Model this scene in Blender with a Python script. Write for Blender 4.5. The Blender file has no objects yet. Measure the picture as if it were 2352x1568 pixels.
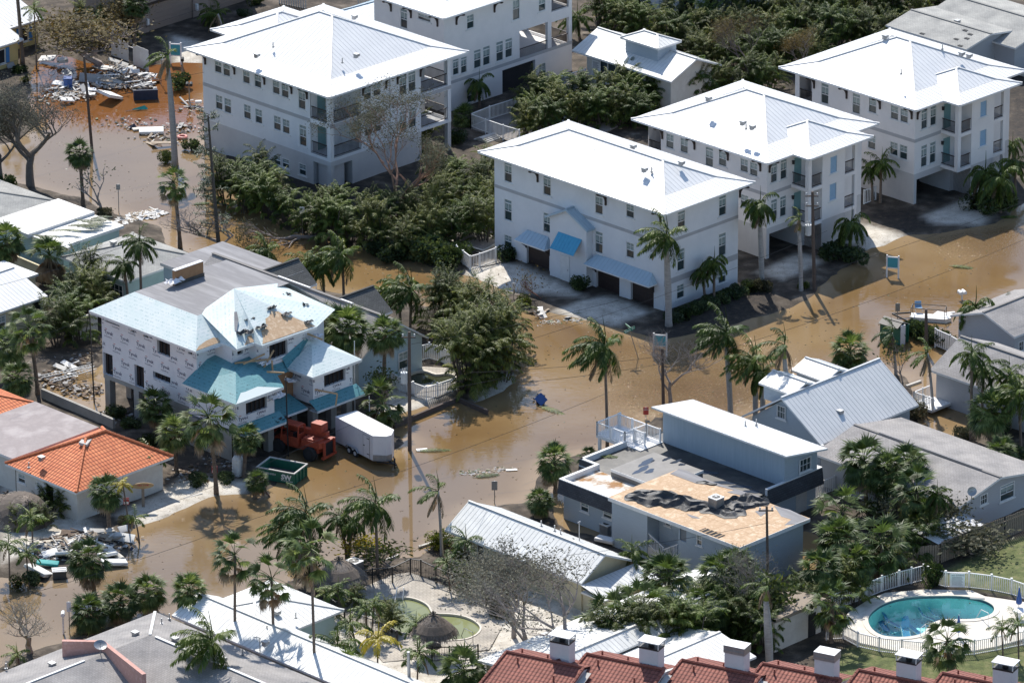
import bpy,math,random
import numpy as np
from mathutils import Vector,Matrix,noise as mnoise
R=math.radians
scene=bpy.context.scene
col=scene.collection
# camera
FPX,DIST,PITCH,ROLL=14800.0,528.0,R(21.7),R(-0.24)
cam_d=bpy.data.cameras.new('camera');cam=bpy.data.objects.new('camera',cam_d);col.objects.link(cam)
cam_d.sensor_width=36.0;cam_d.lens=36.0*FPX/2352.0;cam_d.clip_start=5.0;cam_d.clip_end=4000.0
CAMLOC=Vector((0,-DIST*math.cos(PITCH),DIST*math.sin(PITCH)))
CAMROT=Matrix.Rotation(R(90)-PITCH,3,'X')@Matrix.Rotation(ROLL,3,'Z')
cam.matrix_world=Matrix.Translation(CAMLOC)@CAMROT.to_4x4()
scene.camera=cam
# light
SUN_EL,SUN_DIR=R(48.0),Vector((-0.20,0.98,0)).normalized()
sd=bpy.data.lights.new('sun','SUN');sd.energy=4.8;sd.angle=R(0.53);sd.color=(1.0,0.945,0.86)
sun=bpy.data.objects.new('sun',sd);col.objects.link(sun)
sv=Vector((SUN_DIR.x*math.cos(SUN_EL),SUN_DIR.y*math.cos(SUN_EL),math.sin(SUN_EL)))
sun.rotation_euler=(-sv).to_track_quat('-Z','Y').to_euler();sun.location=sv*300
world=bpy.data.worlds.new('World');scene.world=world;world.use_nodes=True
wn=world.node_tree.nodes;wl=world.node_tree.links
sky=wn.new('ShaderNodeTexSky');sky.sky_type='NISHITA';sky.sun_disc=False
sky.sun_elevation=SUN_EL;sky.sun_rotation=math.atan2(SUN_DIR.x,SUN_DIR.y)
sky.air_density=1.0;sky.dust_density=0.5;sky.ozone_density=1.7
wl.new(sky.outputs[0],wn['Background'].inputs['Color']);wn['Background'].inputs['Strength'].default_value=0.15
scene.view_settings.view_transform='Standard';scene.view_settings.look='None'
scene.view_settings.gamma=1.0;scene.view_settings.exposure=0.36
try:
 scene.cycles.max_bounces=6;scene.cycles.diffuse_bounces=3;scene.cycles.glossy_bounces=3
 scene.cycles.transmission_bounces=4;scene.cycles.transparent_max_bounces=6
 scene.cycles.caustics_reflective=False;scene.cycles.caustics_refractive=False
except Exception:pass
# picture px (2352 wide) <-> world
def ray(x,y):
 return(CAMROT@Vector(((x-1176)/FPX,-(y-784)/FPX,-1.0))).normalized()
def P(x,y,z=0.0):
 d=ray(x,y);t=(z-CAMLOC.z)/d.z
 return CAMLOC+d*t
def proj(p):
 q=CAMROT.transposed()@(Vector(p)-CAMLOC)
 return 1176+FPX*q.x/-q.z,784-FPX*q.y/-q.z
def hit(x,y,O,n):
 d=ray(x,y);n=Vector(n);t=(Vector(O)-CAMLOC).dot(n)/d.dot(n)
 return CAMLOC+d*t
DX=Vector((math.cos(R(45)),math.sin(R(45)),0));DY=Vector((-DX.y,DX.x,0))
# objects
def link(o,parent=None):
 col.objects.link(o)
 if parent:o.parent=parent
 return o
def tag(o,label=None,cat=None,group=None,kind=None):
 if label:o['label']=label
 if cat:o['category']=cat
 if group:o['group']=group
 if kind:o['kind']=kind
 return o
def thing(name,label,cat,loc=(0,0,0),rz=0.0,group=None):
 o=bpy.data.objects.new(name,None);col.objects.link(o)
 o.location=loc;o.rotation_euler=(0,0,rz)
 return tag(o,label,cat,group)
def kids(o):return[c for c in bpy.data.objects if c.parent==o]
def dup(root,loc,rz=None,label=None,group=None,sc=None,rot=None):
 def cp(o,par):
  c=o.copy();col.objects.link(c);c.parent=par
  for k in TREE.get(o.name,[]):cp(k,c)
  return c
 c=cp(root,None);c.location=loc
 if rz is not None:c.rotation_euler=(0,0,rz)
 if rot is not None:c.rotation_euler=rot
 if sc:c.scale=(sc,sc,sc)if not hasattr(sc,'__len__')else sc
 if label:c['label']=label
 if group:c['group']=group
 return c
TREE={}
class MB:
 def __init__(s):s.v=[];s.f=[];s.m=[];s.uv=[]
 def quad(s,*p,m=0,uv=None):
  b=len(s.v);s.v+=[tuple(q)for q in p];s.f.append(tuple(range(b,b+len(p))));s.m.append(m)
  s.uv.append(uv if uv else[(0,0)]*len(p))
 def face(s,idx,m=0):s.f.append(tuple(idx));s.m.append(m);s.uv.append([(0,0)]*len(idx))
 def box(s,a,b,m=0):
  x0,y0,z0=a;x1,y1,z1=b
  if x0>x1:x0,x1=x1,x0
  if y0>y1:y0,y1=y1,y0
  if z0>z1:z0,z1=z1,z0
  k=len(s.v);s.v+=[(x0,y0,z0),(x1,y0,z0),(x1,y1,z0),(x0,y1,z0),(x0,y0,z1),(x1,y0,z1),(x1,y1,z1),(x0,y1,z1)]
  for f in((0,3,2,1),(4,5,6,7),(0,1,5,4),(1,2,6,5),(2,3,7,6),(3,0,4,7)):s.face([k+i for i in f],m)
 def obox(s,c,ax,ay,az,m=0):
  c,ax,ay,az=Vector(c),Vector(ax),Vector(ay),Vector(az);k=len(s.v)
  for sz in(-1,1):
   for sx,sy in((-1,-1),(1,-1),(1,1),(-1,1)):s.v.append(tuple(c+ax*sx+ay*sy+az*sz))
  for f in((0,3,2,1),(4,5,6,7),(0,1,5,4),(1,2,6,5),(2,3,7,6),(3,0,4,7)):s.face([k+i for i in f],m)
 def beam(s,a,b,w,h,m=0):
  a,b=Vector(a),Vector(b);d=b-a
  if d.length<1e-6:return
  u=d.normalized();side=u.cross(Vector((0,0,1)))
  side=Vector((1,0,0))if side.length<1e-4 else side.normalized()
  up=side.cross(u)
  s.obox((a+b)/2,d/2,side*w/2,up*h/2,m)
 def prism(s,pts,z0,z1,m=0,mt=None):
  n=len(pts);k=len(s.v)
  ar=sum(pts[i][0]*pts[(i+1)%n][1]-pts[(i+1)%n][0]*pts[i][1]for i in range(n))
  if ar<0:pts=pts[::-1]
  for z in(z0,z1):s.v+=[(p[0],p[1],z)for p in pts]
  s.face([k+i for i in range(n)][::-1],m);s.face([k+n+i for i in range(n)],m if mt is None else mt)
  for i in range(n):
   j=(i+1)%n;s.face([k+i,k+j,k+n+j,k+n+i],m)
 def tube(s,pts,rad,n=6,m=0,cap=True):
  pts=[Vector(p)for p in pts];k=len(s.v);N=len(pts)
  if not hasattr(rad,'__len__'):rad=[rad]*N
  ref=Vector((0.31,0.17,0.93))
  for i,p in enumerate(pts):
   d=(pts[min(i+1,N-1)]-pts[max(i-1,0)])
   d=d.normalized()if d.length>1e-9 else Vector((0,0,1))
   a=d.cross(ref)
   if a.length<0.05:a=d.cross(Vector((1,0,0)))
   a.normalize();b=d.cross(a)
   for j in range(n):
    t=2*math.pi*j/n;s.v.append(tuple(p+(a*math.cos(t)+b*math.sin(t))*rad[i]))
  for i in range(N-1):
   for j in range(n):
    q=(j+1)%n;s.face([k+i*n+j,k+i*n+q,k+(i+1)*n+q,k+(i+1)*n+j],m)
  if cap:s.face([k+j for j in range(n)][::-1],m);s.face([k+(N-1)*n+j for j in range(n)],m)
 def cyl(s,c,r,z0,z1,n=12,m=0,r1=None):
  s.tube([(c[0],c[1],z0),(c[0],c[1],z1)],[r,r if r1 is None else r1],n,m)
 def lathe(s,c,prof,n=16,m=0):
  k=len(s.v)
  for r,z in prof:
   for j in range(n):
    t=2*math.pi*j/n;s.v.append((c[0]+r*math.cos(t),c[1]+r*math.sin(t),c[2]+z))
  for i in range(len(prof)-1):
   for j in range(n):
    q=(j+1)%n;s.face([k+i*n+j,k+i*n+q,k+(i+1)*n+q,k+(i+1)*n+j],m)
 def build(s,name,mats,parent=None,smooth=False,loc=None):
  me=bpy.data.meshes.new(name);me.from_pydata(s.v,[],s.f)
  if not isinstance(mats,(list,tuple)):mats=[mats]
  for q in mats:me.materials.append(q)
  if len(mats)>1:me.polygons.foreach_set('material_index',s.m)
  if any(u[0]!=(0,0)or(len(u)>1 and u[1]!=(0,0))for u in s.uv):
   ul=me.uv_layers.new(name='UVMap');fl=[c for u in s.uv for p in u for c in p]
   ul.data.foreach_set('uv',fl)
  if smooth:me.polygons.foreach_set('use_smooth',[True]*len(me.polygons))
  me.update();o=bpy.data.objects.new(name,me);link(o,parent)
  if loc is not None:o.location=loc
  if parent is not None:TREE.setdefault(parent.name,[]).append(o)
  return o
# materials
def newmat(name):
 m=bpy.data.materials.new(name);m.use_nodes=True;nt=m.node_tree
 return m,nt.nodes,nt.links,nt.nodes['Principled BSDF']
def c4(c):return(c[0],c[1],c[2],1)
def ramp(n,stops):
 r=n.new('ShaderNodeValToRGB');e=r.color_ramp.elements
 while len(e)>1:e.remove(e[0])
 e[0].position=stops[0][0];e[0].color=c4(stops[0][1])
 for p,c in stops[1:]:x=e.new(p);x.color=c4(c)
 return r
def coords(n,l,kind='Object',scale=(1,1,1)):
 tc=n.new('ShaderNodeTexCoord');mp=n.new('ShaderNodeMapping');mp.inputs['Scale'].default_value=scale
 l.new(tc.outputs[kind],mp.inputs[0]);return mp
def M(name,c1,c2=None,scale=2.0,rough=0.6,metal=0.0,bump=0.0,bscale=None,c3=None,stretch=(1,1,1),spec=0.5,detail=6,lo=0.35,hi=0.65,kind='Object'):
 m,n,l,b=newmat(name)
 if c2 is None:c2=tuple(x*0.86 for x in c1)
 mp=coords(n,l,kind,stretch);no=n.new('ShaderNodeTexNoise');no.inputs['Scale'].default_value=scale;no.inputs['Detail'].default_value=detail
 no.inputs['Roughness'].default_value=0.65
 l.new(mp.outputs[0],no.inputs[0])
 st=[(lo,c1),(hi,c2)]if c3 is None else[(lo,c1),((lo+hi)/2,c2),(hi,c3)]
 r=ramp(n,st);l.new(no.outputs['Fac'],r.inputs[0]);l.new(r.outputs[0],b.inputs['Base Color'])
 b.inputs['Roughness'].default_value=rough;b.inputs['Metallic'].default_value=metal
 b.inputs['Specular IOR Level'].default_value=spec
 if bump:
  n2=n.new('ShaderNodeTexNoise');n2.inputs['Scale'].default_value=bscale or scale*6;n2.inputs['Detail'].default_value=5
  l.new(mp.outputs[0],n2.inputs[0]);bp=n.new('ShaderNodeBump');bp.inputs['Strength'].default_value=bump;bp.inputs['Distance'].default_value=0.05
  l.new(n2.outputs['Fac'],bp.inputs['Height']);l.new(bp.outputs[0],b.inputs['Normal'])
 return m
def leafmat(name,c1,c2,c3,trans=0.35,rough=0.45,scale=1.3):
 m,n,l,b=newmat(name)
 mp=coords(n,l);no=n.new('ShaderNodeTexNoise');no.inputs['Scale'].default_value=scale;no.inputs['Detail'].default_value=3
 l.new(mp.outputs[0],no.inputs[0])
 oi=n.new('ShaderNodeObjectInfo');ad=n.new('ShaderNodeMath');ad.operation='MULTIPLY_ADD'
 l.new(oi.outputs['Random'],ad.inputs[0]);ad.inputs[1].default_value=0.24;l.new(no.outputs['Fac'],ad.inputs[2])
 gi=n.new('ShaderNodeNewGeometry');a2=n.new('ShaderNodeMath');a2.operation='MULTIPLY_ADD'
 l.new(gi.outputs['Random Per Island'],a2.inputs[0]);a2.inputs[1].default_value=0.32;l.new(ad.outputs[0],a2.inputs[2])
 r=ramp(n,[(0.45,c1),(0.78,c2),(1.06 if False else 1.0,c3)]);l.new(a2.outputs[0],r.inputs[0])
 l.new(r.outputs[0],b.inputs['Base Color']);b.inputs['Roughness'].default_value=rough;b.inputs['Specular IOR Level'].default_value=0.28
 tr=n.new('ShaderNodeBsdfTranslucent');hs=n.new('ShaderNodeHueSaturation');hs.inputs['Hue'].default_value=0.485;hs.inputs['Saturation'].default_value=1.1;hs.inputs['Value'].default_value=1.5
 l.new(r.outputs[0],hs.inputs['Color']);l.new(hs.outputs[0],tr.inputs['Color'])
 mx=n.new('ShaderNodeMixShader');mx.inputs[0].default_value=trans
 l.new(b.outputs[0],mx.inputs[1]);l.new(tr.outputs[0],mx.inputs[2]);l.new(mx.outputs[0],n['Material Output'].inputs['Surface'])
 return m
def uvline(n,l,freq_u=None,freq_v=None):
 pass
def shingle(name,c1,c2,mortar,bw=0.30,rh=0.16,msize=0.012,rough=0.9,bump=0.5,big=None):
 m,n,l,b=newmat(name)
 uv=n.new('ShaderNodeUVMap');br=n.new('ShaderNodeTexBrick');l.new(uv.outputs[0],br.inputs[0])
 br.inputs['Scale'].default_value=1.0;br.inputs['Brick Width'].default_value=bw;br.inputs['Row Height'].default_value=rh
 br.inputs['Mortar Size'].default_value=msize;br.inputs['Color1'].default_value=c4(c1);br.inputs['Color2'].default_value=c4(c2);br.inputs['Mortar'].default_value=c4(mortar)
 no=n.new('ShaderNodeTexNoise');no.inputs['Scale'].default_value=0.45;no.inputs['Detail'].default_value=7;l.new(uv.outputs[0],no.inputs[0])
 r=ramp(n,[(0.3,(0.66,0.66,0.66)),(0.7,(1.12,1.1,1.06))]);l.new(no.outputs['Fac'],r.inputs[0])
 mx=n.new('ShaderNodeMixRGB');mx.blend_type='MULTIPLY';mx.inputs[0].default_value=1.0
 l.new(br.outputs['Color'],mx.inputs[1]);l.new(r.outputs[0],mx.inputs[2]);l.new(mx.outputs[0],b.inputs['Base Color'])
 b.inputs['Roughness'].default_value=rough;bp=n.new('ShaderNodeBump');bp.inputs['Strength'].default_value=bump;bp.inputs['Distance'].default_value=0.02
 l.new(br.outputs['Fac'],bp.inputs['Height']);bp.invert=True;l.new(bp.outputs[0],b.inputs['Normal'])
 return m
def tilemat(name,c1,c2,dark):
 m,n,l,b=newmat(name)
 uv=n.new('ShaderNodeUVMap');sp=n.new('ShaderNodeSeparateXYZ');l.new(uv.outputs[0],sp.inputs[0])
 def mt(op,a,bb=None):
  q=n.new('ShaderNodeMath');q.operation=op
  for i,x in enumerate((a,bb)):
   if x is None:continue
   if isinstance(x,(int,float)):q.inputs[i].default_value=x
   else:l.new(x,q.inputs[i])
  return q.outputs[0]
 fu=mt('FRACT',mt('MULTIPLY',sp.outputs[0],1/0.30));fv=mt('FRACT',mt('MULTIPLY',sp.outputs[1],1/0.38))
 arch=mt('SINE',mt('MULTIPLY',fu,math.pi));step=mt('SUBTRACT',1.0,fv)
 h=mt('ADD',mt('MULTIPLY',arch,0.07),mt('MULTIPLY',step,0.055))
 bp=n.new('ShaderNodeBump');bp.inputs['Strength'].default_value=1.0;bp.inputs['Distance'].default_value=1.0;l.new(h,bp.inputs['Height']);l.new(bp.outputs[0],b.inputs['Normal'])
 wn_=n.new('ShaderNodeTexWhiteNoise');wn_.noise_dimensions='2D';cb=n.new('ShaderNodeCombineXYZ')
 l.new(mt('FLOOR',mt('MULTIPLY',sp.outputs[0],1/0.30)),cb.inputs[0]);l.new(mt('FLOOR',mt('MULTIPLY',sp.outputs[1],1/0.38)),cb.inputs[1]);l.new(cb.outputs[0],wn_.inputs[0])
 r=ramp(n,[(0.0,c1),(1.0,c2)]);l.new(wn_.outputs['Value'],r.inputs[0])
 no=n.new('ShaderNodeTexNoise');no.inputs['Scale'].default_value=0.5;no.inputs['Detail'].default_value=5;l.new(uv.outputs[0],no.inputs[0])
 r2=ramp(n,[(0.3,(0.8,0.78,0.76)),(0.65,(1.05,1.05,1.05))]);l.new(no.outputs['Fac'],r2.inputs[0])
 m2=n.new('ShaderNodeMixRGB');m2.blend_type='MULTIPLY';m2.inputs[0].default_value=1;l.new(r.outputs[0],m2.inputs[1]);l.new(r2.outputs[0],m2.inputs[2])
 mask=mt('MAXIMUM',mt('GREATER_THAN',fv,0.82),mt('LESS_THAN',mt('ABSOLUTE',mt('SUBTRACT',fu,0.03)),0.06))  # dark course bands paint in the rows' shadow lines; narrow columns are joints
 mx=n.new('ShaderNodeMixRGB');l.new(mask,mx.inputs[0]);l.new(m2.outputs[0],mx.inputs[1]);mx.inputs[2].default_value=c4(dark)
 l.new(mx.outputs[0],b.inputs['Base Color']);b.inputs['Roughness'].default_value=0.8
 return m
# material library
m_roofw=M('roof_metal_white',(0.70,0.70,0.69),(0.63,0.635,0.635),scale=0.35,rough=0.38,spec=0.5)
m_ribw=M('roof_seam_white',(0.58,0.58,0.58),scale=2,rough=0.45)
m_roofd=M('roof_metal_weathered',(0.74,0.74,0.71),(0.64,0.64,0.61),scale=0.5,rough=0.5,c3=(0.75,0.75,0.72))
m_ribd=M('roof_seam_weathered',(0.56,0.56,0.54),scale=2,rough=0.5)
m_roofg=M('roof_metal_silver',(0.63,0.63,0.62),(0.55,0.56,0.555),scale=0.4,rough=0.4)
m_ribg=M('roof_seam_silver',(0.46,0.48,0.50),scale=2,rough=0.45)
m_roofb=M('roof_metal_pale_blue',(0.42,0.53,0.60),(0.36,0.47,0.55),scale=0.6,rough=0.4)
m_ribb=M('roof_seam_pale_blue',(0.36,0.46,0.53),scale=2,rough=0.5)
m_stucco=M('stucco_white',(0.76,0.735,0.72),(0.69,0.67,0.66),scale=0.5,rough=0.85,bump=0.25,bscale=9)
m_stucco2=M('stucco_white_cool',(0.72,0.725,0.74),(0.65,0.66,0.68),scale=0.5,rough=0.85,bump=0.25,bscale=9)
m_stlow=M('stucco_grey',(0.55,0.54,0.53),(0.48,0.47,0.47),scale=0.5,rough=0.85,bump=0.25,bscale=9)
m_band=M('stucco_band',(0.42,0.42,0.43),(0.38,0.38,0.39),scale=1,rough=0.85)
m_trim=M('trim_white',(0.74,0.74,0.73),scale=2,rough=0.5)
m_glass,_n,_l,_b=newmat('window_glass')
_b.inputs['Base Color'].default_value=(0.035,0.055,0.06,1);_b.inputs['Roughness'].default_value=0.06;_b.inputs['Specular IOR Level'].default_value=0.8
m_blind=M('window_blind',(0.30,0.37,0.37),(0.16,0.22,0.22),scale=1.2,rough=0.25,spec=0.8)
m_shut=M('storm_shutter_blue',(0.26,0.42,0.58),(0.22,0.37,0.53),scale=6,rough=0.45)
m_awn=M('awning_blue',(0.06,0.34,0.52),(0.05,0.30,0.47),scale=2,rough=0.45)
m_brown=M('wood_dark',(0.035,0.022,0.018),(0.025,0.016,0.014),scale=5,rough=0.55)
m_garage=M('garage_door_brown',(0.045,0.028,0.024),(0.035,0.022,0.02),scale=4,rough=0.5)
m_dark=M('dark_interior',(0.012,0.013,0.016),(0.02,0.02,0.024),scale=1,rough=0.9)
m_conc=M('concrete',(0.36,0.34,0.31),(0.27,0.26,0.24),scale=0.9,rough=0.9,bump=0.2)
m_concl=M('concrete_pale',(0.56,0.54,0.50),(0.46,0.44,0.41),scale=0.7,rough=0.9,bump=0.2)
m_teal=M('door_teal',(0.16,0.30,0.31),scale=2,rough=0.4)
m_metal=M('metal_grey',(0.35,0.36,0.37),(0.28,0.29,0.3),scale=5,rough=0.4,metal=0.6)
m_pole=M('pole_wood',(.12,.09,.075),(.075,.058,.05),scale=3,rough=.95,stretch=(1,1,8))
m_black=M('black_metal',(0.015,0.015,0.017),scale=5,rough=0.5)
m_pvc=M('white_vinyl',(0.76,0.76,0.76),(0.70,0.70,0.69),scale=3,rough=0.45)
m_plastic=M('white_plastic',(0.72,0.72,0.70),(0.62,0.62,0.60),scale=4,rough=0.5)
# building helpers (local frame: X right-away, Y left-away)
class House:
 def __init__(s,label,cat='house',name='white_house',near=None,left=None,right=None,H=9.2,ov=1.0,base=None,z=0.0,L=None,W=None):
  if base is None:
   p=P(*near,H);O=p+ov*(DX+DY);O.z=z
   s.O=O;s.H=H-z;s.ov=ov
   s.L=L if L is not None else(P(*left,H)-p).dot(DY)-2*ov
   s.W=W if W is not None else(P(*right,H)-p).dot(DX)-2*ov
  else:
   s.O=P(*base,z);s.H=H;s.ov=ov;s.L=L;s.W=W
  s.root=thing(name,label,cat,s.O,R(45))
 def lp(s,x,y,off=0.0):
  p=hit(x,y,s.O+DX*off,DX)-s.O;return p.dot(DY),p.z
 def rp(s,x,y,off=0.0):
  p=hit(x,y,s.O+DY*off,DY)-s.O;return p.dot(DX),p.z
 def hp(s,x,y,z):
  p=P(x,y,z+s.O.z)-s.O;return p.dot(DX),p.dot(DY)
def cellwall(mb,face,a0,a1,z0,z1,holes=(),off=0.0,depth=0.10,m=0):
 """face L: plane x=off facing -X, param y. face R: plane y=off facing -Y, param x. holes: (a0,a1,z0,z1)"""
 def pt(a,z,d=0.0):
  return(off+d,a,z)if face=='L'else(a,off+d,z)
 hs=[(max(h[0],a0),min(h[1],a1),max(h[2],z0),min(h[3],z1))for h in holes]
 hs=[h for h in hs if h[1]>h[0]and h[3]>h[2]]
 A=sorted(set([a0,a1]+[x for h in hs for x in h[:2]]));Z=sorted(set([z0,z1]+[x for h in hs for x in h[2:]]))
 def q(*p):mb.quad(*(p if face=='R'else p[::-1]),m=m)
 for zi in range(len(Z)-1):
  run=None
  for i in range(len(A)-1):
   ca,cz=(A[i]+A[i+1])/2,(Z[zi]+Z[zi+1])/2
   inh=any(h[0]<ca<h[1]and h[2]<cz<h[3]for h in hs)
   if not inh and run is None:run=A[i]
   if inh and run is not None:
    q(pt(run,Z[zi]),pt(A[i],Z[zi]),pt(A[i],Z[zi+1]),pt(run,Z[zi+1]));run=None
  if run is not None:q(pt(run,Z[zi]),pt(A[-1],Z[zi]),pt(A[-1],Z[zi+1]),pt(run,Z[zi+1]))
 for h in hs:
  b0,b1,c0,c1=h;d=depth
  mb.quad(pt(b0,c0),pt(b0,c1),pt(b0,c1,d),pt(b0,c0,d),m=m);mb.quad(pt(b1,c0),pt(b1,c0,d),pt(b1,c1,d),pt(b1,c1),m=m)
  mb.quad(pt(b0,c0),pt(b0,c0,d),pt(b1,c0,d),pt(b1,c0),m=m);mb.quad(pt(b0,c1),pt(b1,c1),pt(b1,c1,d),pt(b0,c1,d),m=m)
WC={}
def window(par,face,a,z,w,h,off=0.0,style='hung',label=None,name='window'):
 """a,z = centre; recessed into a hole of the same size"""
 key=(round(w,2),round(h,2),style)
 if key not in WC:
  g=MB();f=MB();sl=MB();W2,H2=w/2,h/2;t=0.065
  if style in('hung','tall'):
   g.box((-W2,0.075,-H2),(W2,0.10,0.02),0);g.box((-W2,0.073,0.02),(W2,0.102,H2),1)
  else:g.box((-W2,0.075,-H2),(W2,0.10,H2),0)
  y0,y1=-0.012,0.075
  f.box((-W2,y0,-H2),(-W2+t,y1,H2));f.box((W2-t,y0,-H2),(W2,y1,H2))
  f.box((-W2+t,y0,H2-t),(W2-t,y1,H2));f.box((-W2+t,y0,-H2),(W2-t,y1,-H2+t))
  if style=='hung':f.box((-W2+t,0.02,-0.03),(W2-t,y1,0.03));f.box((-0.015,0.045,0.03),(0.015,y1,H2-t));f.box((-W2+t,0.045,H2*.5-.012),(W2-t,y1-.003,H2*.5+.012))
  if style=='tall':f.box((-W2+t,0.02,-0.12),(W2-t,y1,-0.06));f.box((-W2+t,0.01,H2*.58),(W2-t,y1,H2*.58+.08));f.box((-0.015,0.045,-.06),(0.015,y1,H2*.58))
  if style=='grid':
   for q in(-1,1):f.box((q*w/6-.015,0.04,-H2+t),(q*w/6+.015,y1,H2-t))
   f.box((-W2+t,0.043,-.015),(W2-t,y1-.002,.015))
  sl.box((-W2-0.12,-0.06,-H2-0.10),(W2+0.12,-0.004,-H2-0.003))
  gm={'shut':[m_shut],'void':[m_dark]}.get(style,[m_glass,m_blind])
  WC[key]=[]
  for nm,b_,mm in(('window',g,gm),('frame',f,[m_trim]),('sill',sl,[m_trim])):
   o=b_.build(nm,mm);WC[key].append(o.data);bpy.data.objects.remove(o)
 d=WC[key]
 o=bpy.data.objects.new(name,d[0]);link(o,par)
 if face=='L':o.location=(off,a,z);o.rotation_euler=(0,0,R(-90))
 else:o.location=(a,off,z)
 if label:o['label']=label
 for nm,dd in(('frame',d[1]),('sill',d[2])):
  link(bpy.data.objects.new(nm,dd),o)
 return o
def clipseg(poly,u):
 """v-interval of the vertical line u inside convex 2D polygon"""
 vs=[]
 n=len(poly)
 for i in range(n):
  (a,b),(c,d)=poly[i],poly[(i+1)%n]
  if(a-u)*(c-u)<0:vs.append(b+(d-b)*(u-a)/(c-a))
 return(min(vs),max(vs))if len(vs)>=2 else None
def roofpoly(mb,pts,rib=0.45,m=0,ribm=1,rw=0.03,rh=0.013):
 """planar convex roof face; pts[0]->pts[1] is the eave. UV in metres, seams as raised ribs"""
 pts=[Vector(p)for p in pts]
 n=(pts[1]-pts[0]).cross(pts[-1]-pts[0]).normalized()
 if n.z<0:n=-n
 u=(pts[1]-pts[0]).normalized();v=n.cross(u)
 if v.z<0:v=-v
 uv=[((p-pts[0]).dot(u),(p-pts[0]).dot(v))for p in pts]
 flip=(pts[1]-pts[0]).cross(pts[-1]-pts[0]).z<0
 mb.quad(*(pts[::-1]if flip else pts),m=m,uv=(uv[::-1]if flip else uv))
 if rib:
  lo,hi=min(q[0]for q in uv),max(q[0]for q in uv);k=math.ceil((lo+.05)/rib)
  while k*rib<hi-.05:
   s=clipseg(uv,k*rib)
   if s and s[1]-s[0]>0.15:
    a=pts[0]+u*(k*rib)+v*s[0];b=pts[0]+u*(k*rib)+v*s[1]
    mb.obox((a+b)/2+n*(rh/2),(b-a)/2,u*rw/2,n*rh/2,ribm)
   k+=1
def cap(mb,a,b,w=0.2,h=0.06,m=1,up=0.03):
 a,b=Vector(a),Vector(b);a.z+=up;b.z+=up;mb.beam(a,b,w,h,m)
def hip(mb,x0,x1,y0,y1,ze,skirt=None,slope=0.44,rib=0.45,m=0,ribm=1,ft=0.16,capw=0.2,soff=True,gable=None):
 """hip roof over the eave rectangle; skirt=(inset, rise) for a flatter first part; returns ridge ends"""
 def ring(d,z):return[Vector((x0+d,y0+d,z)),Vector((x1-d,y0+d,z)),Vector((x1-d,y1-d,z)),Vector((x0+d,y1-d,z))]
 base=ring(0,ze);cur,cd,cz=base,0.0,ze
 if skirt:
  nx=ring(skirt[0],ze+skirt[1])
  for i in range(4):
   j=(i+1)%4;roofpoly(mb,[cur[i],cur[j],nx[j],nx[i]],rib,m,ribm)
   cap(mb,cur[i],nx[i],capw);mb.beam(nx[i],nx[j],.06,.03,ribm)
  cur,cd,cz=nx,skirt[0],ze+skirt[1]
 hw=min(x1-x0,y1-y0)/2;zr=cz+(hw-cd)*slope
 if(x1-x0)>(y1-y0):ra=Vector((x0+hw,(y0+y1)/2,zr));rb=Vector((x1-hw,(y0+y1)/2,zr));ends={0:[rb,ra],1:[rb],2:[ra,rb],3:[ra]};he=[ra,rb,rb,ra]
 else:ra=Vector(((x0+x1)/2,y0+hw,zr));rb=Vector(((x0+x1)/2,y1-hw,zr));ends={0:[ra],1:[rb,ra],2:[rb],3:[ra,rb]};he=[ra,ra,rb,rb]
 for i in range(4):
  j=(i+1)%4
  e=ends[i]
  if len(e)==2 and(e[0]-e[1]).length<.02:e=e[:1]
  roofpoly(mb,[cur[i],cur[j]]+e,rib,m,ribm);cap(mb,cur[i],he[i],capw)
 if(ra-rb).length>.05:cap(mb,ra,rb,capw)
 for i in range(4):
  a,b=base[i],base[(i+1)%4];d=Vector((0,0,-ft))
  mb.quad(a+d,b+d,b,a,m=2)
 if soff:mb.quad(*[p+Vector((0,0,-ft))for p in base[::-1]],m=2)
 return ra,rb
def gable(mb,x0,x1,y0,y1,ze,zr,axis='y',rib=0.45,m=0,ribm=1,t=0.16,ridge=None,capw=0.2,soff=False):
 """gable roof; axis = ridge direction"""
 if axis=='y':
  xm=(x0+x1)/2 if ridge is None else ridge
  A,B,C,D=(x0,y0,ze),(x0,y1,ze),(x1,y0,ze),(x1,y1,ze);r0,r1=(xm,y0,zr),(xm,y1,zr)
  roofpoly(mb,[A,B,r1,r0],rib,m,ribm);roofpoly(mb,[C,D,r1,r0],rib,m,ribm)
 else:
  ym=(y0+y1)/2 if ridge is None else ridge
  A,B,C,D=(x0,y0,ze),(x1,y0,ze),(x0,y1,ze),(x1,y1,ze);r0,r1=(x0,ym,zr),(x1,ym,zr)
  roofpoly(mb,[A,B,r1,r0],rib,m,ribm);roofpoly(mb,[C,D,r1,r0],rib,m,ribm)
 cap(mb,r0,r1,capw)
 dn=Vector((0,0,-t))
 for a,b in((A,B),(C,D),(A,r0),(r0,C),(B,r1),(r1,D)):
  a,b=Vector(a),Vector(b);mb.quad(a+dn,b+dn,b,a,m=2)
 for a,b,c,d in((A,B,r1,r0),(C,D,r1,r0)):mb.quad(*[Vector(q)+dn for q in(a,b,c,d)],m=2)
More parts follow.
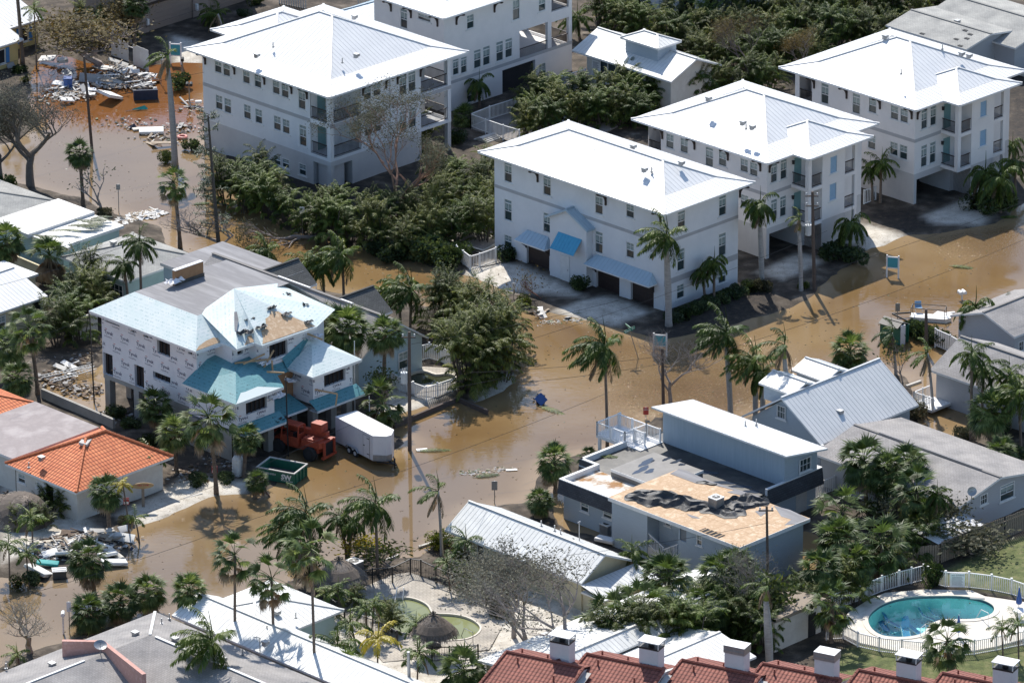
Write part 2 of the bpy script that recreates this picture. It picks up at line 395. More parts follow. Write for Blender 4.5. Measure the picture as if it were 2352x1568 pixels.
def railing(par,p0,p1,h=1.05,mat=None,name='railing',gap=0.14,pw=0.035,label=None,post=False,mb=None,z2=None):
 own=mb is None;mb=mb or MB();p0,p1=Vector(p0),Vector(p1);d=p1-p0;n=max(2,int(d.length/gap))
 up=Vector((0,0,h))
 mb.beam(p0+up,p1+up,0.08,0.06);mb.beam(p0+Vector((0,0,.1)),p1+Vector((0,0,.1)),0.05,0.05)
 for i in range(1,n):
  q=p0+d*(i/n);mb.box((q.x-pw/2,q.y-pw/2,q.z+.125),(q.x+pw/2,q.y+pw/2,q.z+h-.03))
 if post:
  k=max(1,round(d.length/post))
  for i in range(k+1):
   q=p0+d*(i/k);mb.box((q.x-.055,q.y-.055,q.z-.1),(q.x+.055,q.y+.055,q.z+h+.08))
 if own:o=mb.build(name,mat or m_brown,par);(label and tag(o,label));return o
BR=[]
def bracket(par,face,a,z,off=0.0,h=1.1,d=0.95):
 if not BR:
  b=MB();t=.07
  b.box((-t,-.12,-h),(t,0,0.12));pts=[(-t,-d*(1-math.cos(q*math.pi/12))-.06,-h*.75+(h*.78)*math.sin(q*math.pi/12))for q in range(7)]
  for i in range(6):b.beam(Vector(pts[i])+Vector((t,0,0)),Vector(pts[i+1])+Vector((t,0,0)),0.12,0.13)
  b.box((-t*.9,-d-.15,.02),(t*.9,-.12,.12));o=b.build('roof_bracket',m_brown);BR.append(o.data);bpy.data.objects.remove(o)
 o=bpy.data.objects.new('roof_bracket',BR[0]);link(o,par)
 if face=='L':o.location=(off,a,z);o.rotation_euler=(0,0,R(-90))
 else:o.location=(a,off,z)
def vents(par,pts,mat=None,name='roof_vent'):
 for(p,k)in pts:
  b=MB()
  if k=='p':b.cyl((0,0),.05,-.1,.42,8);b.cyl((0,0),.12,-.06,.04,8)
  else:b.box((-.16,-.14,-.15),(.16,.14,.16));b.box((-.22,-.3,.16),(.22,.18,.26));b.box((-.2,-.3,.02),(.2,-.14,.17))
  b.build(name,mat or m_metal,par,loc=p)
# ground and flood water
WATER=[[(-60,345),(60,330),(90,290),(75,240),(85,150),(130,130),(200,150),(330,160),(400,150),(470,150),(472,300),(500,350),(515,420),(560,470),(600,500),(660,535),(760,560),(850,575),(930,602),(1000,620),(1045,634),(1142,668),(1160,690),(1185,715),(1210,719),(1260,719),(1344,739),(1421,756),(1500,785),(1600,775),(1700,750),(1740,735),(1800,720),(1880,680),(1920,640),(1980,600),(2012,576),(2060,558),(2100,545),(2200,535),(2300,515),(2420,430),(2600,300),(2600,760),(2352,745),(2270,790),(2200,800),(2150,850),(2165,885),(2200,930),(2250,960),(2228,984),(2170,1000),(2130,1010),(2110,940),(2120,900),(2080,860),(1960,845),(1920,850),(1870,850),(1830,890),(1760,930),(1700,960),(1500,950),(1440,1000),(1400,1020),(1300,1045),(1240,1060),(1220,1110),(1195,1150),(1100,1160),(1060,1165),(1015,1200),(1000,1250),(960,1275),(830,1275),(740,1282),(720,1310),(640,1340),(560,1360),(480,1370),(380,1420),(200,1440),(150,1465),(40,1500),(-80,1560),(-80,1330),(0,1330),(60,1345),(150,1340),(240,1312),(285,1300),(300,1265),(320,1240),(335,1212),(380,1190),(440,1165),(500,1142),(560,1142),(600,1137),(640,1112),(645,1080),(660,1040),(740,1020),(900,1050),(940,1015),(905,985),(900,968),(1050,917),(1092,937),(1160,907),(1200,880),(1195,850),(1185,770),(1150,725),(1100,692),(1000,700),(880,680),(760,665),(620,640),(560,600),(470,590),(400,560),(380,515),(310,500),(270,490),(215,455),(100,430),(60,420),(-60,400)],[(228,850),(330,800),(240,880),(235,940),(120,900),(100,870),(130,850)],[(1800,1300),(1850,1230),(1890,1250),(1850,1330),(1810,1360)],[(1270,1120),(1420,1190),(1400,1240),(1290,1200)]]
SAND=[[(1055,631),(1130,598),(1200,610),(1290,650),(1360,690),(1176,676),(1142,668)],[(1255,719),(1330,690),(1400,680),(1500,720),(1421,756)],[(1730,630),(1830,580),(1910,600),(1801,650)],[(1930,560),(1982,515),(2090,545),(2012,580)],[(2110,500),(2230,455),(2320,470),(2260,520),(2150,520)],[(262,1186),(400,1110),(430,1090),(600,1110),(545,1145),(400,1190),(335,1218)],[(0,1100),(60,1110),(200,1190),(250,1230),(120,1260),(0,1300)],[(920,960),(1050,905),(1060,870),(930,850),(820,1000)],[(1092,945),(1160,915),(1215,880),(1170,850),(1080,880)],[(390,80),(470,100),(470,150),(400,150),(380,110)],[(640,1420),(1500,1300),(1500,1600),(600,1600)],[(1280,200),(1340,180),(1300,300),(1100,330)]]
GRASS=[[(2170,1310),(2300,1250),(2500,1190),(2500,1400),(2150,1345)],[(1960,1480),(2100,1490),(2500,1480),(2500,1680),(1800,1600)]]
MULCH=[[(1700,640),(1760,640),(1800,700),(1700,745),(1560,780),(1500,780),(1520,720)],[(1900,500),(2100,480),(2160,520),(2080,545),(1990,500)],[(1180,680),(1270,690),(1240,715),(1190,712)],[(2180,1330),(2352,1200),(2352,1180),(2100,1300)],[(1050,480),(1140,500),(1140,600),(900,600),(560,460),(500,340)],[(1900,1420),(1960,1470),(2352,1500),(2352,1480),(1990,1440)],[(2300,170),(2352,150),(2420,300),(2330,400),(2310,250)]]
def Z(x0,y0,s):return lambda x,y:((x0+s*x)/1.6327,(y0+s*y)/1.6327)
a1,a2,a3,a4,a5,a6,a7,a8,a9=Z(0,1850,.4464),Z(1150,2100,.5952),Z(3150,2080,.5134),Z(3250,1050,.4463),Z(2950,650,.3348),Z(1720,260,.506),Z(0,0,.3571),Z(860,1500,.2976),Z(2250,1180,.2126)
POOL_T=[a3(*q)for q in((207,500),(215,455),(250,415),(320,370),(430,335),(560,318),(720,313),(880,315),(1010,335),(1090,365),(1125,400),(1110,440),(1040,470),(960,482),(860,483),(760,485),(700,500),(660,520),(640,545),(610,580),(560,600),(480,612),(390,612),(300,598),(235,555))]
POOL_M=[a2(*q)for q in((435,310),(450,285),(490,262),(560,248),(640,246),(710,265),(760,295),(780,330),(800,345),(850,348),(920,352),(990,365),(1050,390),(1088,425),(1085,455),(1050,485),(990,505),(900,512),(830,512),(760,495),(680,475),(600,465),(540,450),(505,420),(495,390),(470,362),(440,345))]
POOL_R=[a6(*q)for q in((510,375),(505,355),(540,330),(600,315),(690,308),(790,310),(840,325),(850,360),(780,420),(640,430),(540,410))]
POOL_Q=[(1030,552),(1076,528),(1150,556),(1110,578)]
POOL_Y=[(936,872),(950,860),(975,856),(1000,864),(1030,862),(1046,870),(1030,882),(995,888),(960,886)]
def sdist(poly,X,Y):
 pts=[P(*q)for q in poly];n=len(pts);best=np.full(X.shape,1e9);ins=np.zeros(X.shape,bool)
 for i in range(n):
  ax,ay=pts[i].x,pts[i].y;bx,by=pts[(i+1)%n].x,pts[(i+1)%n].y
  dx,dy=bx-ax,by-ay;t=np.clip(((X-ax)*dx+(Y-ay)*dy)/(dx*dx+dy*dy+1e-9),0,1)
  best=np.minimum(best,np.hypot(X-ax-t*dx,Y-ay-t*dy))
  c=((ay>Y)!=(by>Y))&(X<dx*(Y-ay)/(dy if abs(dy)>1e-9 else 1e-9)+ax);ins^=c
 return np.where(ins,best,-best)
rng=np.random.default_rng(5)
def vnoise(X,Y,s,seed):
 g=np.random.default_rng(seed).random((128,128));u=X/s+500;v=Y/s+500
 i=np.floor(u).astype(int);j=np.floor(v).astype(int);f=u-i;g2=v-j;f=f*f*(3-2*f);g2=g2*g2*(3-2*g2)
 a=g[i%128,j%128];b_=g[(i+1)%128,j%128];c=g[i%128,(j+1)%128];d=g[(i+1)%128,(j+1)%128]
 return(a*(1-f)+b_*f)*(1-g2)+(c*(1-f)+d*f)*g2
def fbm(X,Y,s,seed,o=4):return sum(vnoise(X,Y,s/2**k,seed+k)*.5**k for k in range(o))/sum(.5**k for k in range(o))-.5
xs_=np.concatenate([[-2500,-900,-300,-130,-90],np.arange(-66,66.01,.6),[90,130,300,900,2500]])
ys_=np.concatenate([[-520,-300,-160,-100],np.arange(-78,112.01,.6),[130,200,500,1200,4000]])
GX,GY=np.meshgrid(xs_,ys_)
def smooth(x,a,b):t=np.clip((x-a)/(b-a),0,1);return t*t*(3-2*t)
wob=fbm(GX,GY,3.0,11)*1.3
WD=np.max([sdist(p,GX,GY)for p in WATER],axis=0)+wob
GZ=0.16-0.62*smooth(WD,-1.6,1.8)+fbm(GX,GY,2.0,3)*.14+fbm(GX,GY,.9,7)*.05
PD=np.max([sdist(p,GX,GY)for p in(POOL_T,POOL_M,POOL_R,POOL_Q,POOL_Y)],axis=0);GZ=np.where(PD>-.45,-1.9,GZ)
zs=np.max([sdist(p,GX,GY)for p in SAND],axis=0)+wob*.5;zg=np.max([sdist(p,GX,GY)for p in GRASS],axis=0)+wob*.5;zm=np.max([sdist(p,GX,GY)for p in MULCH],axis=0)+wob
def gridmesh(name,Z,mat,attr=None,alpha=None):
 ny,nx=GX.shape;co=np.stack([GX,GY,Z],-1).reshape(-1,3)
 I=np.arange(nx*ny).reshape(ny,nx);F=np.stack([I[:-1,:-1],I[:-1,1:],I[1:,1:],I[1:,:-1]],-1).reshape(-1,4)
 me=bpy.data.meshes.new(name);me.from_pydata(co.tolist(),[],F.tolist());me.materials.append(mat)
 me.polygons.foreach_set('use_smooth',[True]*len(me.polygons))
 if attr is not None:
  ca=me.color_attributes.new('zone','FLOAT_COLOR','POINT');ca.data.foreach_set('color',np.concatenate([attr.reshape(-1,3),np.ones((nx*ny,1))if alpha is None else alpha.reshape(-1,1)],1).ravel())
 o=bpy.data.objects.new(name,me);link(o);tag(o,kind='structure');return o
def groundmat():
 m,n,l,b=newmat('ground_soil');tc=coords(n,l)
 def nz(s,d=6):
  q=n.new('ShaderNodeTexNoise');q.inputs['Scale'].default_value=s;q.inputs['Detail'].default_value=d;l.new(tc.outputs[0],q.inputs[0]);return q.outputs['Fac']
 base=ramp(n,[(.32,(.030,.024,.018)),(.5,(.065,.05,.036)),(.66,(.13,.105,.08)),(.8,(.25,.22,.18))]);l.new(nz(.8),base.inputs[0])
 sand=ramp(n,[(.3,(.42,.38,.32)),(.55,(.58,.54,.47)),(.75,(.66,.62,.56))]);l.new(nz(1.1),sand.inputs[0])
 gra=ramp(n,[(.3,(.06,.075,.022)),(.5,(.10,.12,.035)),(.7,(.17,.16,.07))]);l.new(nz(1.6,8),gra.inputs[0])
 mul=ramp(n,[(.3,(.016,.013,.011)),(.6,(.04,.03,.022)),(.8,(.10,.075,.05))]);l.new(nz(2.4,8),mul.inputs[0])
 at=n.new('ShaderNodeVertexColor');at.layer_name='zone';sp=n.new('ShaderNodeSeparateColor');l.new(at.outputs[0],sp.inputs[0])
 cur=base.outputs[0]
 for i,r_ in((2,mul),(0,sand),(1,gra)):
  mx=n.new('ShaderNodeMixRGB');l.new(sp.outputs[i],mx.inputs[0]);l.new(cur,mx.inputs[1]);l.new(r_.outputs[0],mx.inputs[2]);cur=mx.outputs[0]
 lt=ramp(n,[(.60,(1,1,1)),(.66,(.45,.38,.3))]);l.new(nz(7,3),lt.inputs[0]);mx=n.new('ShaderNodeMixRGB');mx.blend_type='MULTIPLY';mx.inputs[0].default_value=.8;l.new(cur,mx.inputs[1]);l.new(lt.outputs[0],mx.inputs[2])
 l.new(mx.outputs[0],b.inputs['Base Color']);b.inputs['Roughness'].default_value=.95
 bp=n.new('ShaderNodeBump');bp.inputs['Strength'].default_value=.6;bp.inputs['Distance'].default_value=.08;l.new(nz(6),bp.inputs['Height']);l.new(bp.outputs[0],b.inputs['Normal'])
 return m
zone=np.stack([smooth(zs,-.4,.9),smooth(zg,-.3,.6),smooth(zm,-.4,.8)],-1)
gridmesh('ground',GZ,groundmat(),zone)
def watermat():
 m,n,l,b=newmat('flood_water');tc=coords(n,l)
 at=n.new('ShaderNodeVertexColor');at.layer_name='zone';sp=n.new('ShaderNodeSeparateColor');l.new(at.outputs[0],sp.inputs[0])
 def nz(s,d=5,st=None):
  q=n.new('ShaderNodeTexNoise');q.inputs['Scale'].default_value=s;q.inputs['Detail'].default_value=d;q.inputs['Distortion'].default_value=.6
  l.new((coords(n,l,scale=st)if st else tc).outputs[0],q.inputs[0]);return q.outputs['Fac']
 deep=ramp(n,[(.32,(.15,.09,.038)),(.5,(.20,.127,.056)),(.68,(.25,.17,.085))]);l.new(nz(.07,6),deep.inputs[0])
 mx=n.new('ShaderNodeMixRGB');l.new(sp.outputs[0],mx.inputs[0]);l.new(deep.outputs[0],mx.inputs[1]);mx.inputs[2].default_value=(.30,.21,.115,1)
 m2=n.new('ShaderNodeMixRGB');l.new(sp.outputs[1],m2.inputs[0]);l.new(mx.outputs[0],m2.inputs[1]);m2.inputs[2].default_value=(.17,.07,.022,1)
 m3=n.new('ShaderNodeMixRGB');l.new(sp.outputs[2],m3.inputs[0]);l.new(m2.outputs[0],m3.inputs[1]);m3.inputs[2].default_value=(.20,.158,.11,1)  # grey-tan mix puts the sky's reflection into the base colour
 l.new(m3.outputs[0],b.inputs['Base Color']);b.inputs['Roughness'].default_value=.035;b.inputs['IOR'].default_value=1.33;b.inputs['Specular IOR Level'].default_value=.6
 b.inputs['Coat Weight'].default_value=0;b.inputs['Coat IOR'].default_value=1.33;b.inputs['Coat Roughness'].default_value=.02
 h1=nz(1.3,2,(1,2.4,1));h2=nz(.5,2,(1,1.6,1));msk=ramp(n,[(.44,(.04,)*3),(.64,(.9,)*3)]);l.new(nz(.045,3),msk.inputs[0])
 ad=n.new('ShaderNodeMath');ad.operation='MULTIPLY_ADD';l.new(h2,ad.inputs[0]);ad.inputs[1].default_value=.8;l.new(h1,ad.inputs[2])
 mu0=n.new('ShaderNodeMath');mu0.operation='MULTIPLY';l.new(ad.outputs[0],mu0.inputs[0]);l.new(msk.outputs[0],mu0.inputs[1])
 g1=n.new('ShaderNodeMath');g1.operation='MULTIPLY';l.new(nz(4.5,3),g1.inputs[0]);l.new(at.outputs['Alpha'],g1.inputs[1]);mu=n.new('ShaderNodeMath');mu.operation='MULTIPLY_ADD';l.new(g1.outputs[0],mu.inputs[0]);mu.inputs[1].default_value=16.0;l.new(mu0.outputs[0],mu.inputs[2])
 bp=n.new('ShaderNodeBump');bp.inputs['Strength'].default_value=.55;bp.inputs['Distance'].default_value=.035;l.new(mu.outputs[0],bp.inputs['Height'])
 l.new(bp.outputs[0],b.inputs['Normal']);l.new(bp.outputs[0],b.inputs['Coat Normal']);return m
orange=np.max([sdist(p,GX,GY)for p in([(60,120),(480,110),(480,300),(420,300),(200,290),(60,280)],)],axis=0)
skyrefl=np.max([sdist(p,GX,GY)for p in([(-60,290),(480,300),(470,480),(250,500),(-60,420)],[(-60,1300),(400,1180),(800,1100),(1150,1000),(1250,900),(1300,960),(1150,1180),(960,1290),(-60,1600)])],axis=0);glit=sum(np.exp(-(((GX-P(x,y).x)/sx)**2+((GY-P(x,y).y)/sy)**2))for x,y,sx,sy in((1590,880,4.5,7),(2230,548,3,4),(1700,860,4,6),(1500,880,3,5)))  # first mask: areas where sky reflection is painted into the water colour
wz=np.stack([smooth(-WD,-1.8,.4)*.8,smooth(orange+wob*2,-2.5,2.5),smooth(skyrefl+wob*2,-2,5)*.4],-1)
gridmesh('flood_water',np.where(PD>-.45,-2.6,0.0),watermat(),wz,np.clip(glit,0,1))
# the white three-storey houses
t1=lambda x,y:(.336*x,.336*y)
def tl(c,r):return lambda x,y:(588*c+.336*x,520.6*r+.336*y)
T=[[tl(c,r)for c in range(4)]for r in range(3)]
def wins(h,face,lst,tile,w=0.95,off=0.0):
 """lst of (x, ytop, ybottom[, style, w]); returns holes and adds windows"""
 holes=[]
 for e in lst:
  x,yt,yb=e[:3];st=e[3]if len(e)>3 else 'hung';ww=e[4]if len(e)>4 else w
  f=h.lp if face=='L'else h.rp
  a,z1=f(*tile(x,yt),off);_,z0=f(*tile(x,yb),off)
  z0=max(z0,.25);holes.append((a-ww/2,a+ww/2,z0,z1));window(h.root,face,a,(z0+z1)/2,round(ww,2),round(z1-z0,1)if False else z1-z0,off,st)
 return holes
def band(mb,h,face,zc,hh=.3,a1=None,a0=0.0,off=0.0):
 if face=='L':mb.box((off-.02,a0-(.02 if a0==0 else 0),zc-hh/2),(off-.0,a1,zc+hh/2))
 else:mb.box((a0,off-.02,zc-hh/2),(a1,off-.0,zc+hh/2))
def corner_balcony(h,mbw,z0,z1,cx,cy,post=.4,door=None,ox=0.0,oy=0.0):
 """open corner recess: floor z0, ceiling z1, extends cx in X and cy in Y; walls behind"""
 mbw.quad((ox+cx,oy,z0),(ox+cx,oy+cy,z0),(ox+cx,oy+cy,z1),(ox+cx,oy,z1));mbw.quad((ox,oy+cy,z0),(ox+cx,oy+cy,z0),(ox+cx,oy+cy,z1),(ox,oy+cy,z1))
 mbw.quad((ox,oy,z0),(ox+cx,oy,z0),(ox+cx,oy+cy,z0),(ox,oy+cy,z0));mbw.quad((ox,oy,z1),(ox,oy+cy,z1),(ox+cx,oy+cy,z1),(ox+cx,oy,z1))
 railing(h.root,(ox+.12,oy+post,z0),(ox+.12,oy+cy-.05,z0));railing(h.root,(ox+post,oy+.12,z0),(ox+cx-.05,oy+.12,z0))
def door(par,face,a,z0,w=.95,hgt=2.2,off=0.0,mat=None,name='door',label=None):
 b=MB();b.box((-w/2,-.05,0),(w/2,-.004,hgt));o=b.build(name,mat or m_teal,par)
 f=MB();f.box((-w/2-.07,-.06,0),(-w/2,-.004,hgt+.07));f.box((w/2,-.06,0),(w/2+.07,-.004,hgt+.07));f.box((-w/2,-.06,hgt),(w/2,-.004,hgt+.07));f.build('frame',m_trim,o)
 k=MB();k.box((w/2-.12,-.09,1.0),(w/2-.08,-.05,1.12));k.build('handle',m_metal,o)
 if face=='L':o.location=(off,a,z0);o.rotation_euler=(0,0,R(-90))
 else:o.location=(a,off,z0)
 if label:tag(o,label)
 return o
def lamp(par,face,a,z,off=0.0):
 b=MB();b.box((-.07,-.2,-.14),(.07,-.02,.14));b.box((-.1,-.24,.14),(.1,0,.18));o=b.build('wall_lamp',m_black,par)
 if face=='L':o.location=(off,a,z);o.rotation_euler=(0,0,R(-90))
 else:o.location=(a,off,z)
# house C, middle: blue awning and garages
h=House('white three-storey house with the bright blue awning over its front door',near=(1527,494),left=(1100,347),right=(1735,418),H=9.2,ov=1.0)
HC=h;t2,t6=T[0][2],T[1][2];L_,W_=h.L,h.W
wl_,wr_,wlo=MB(),MB(),MB()
z_a=h.rp(*t6(1300,300))[1];z_a=2.75;z_b=6.15
hl=wins(h,'L',[(240,1197,1337,'tall'),(595,1322,1465,'tall'),(808,1395,1490),(240,1455,1590,'tall')],t2)
hl+=wins(h,'L',[(595,32,182,'tall'),(808,107,215)],t6)
for yy,y2 in((372,419),(458,507),(540,569)):hl+=wins(h,'L',[(1167,yy,y2,'tall'if y2-yy>40 else 'hung')],lambda x,y:(x,y))
hr=wins(h,'R',[(1158,1440,1572,'tall'),(1440,1335,1475,'tall')],t2)
hr+=wins(h,'R',[(1155,148,300,'tall'),(1438,42,200,'tall'),(1152,392,490),(1437,287,385)],t6)
g=[]
for(x0,x1,xt,yt)in((100,255,178,155),(575,735,655,330),(812,970,890,400)):
 a1=h.lp(*t6(x0,250))[0];a0=h.lp(*t6(x1,250))[0];g.append((a0,a1,0.12,2.25))
bay1=h.lp(1263,540,-.7)[0];bay0=h.lp(1347,560,-.7)[0];bz=5.55
cellwall(wl_,'L',0,L_,2.6,h.H,hl);cellwall(wr_,'R',0,W_,2.6,h.H,hr)
cellwall(wlo,'L',0,L_,0,2.6,hl+g,depth=.3);cellwall(wlo,'R',0,W_,0,2.6,hr)
wl_.quad((W_,0,0),(W_,L_,0),(W_,L_,h.H),(W_,0,h.H));wl_.quad((W_,L_,0),(0,L_,0),(0,L_,h.H),(W_,L_,h.H))
wl_.v+=wr_.v[:0]
k=len(wl_.v);wl_.v+=wr_.v;wl_.f+=[tuple(i+k for i in f)for f in wr_.f];wl_.m+=wr_.m;wl_.uv+=wr_.uv
wl_.build('wall',m_stucco2,h.root);wlo.build('ground_floor_wall',m_stucco2,h.root)
for gi in g:
 b=MB();b.box((.25,gi[0],gi[2]),(.3,gi[1],gi[3]))
 for q in range(1,4):b.box((.235,gi[0],gi[2]+q*.53-.012),(.25,gi[1],gi[2]+q*.53+.012))
 b.build('garage_door',m_garage,h.root)
b=MB();band(b,h,'L',z_b,.28,L_);band(b,h,'R',z_b,.28,W_);b.build('belt_course',m_band,h.root)
b=MB();band(b,h,'R',2.62,.5,W_);b.build('belt_course',m_band,h.root)
b=MB();b.box((-.7,bay0,0),(-.02,bay1,bz));o=b.build('entry_bay',m_stucco2,h.root)
b=MB();bm=(bay0+bay1)/2;b.quad((-.7,bay0,bz),(-.7,bm,bz+1.0),(-.7,bay1,bz));b.build('gable_wall',m_stucco2,h.root)
b=MB();gable(b,-1.0,-.02,bay0-.35,bay1+.35,bz-.1,bz+1.15,axis='x',rib=.4);b.build('entry_roof',[m_roofb,m_ribb,m_roofb],h.root)
def flatawn(y0,y1,z,d=1.1,hh=.75,nm='garage_awning'):
 b=MB();A,B=(-d,y0,z),(-d,y1,z);C_,D_=(-.02,y1-.6,z+hh),(-.02,y0+.6,z+hh)
 roofpoly(b,[A,B,C_,D_],.42);roofpoly(b,[(-.02,y0,z),A,D_],.42);roofpoly(b,[(-.02,y1,z),B,C_],.42)
 b.box((-d,y0,z-.12),(-.02,y1,z-.004),2)
 b.build(nm,[m_roofb,m_ribb,m_trim],h.root)
 for yy in(y0+.45,y1-.45):
  q=MB();q.beam((-.08,yy,z-.75),(-d*.75,yy,z-.16),.1,.1);q.box((-.1,yy-.06,z-.9),(-.02,yy+.06,z-.12));q.build('awning_bracket',m_brown,h.root)
flatawn(g[0][0]-.5,g[0][1]+.45,2.45);flatawn(g[2][0]-.45,g[1][1]+.45,2.45)
q=[(1282,532),(1336,551),(1324,597),(1267,581)]
ya,yb=h.lp(*q[1],-.75)[0],h.lp(*q[0],-.75)[0];zt=h.lp(*q[0],-.75)[1]
b=MB();roofpoly(b,[(-1.75,ya,zt-1.15),(-1.75,yb,zt-1.15),(-.72,yb,zt),(-.72,ya,zt)],.36);b.quad((-1.76,ya,zt-1.2),(-1.76,yb,zt-1.2),(-.72,yb,zt-.05),(-.72,ya,zt-.05));b.build('blue_awning',[m_awn,m_awn],h.root)
door(h.root,'L',(bay0+bay1)/2+.35,.15,.95,2.2,-.7,m_trim,label='pale front door under the blue awning')
for x,y in((178,1205),(643,1370),(1018,1500)):a,z=h.lp(*t2(x,y));bracket(h.root,'L',a,h.H-.3)
a,z=h.rp(*t2(1555,1320));bracket(h.root,'R',a,h.H-.3)
b=MB();hip(b,-h.ov,W_+h.ov,-h.ov,L_+h.ov,h.H,(2.3,.5),.46);b.build('roof',[m_roofw,m_ribw,m_trim],h.root)
def onroof(h,tile,x,y,z):X,Y=h.hp(*tile(x,y),z);return(X,Y,z)
vents(h.root,[(onroof(h,t2,902,1165,10.75),'g'),(onroof(h,t2,955,1175,10.6),'p'),(onroof(h,t2,825,1008,11.2),'g'),(onroof(h,t2,1155,1120,11.0),'g')])
# houses with corner balconies and the bumped-out bay (H3, H4)
def bayhouse(label,near,left,right,tL,tR,step,post,bwall,bend,lw,rw,shut,hole,br,zb,ven):
 h=House(label,near=near,left=left,right=right,H=9.3,ov=1.05);L_,W_=h.L,h.W
 xs=h.rp(*step)[0];xp,_=h.rp(*post);bo=2.0
 F=[(3.0,5.7),(6.15,8.9)]
 xs=max(xs,2.6);xp=h.rp(*post,-bo)[0];xw=h.rp(*bwall,-bo)[0];xe=h.rp(*bend,-bo)[0];xp=xs
 w=MB();holes=wins(h,'L',lw,tL);holes2=wins(h,'R',rw,tR)
 if hole:
  y1=h.lp(*tL(hole[0],hole[1]))[0];y0=h.lp(*tL(hole[2],hole[3]))[0];holes.append((y0,y1,6.35,8.8))
 g0=(.35,xs+1.3,.1,2.35)
 lo=MB();cellwall(w,'L',0,L_,2.9,h.H,holes);cellwall(w,'R',0,W_,2.9,h.H,holes2)
 cellwall(lo,'L',0,L_,0,2.9,holes);cellwall(lo,'R',0,W_,0,2.9,[g0],depth=3.5)
 w.quad((W_,0,0),(W_,L_,0),(W_,L_,h.H),(W_,0,h.H));w.quad((W_,L_,0),(0,L_,0),(0,L_,h.H),(W_,L_,h.H))
 if hole:
  w.box((1.6,y0-.1,6.1),(1.7,y1+.1,9.0));w.box((.1,y0-.1,6.2),(1.6,y1+.1,6.35));railing(h.root,(.1,y0,6.35),(.1,y1,6.35))
 shh=wins(h,'R',shut,tR,.95,-bo);cellwall(w,'R',xw,xe,2.9,h.H,shh,off=-bo)
 w.quad((xw,-bo,0),(xw,0,0),(xw,0,h.H),(xw,-bo,h.H));w.quad((xe,-bo,0),(xe,0,0),(xe,0,h.H),(xe,-bo,h.H))
 w.quad((xw,-bo,2.9),(xe,-bo,2.9),(xe,0,2.9),(xw,0,2.9));lo.box((xw,-bo+.02,0),(xe,-.02,2.9))
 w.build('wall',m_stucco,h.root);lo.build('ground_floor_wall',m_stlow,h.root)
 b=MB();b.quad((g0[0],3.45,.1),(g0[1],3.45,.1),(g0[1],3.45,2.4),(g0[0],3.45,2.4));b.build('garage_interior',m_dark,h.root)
 for(z0,z1)in F:
  b=MB();b.box((xs,-bo,z0-.3),(xw-.01,-.02,z0));b.build('balcony_floor',m_stucco,h.root)
  b=MB();b.box((xs,-bo,z0),(xs+.38,-bo+.38,z1+.35 if z1>8 else z1+.15));b.build('balcony_column',m_stucco,h.root)
  railing(h.root,(xs+.08,-bo+.4,z0),(xs+.08,-.06,z0));railing(h.root,(xs+.4,-bo+.1,z0),(xw-.05,-bo+.1,z0))
  door(h.root,'R',xs+.75,z0,.9,2.25);lamp(h.root,'R',xs+.15,z0+1.9)
  xr=min(W_-.5,xe+1.9)
  b=MB();b.box((xe+.01,-bo+.3,z0-.3),(xr,-.02,z0));b.build('balcony_floor',m_stucco,h.root)
  b=MB();b.box((xr-.32,-bo+.3,z0),(xr,-bo+.62,z1+.3 if z1>8 else z1+.15));b.build('balcony_column',m_stucco,h.root)
  railing(h.root,(xe+.05,-bo+.4,z0),(xr-.35,-bo+.4,z0))
  window(h.root,'R',xe+.8,z0+1.5,.8,1.6,-.06,'tall')
 b=MB();b.box((xs+.05,-bo+.05,0),(xs+.35,-bo+.35,2.7))if False else b.box((xr-.3,-bo+.32,0),(xr-.02,-bo+.6,2.7));b.build('ground_column',m_stucco,h.root)
 b=MB();band(b,h,'L',5.95,.3,L_);band(b,h,'R',5.95,.3,xs);b.build('belt_course',m_band,h.root)
 for x,y in br:a,z=h.lp(*tL(x,y));bracket(h.root,'L',a,h.H-.3)
 bracket(h.root,'R',.25,h.H-.3)
 b=MB();hip(b,-h.ov,W_+h.ov,-h.ov,L_+h.ov,h.H,(2.4,.5),.46)
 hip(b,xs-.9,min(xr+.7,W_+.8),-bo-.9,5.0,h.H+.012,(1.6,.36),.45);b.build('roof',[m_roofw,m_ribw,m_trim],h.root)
 vents(h.root,[(onroof(h,tL if q[2]else tR,q[0],q[1],q[3]),q[4])for q in ven])
 return h
t3,t7=T[0][3],T[1][3]
H3=bayhouse('white three-storey house with corner balconies behind the street utility pole',(1764,376),(1446,274),(2023,284),t2,t3,t3(160,1075),t3(285,1100),t3(372,1200),t3(527,1100),[(1080,915,1017),(1178,945,1047),(1350,1005,1140,'tall'),(1440,1035,1137),(1588,1085,1178),(1653,1110,1205),(1590,1330,1420),(1655,1355,1445)],[(42,1115,1248,'tall',.85),(108,1085,1225,'tall',.85),(42,1360,1505,'tall',.85),(104,1338,1480,'tall',.85)],[(450,1065,1185,'shut'),(445,1250,1370,'shut')],(930,900,1018,930),[(1030,930),(1250,1000),(1478,1080),(1700,1155)],5.9,[(1575,845,1,11.3,'g'),(1600,880,1,11.1,'p'),(1640,875,1,11.2,'g'),(1340,680,1,11.6,'g')])
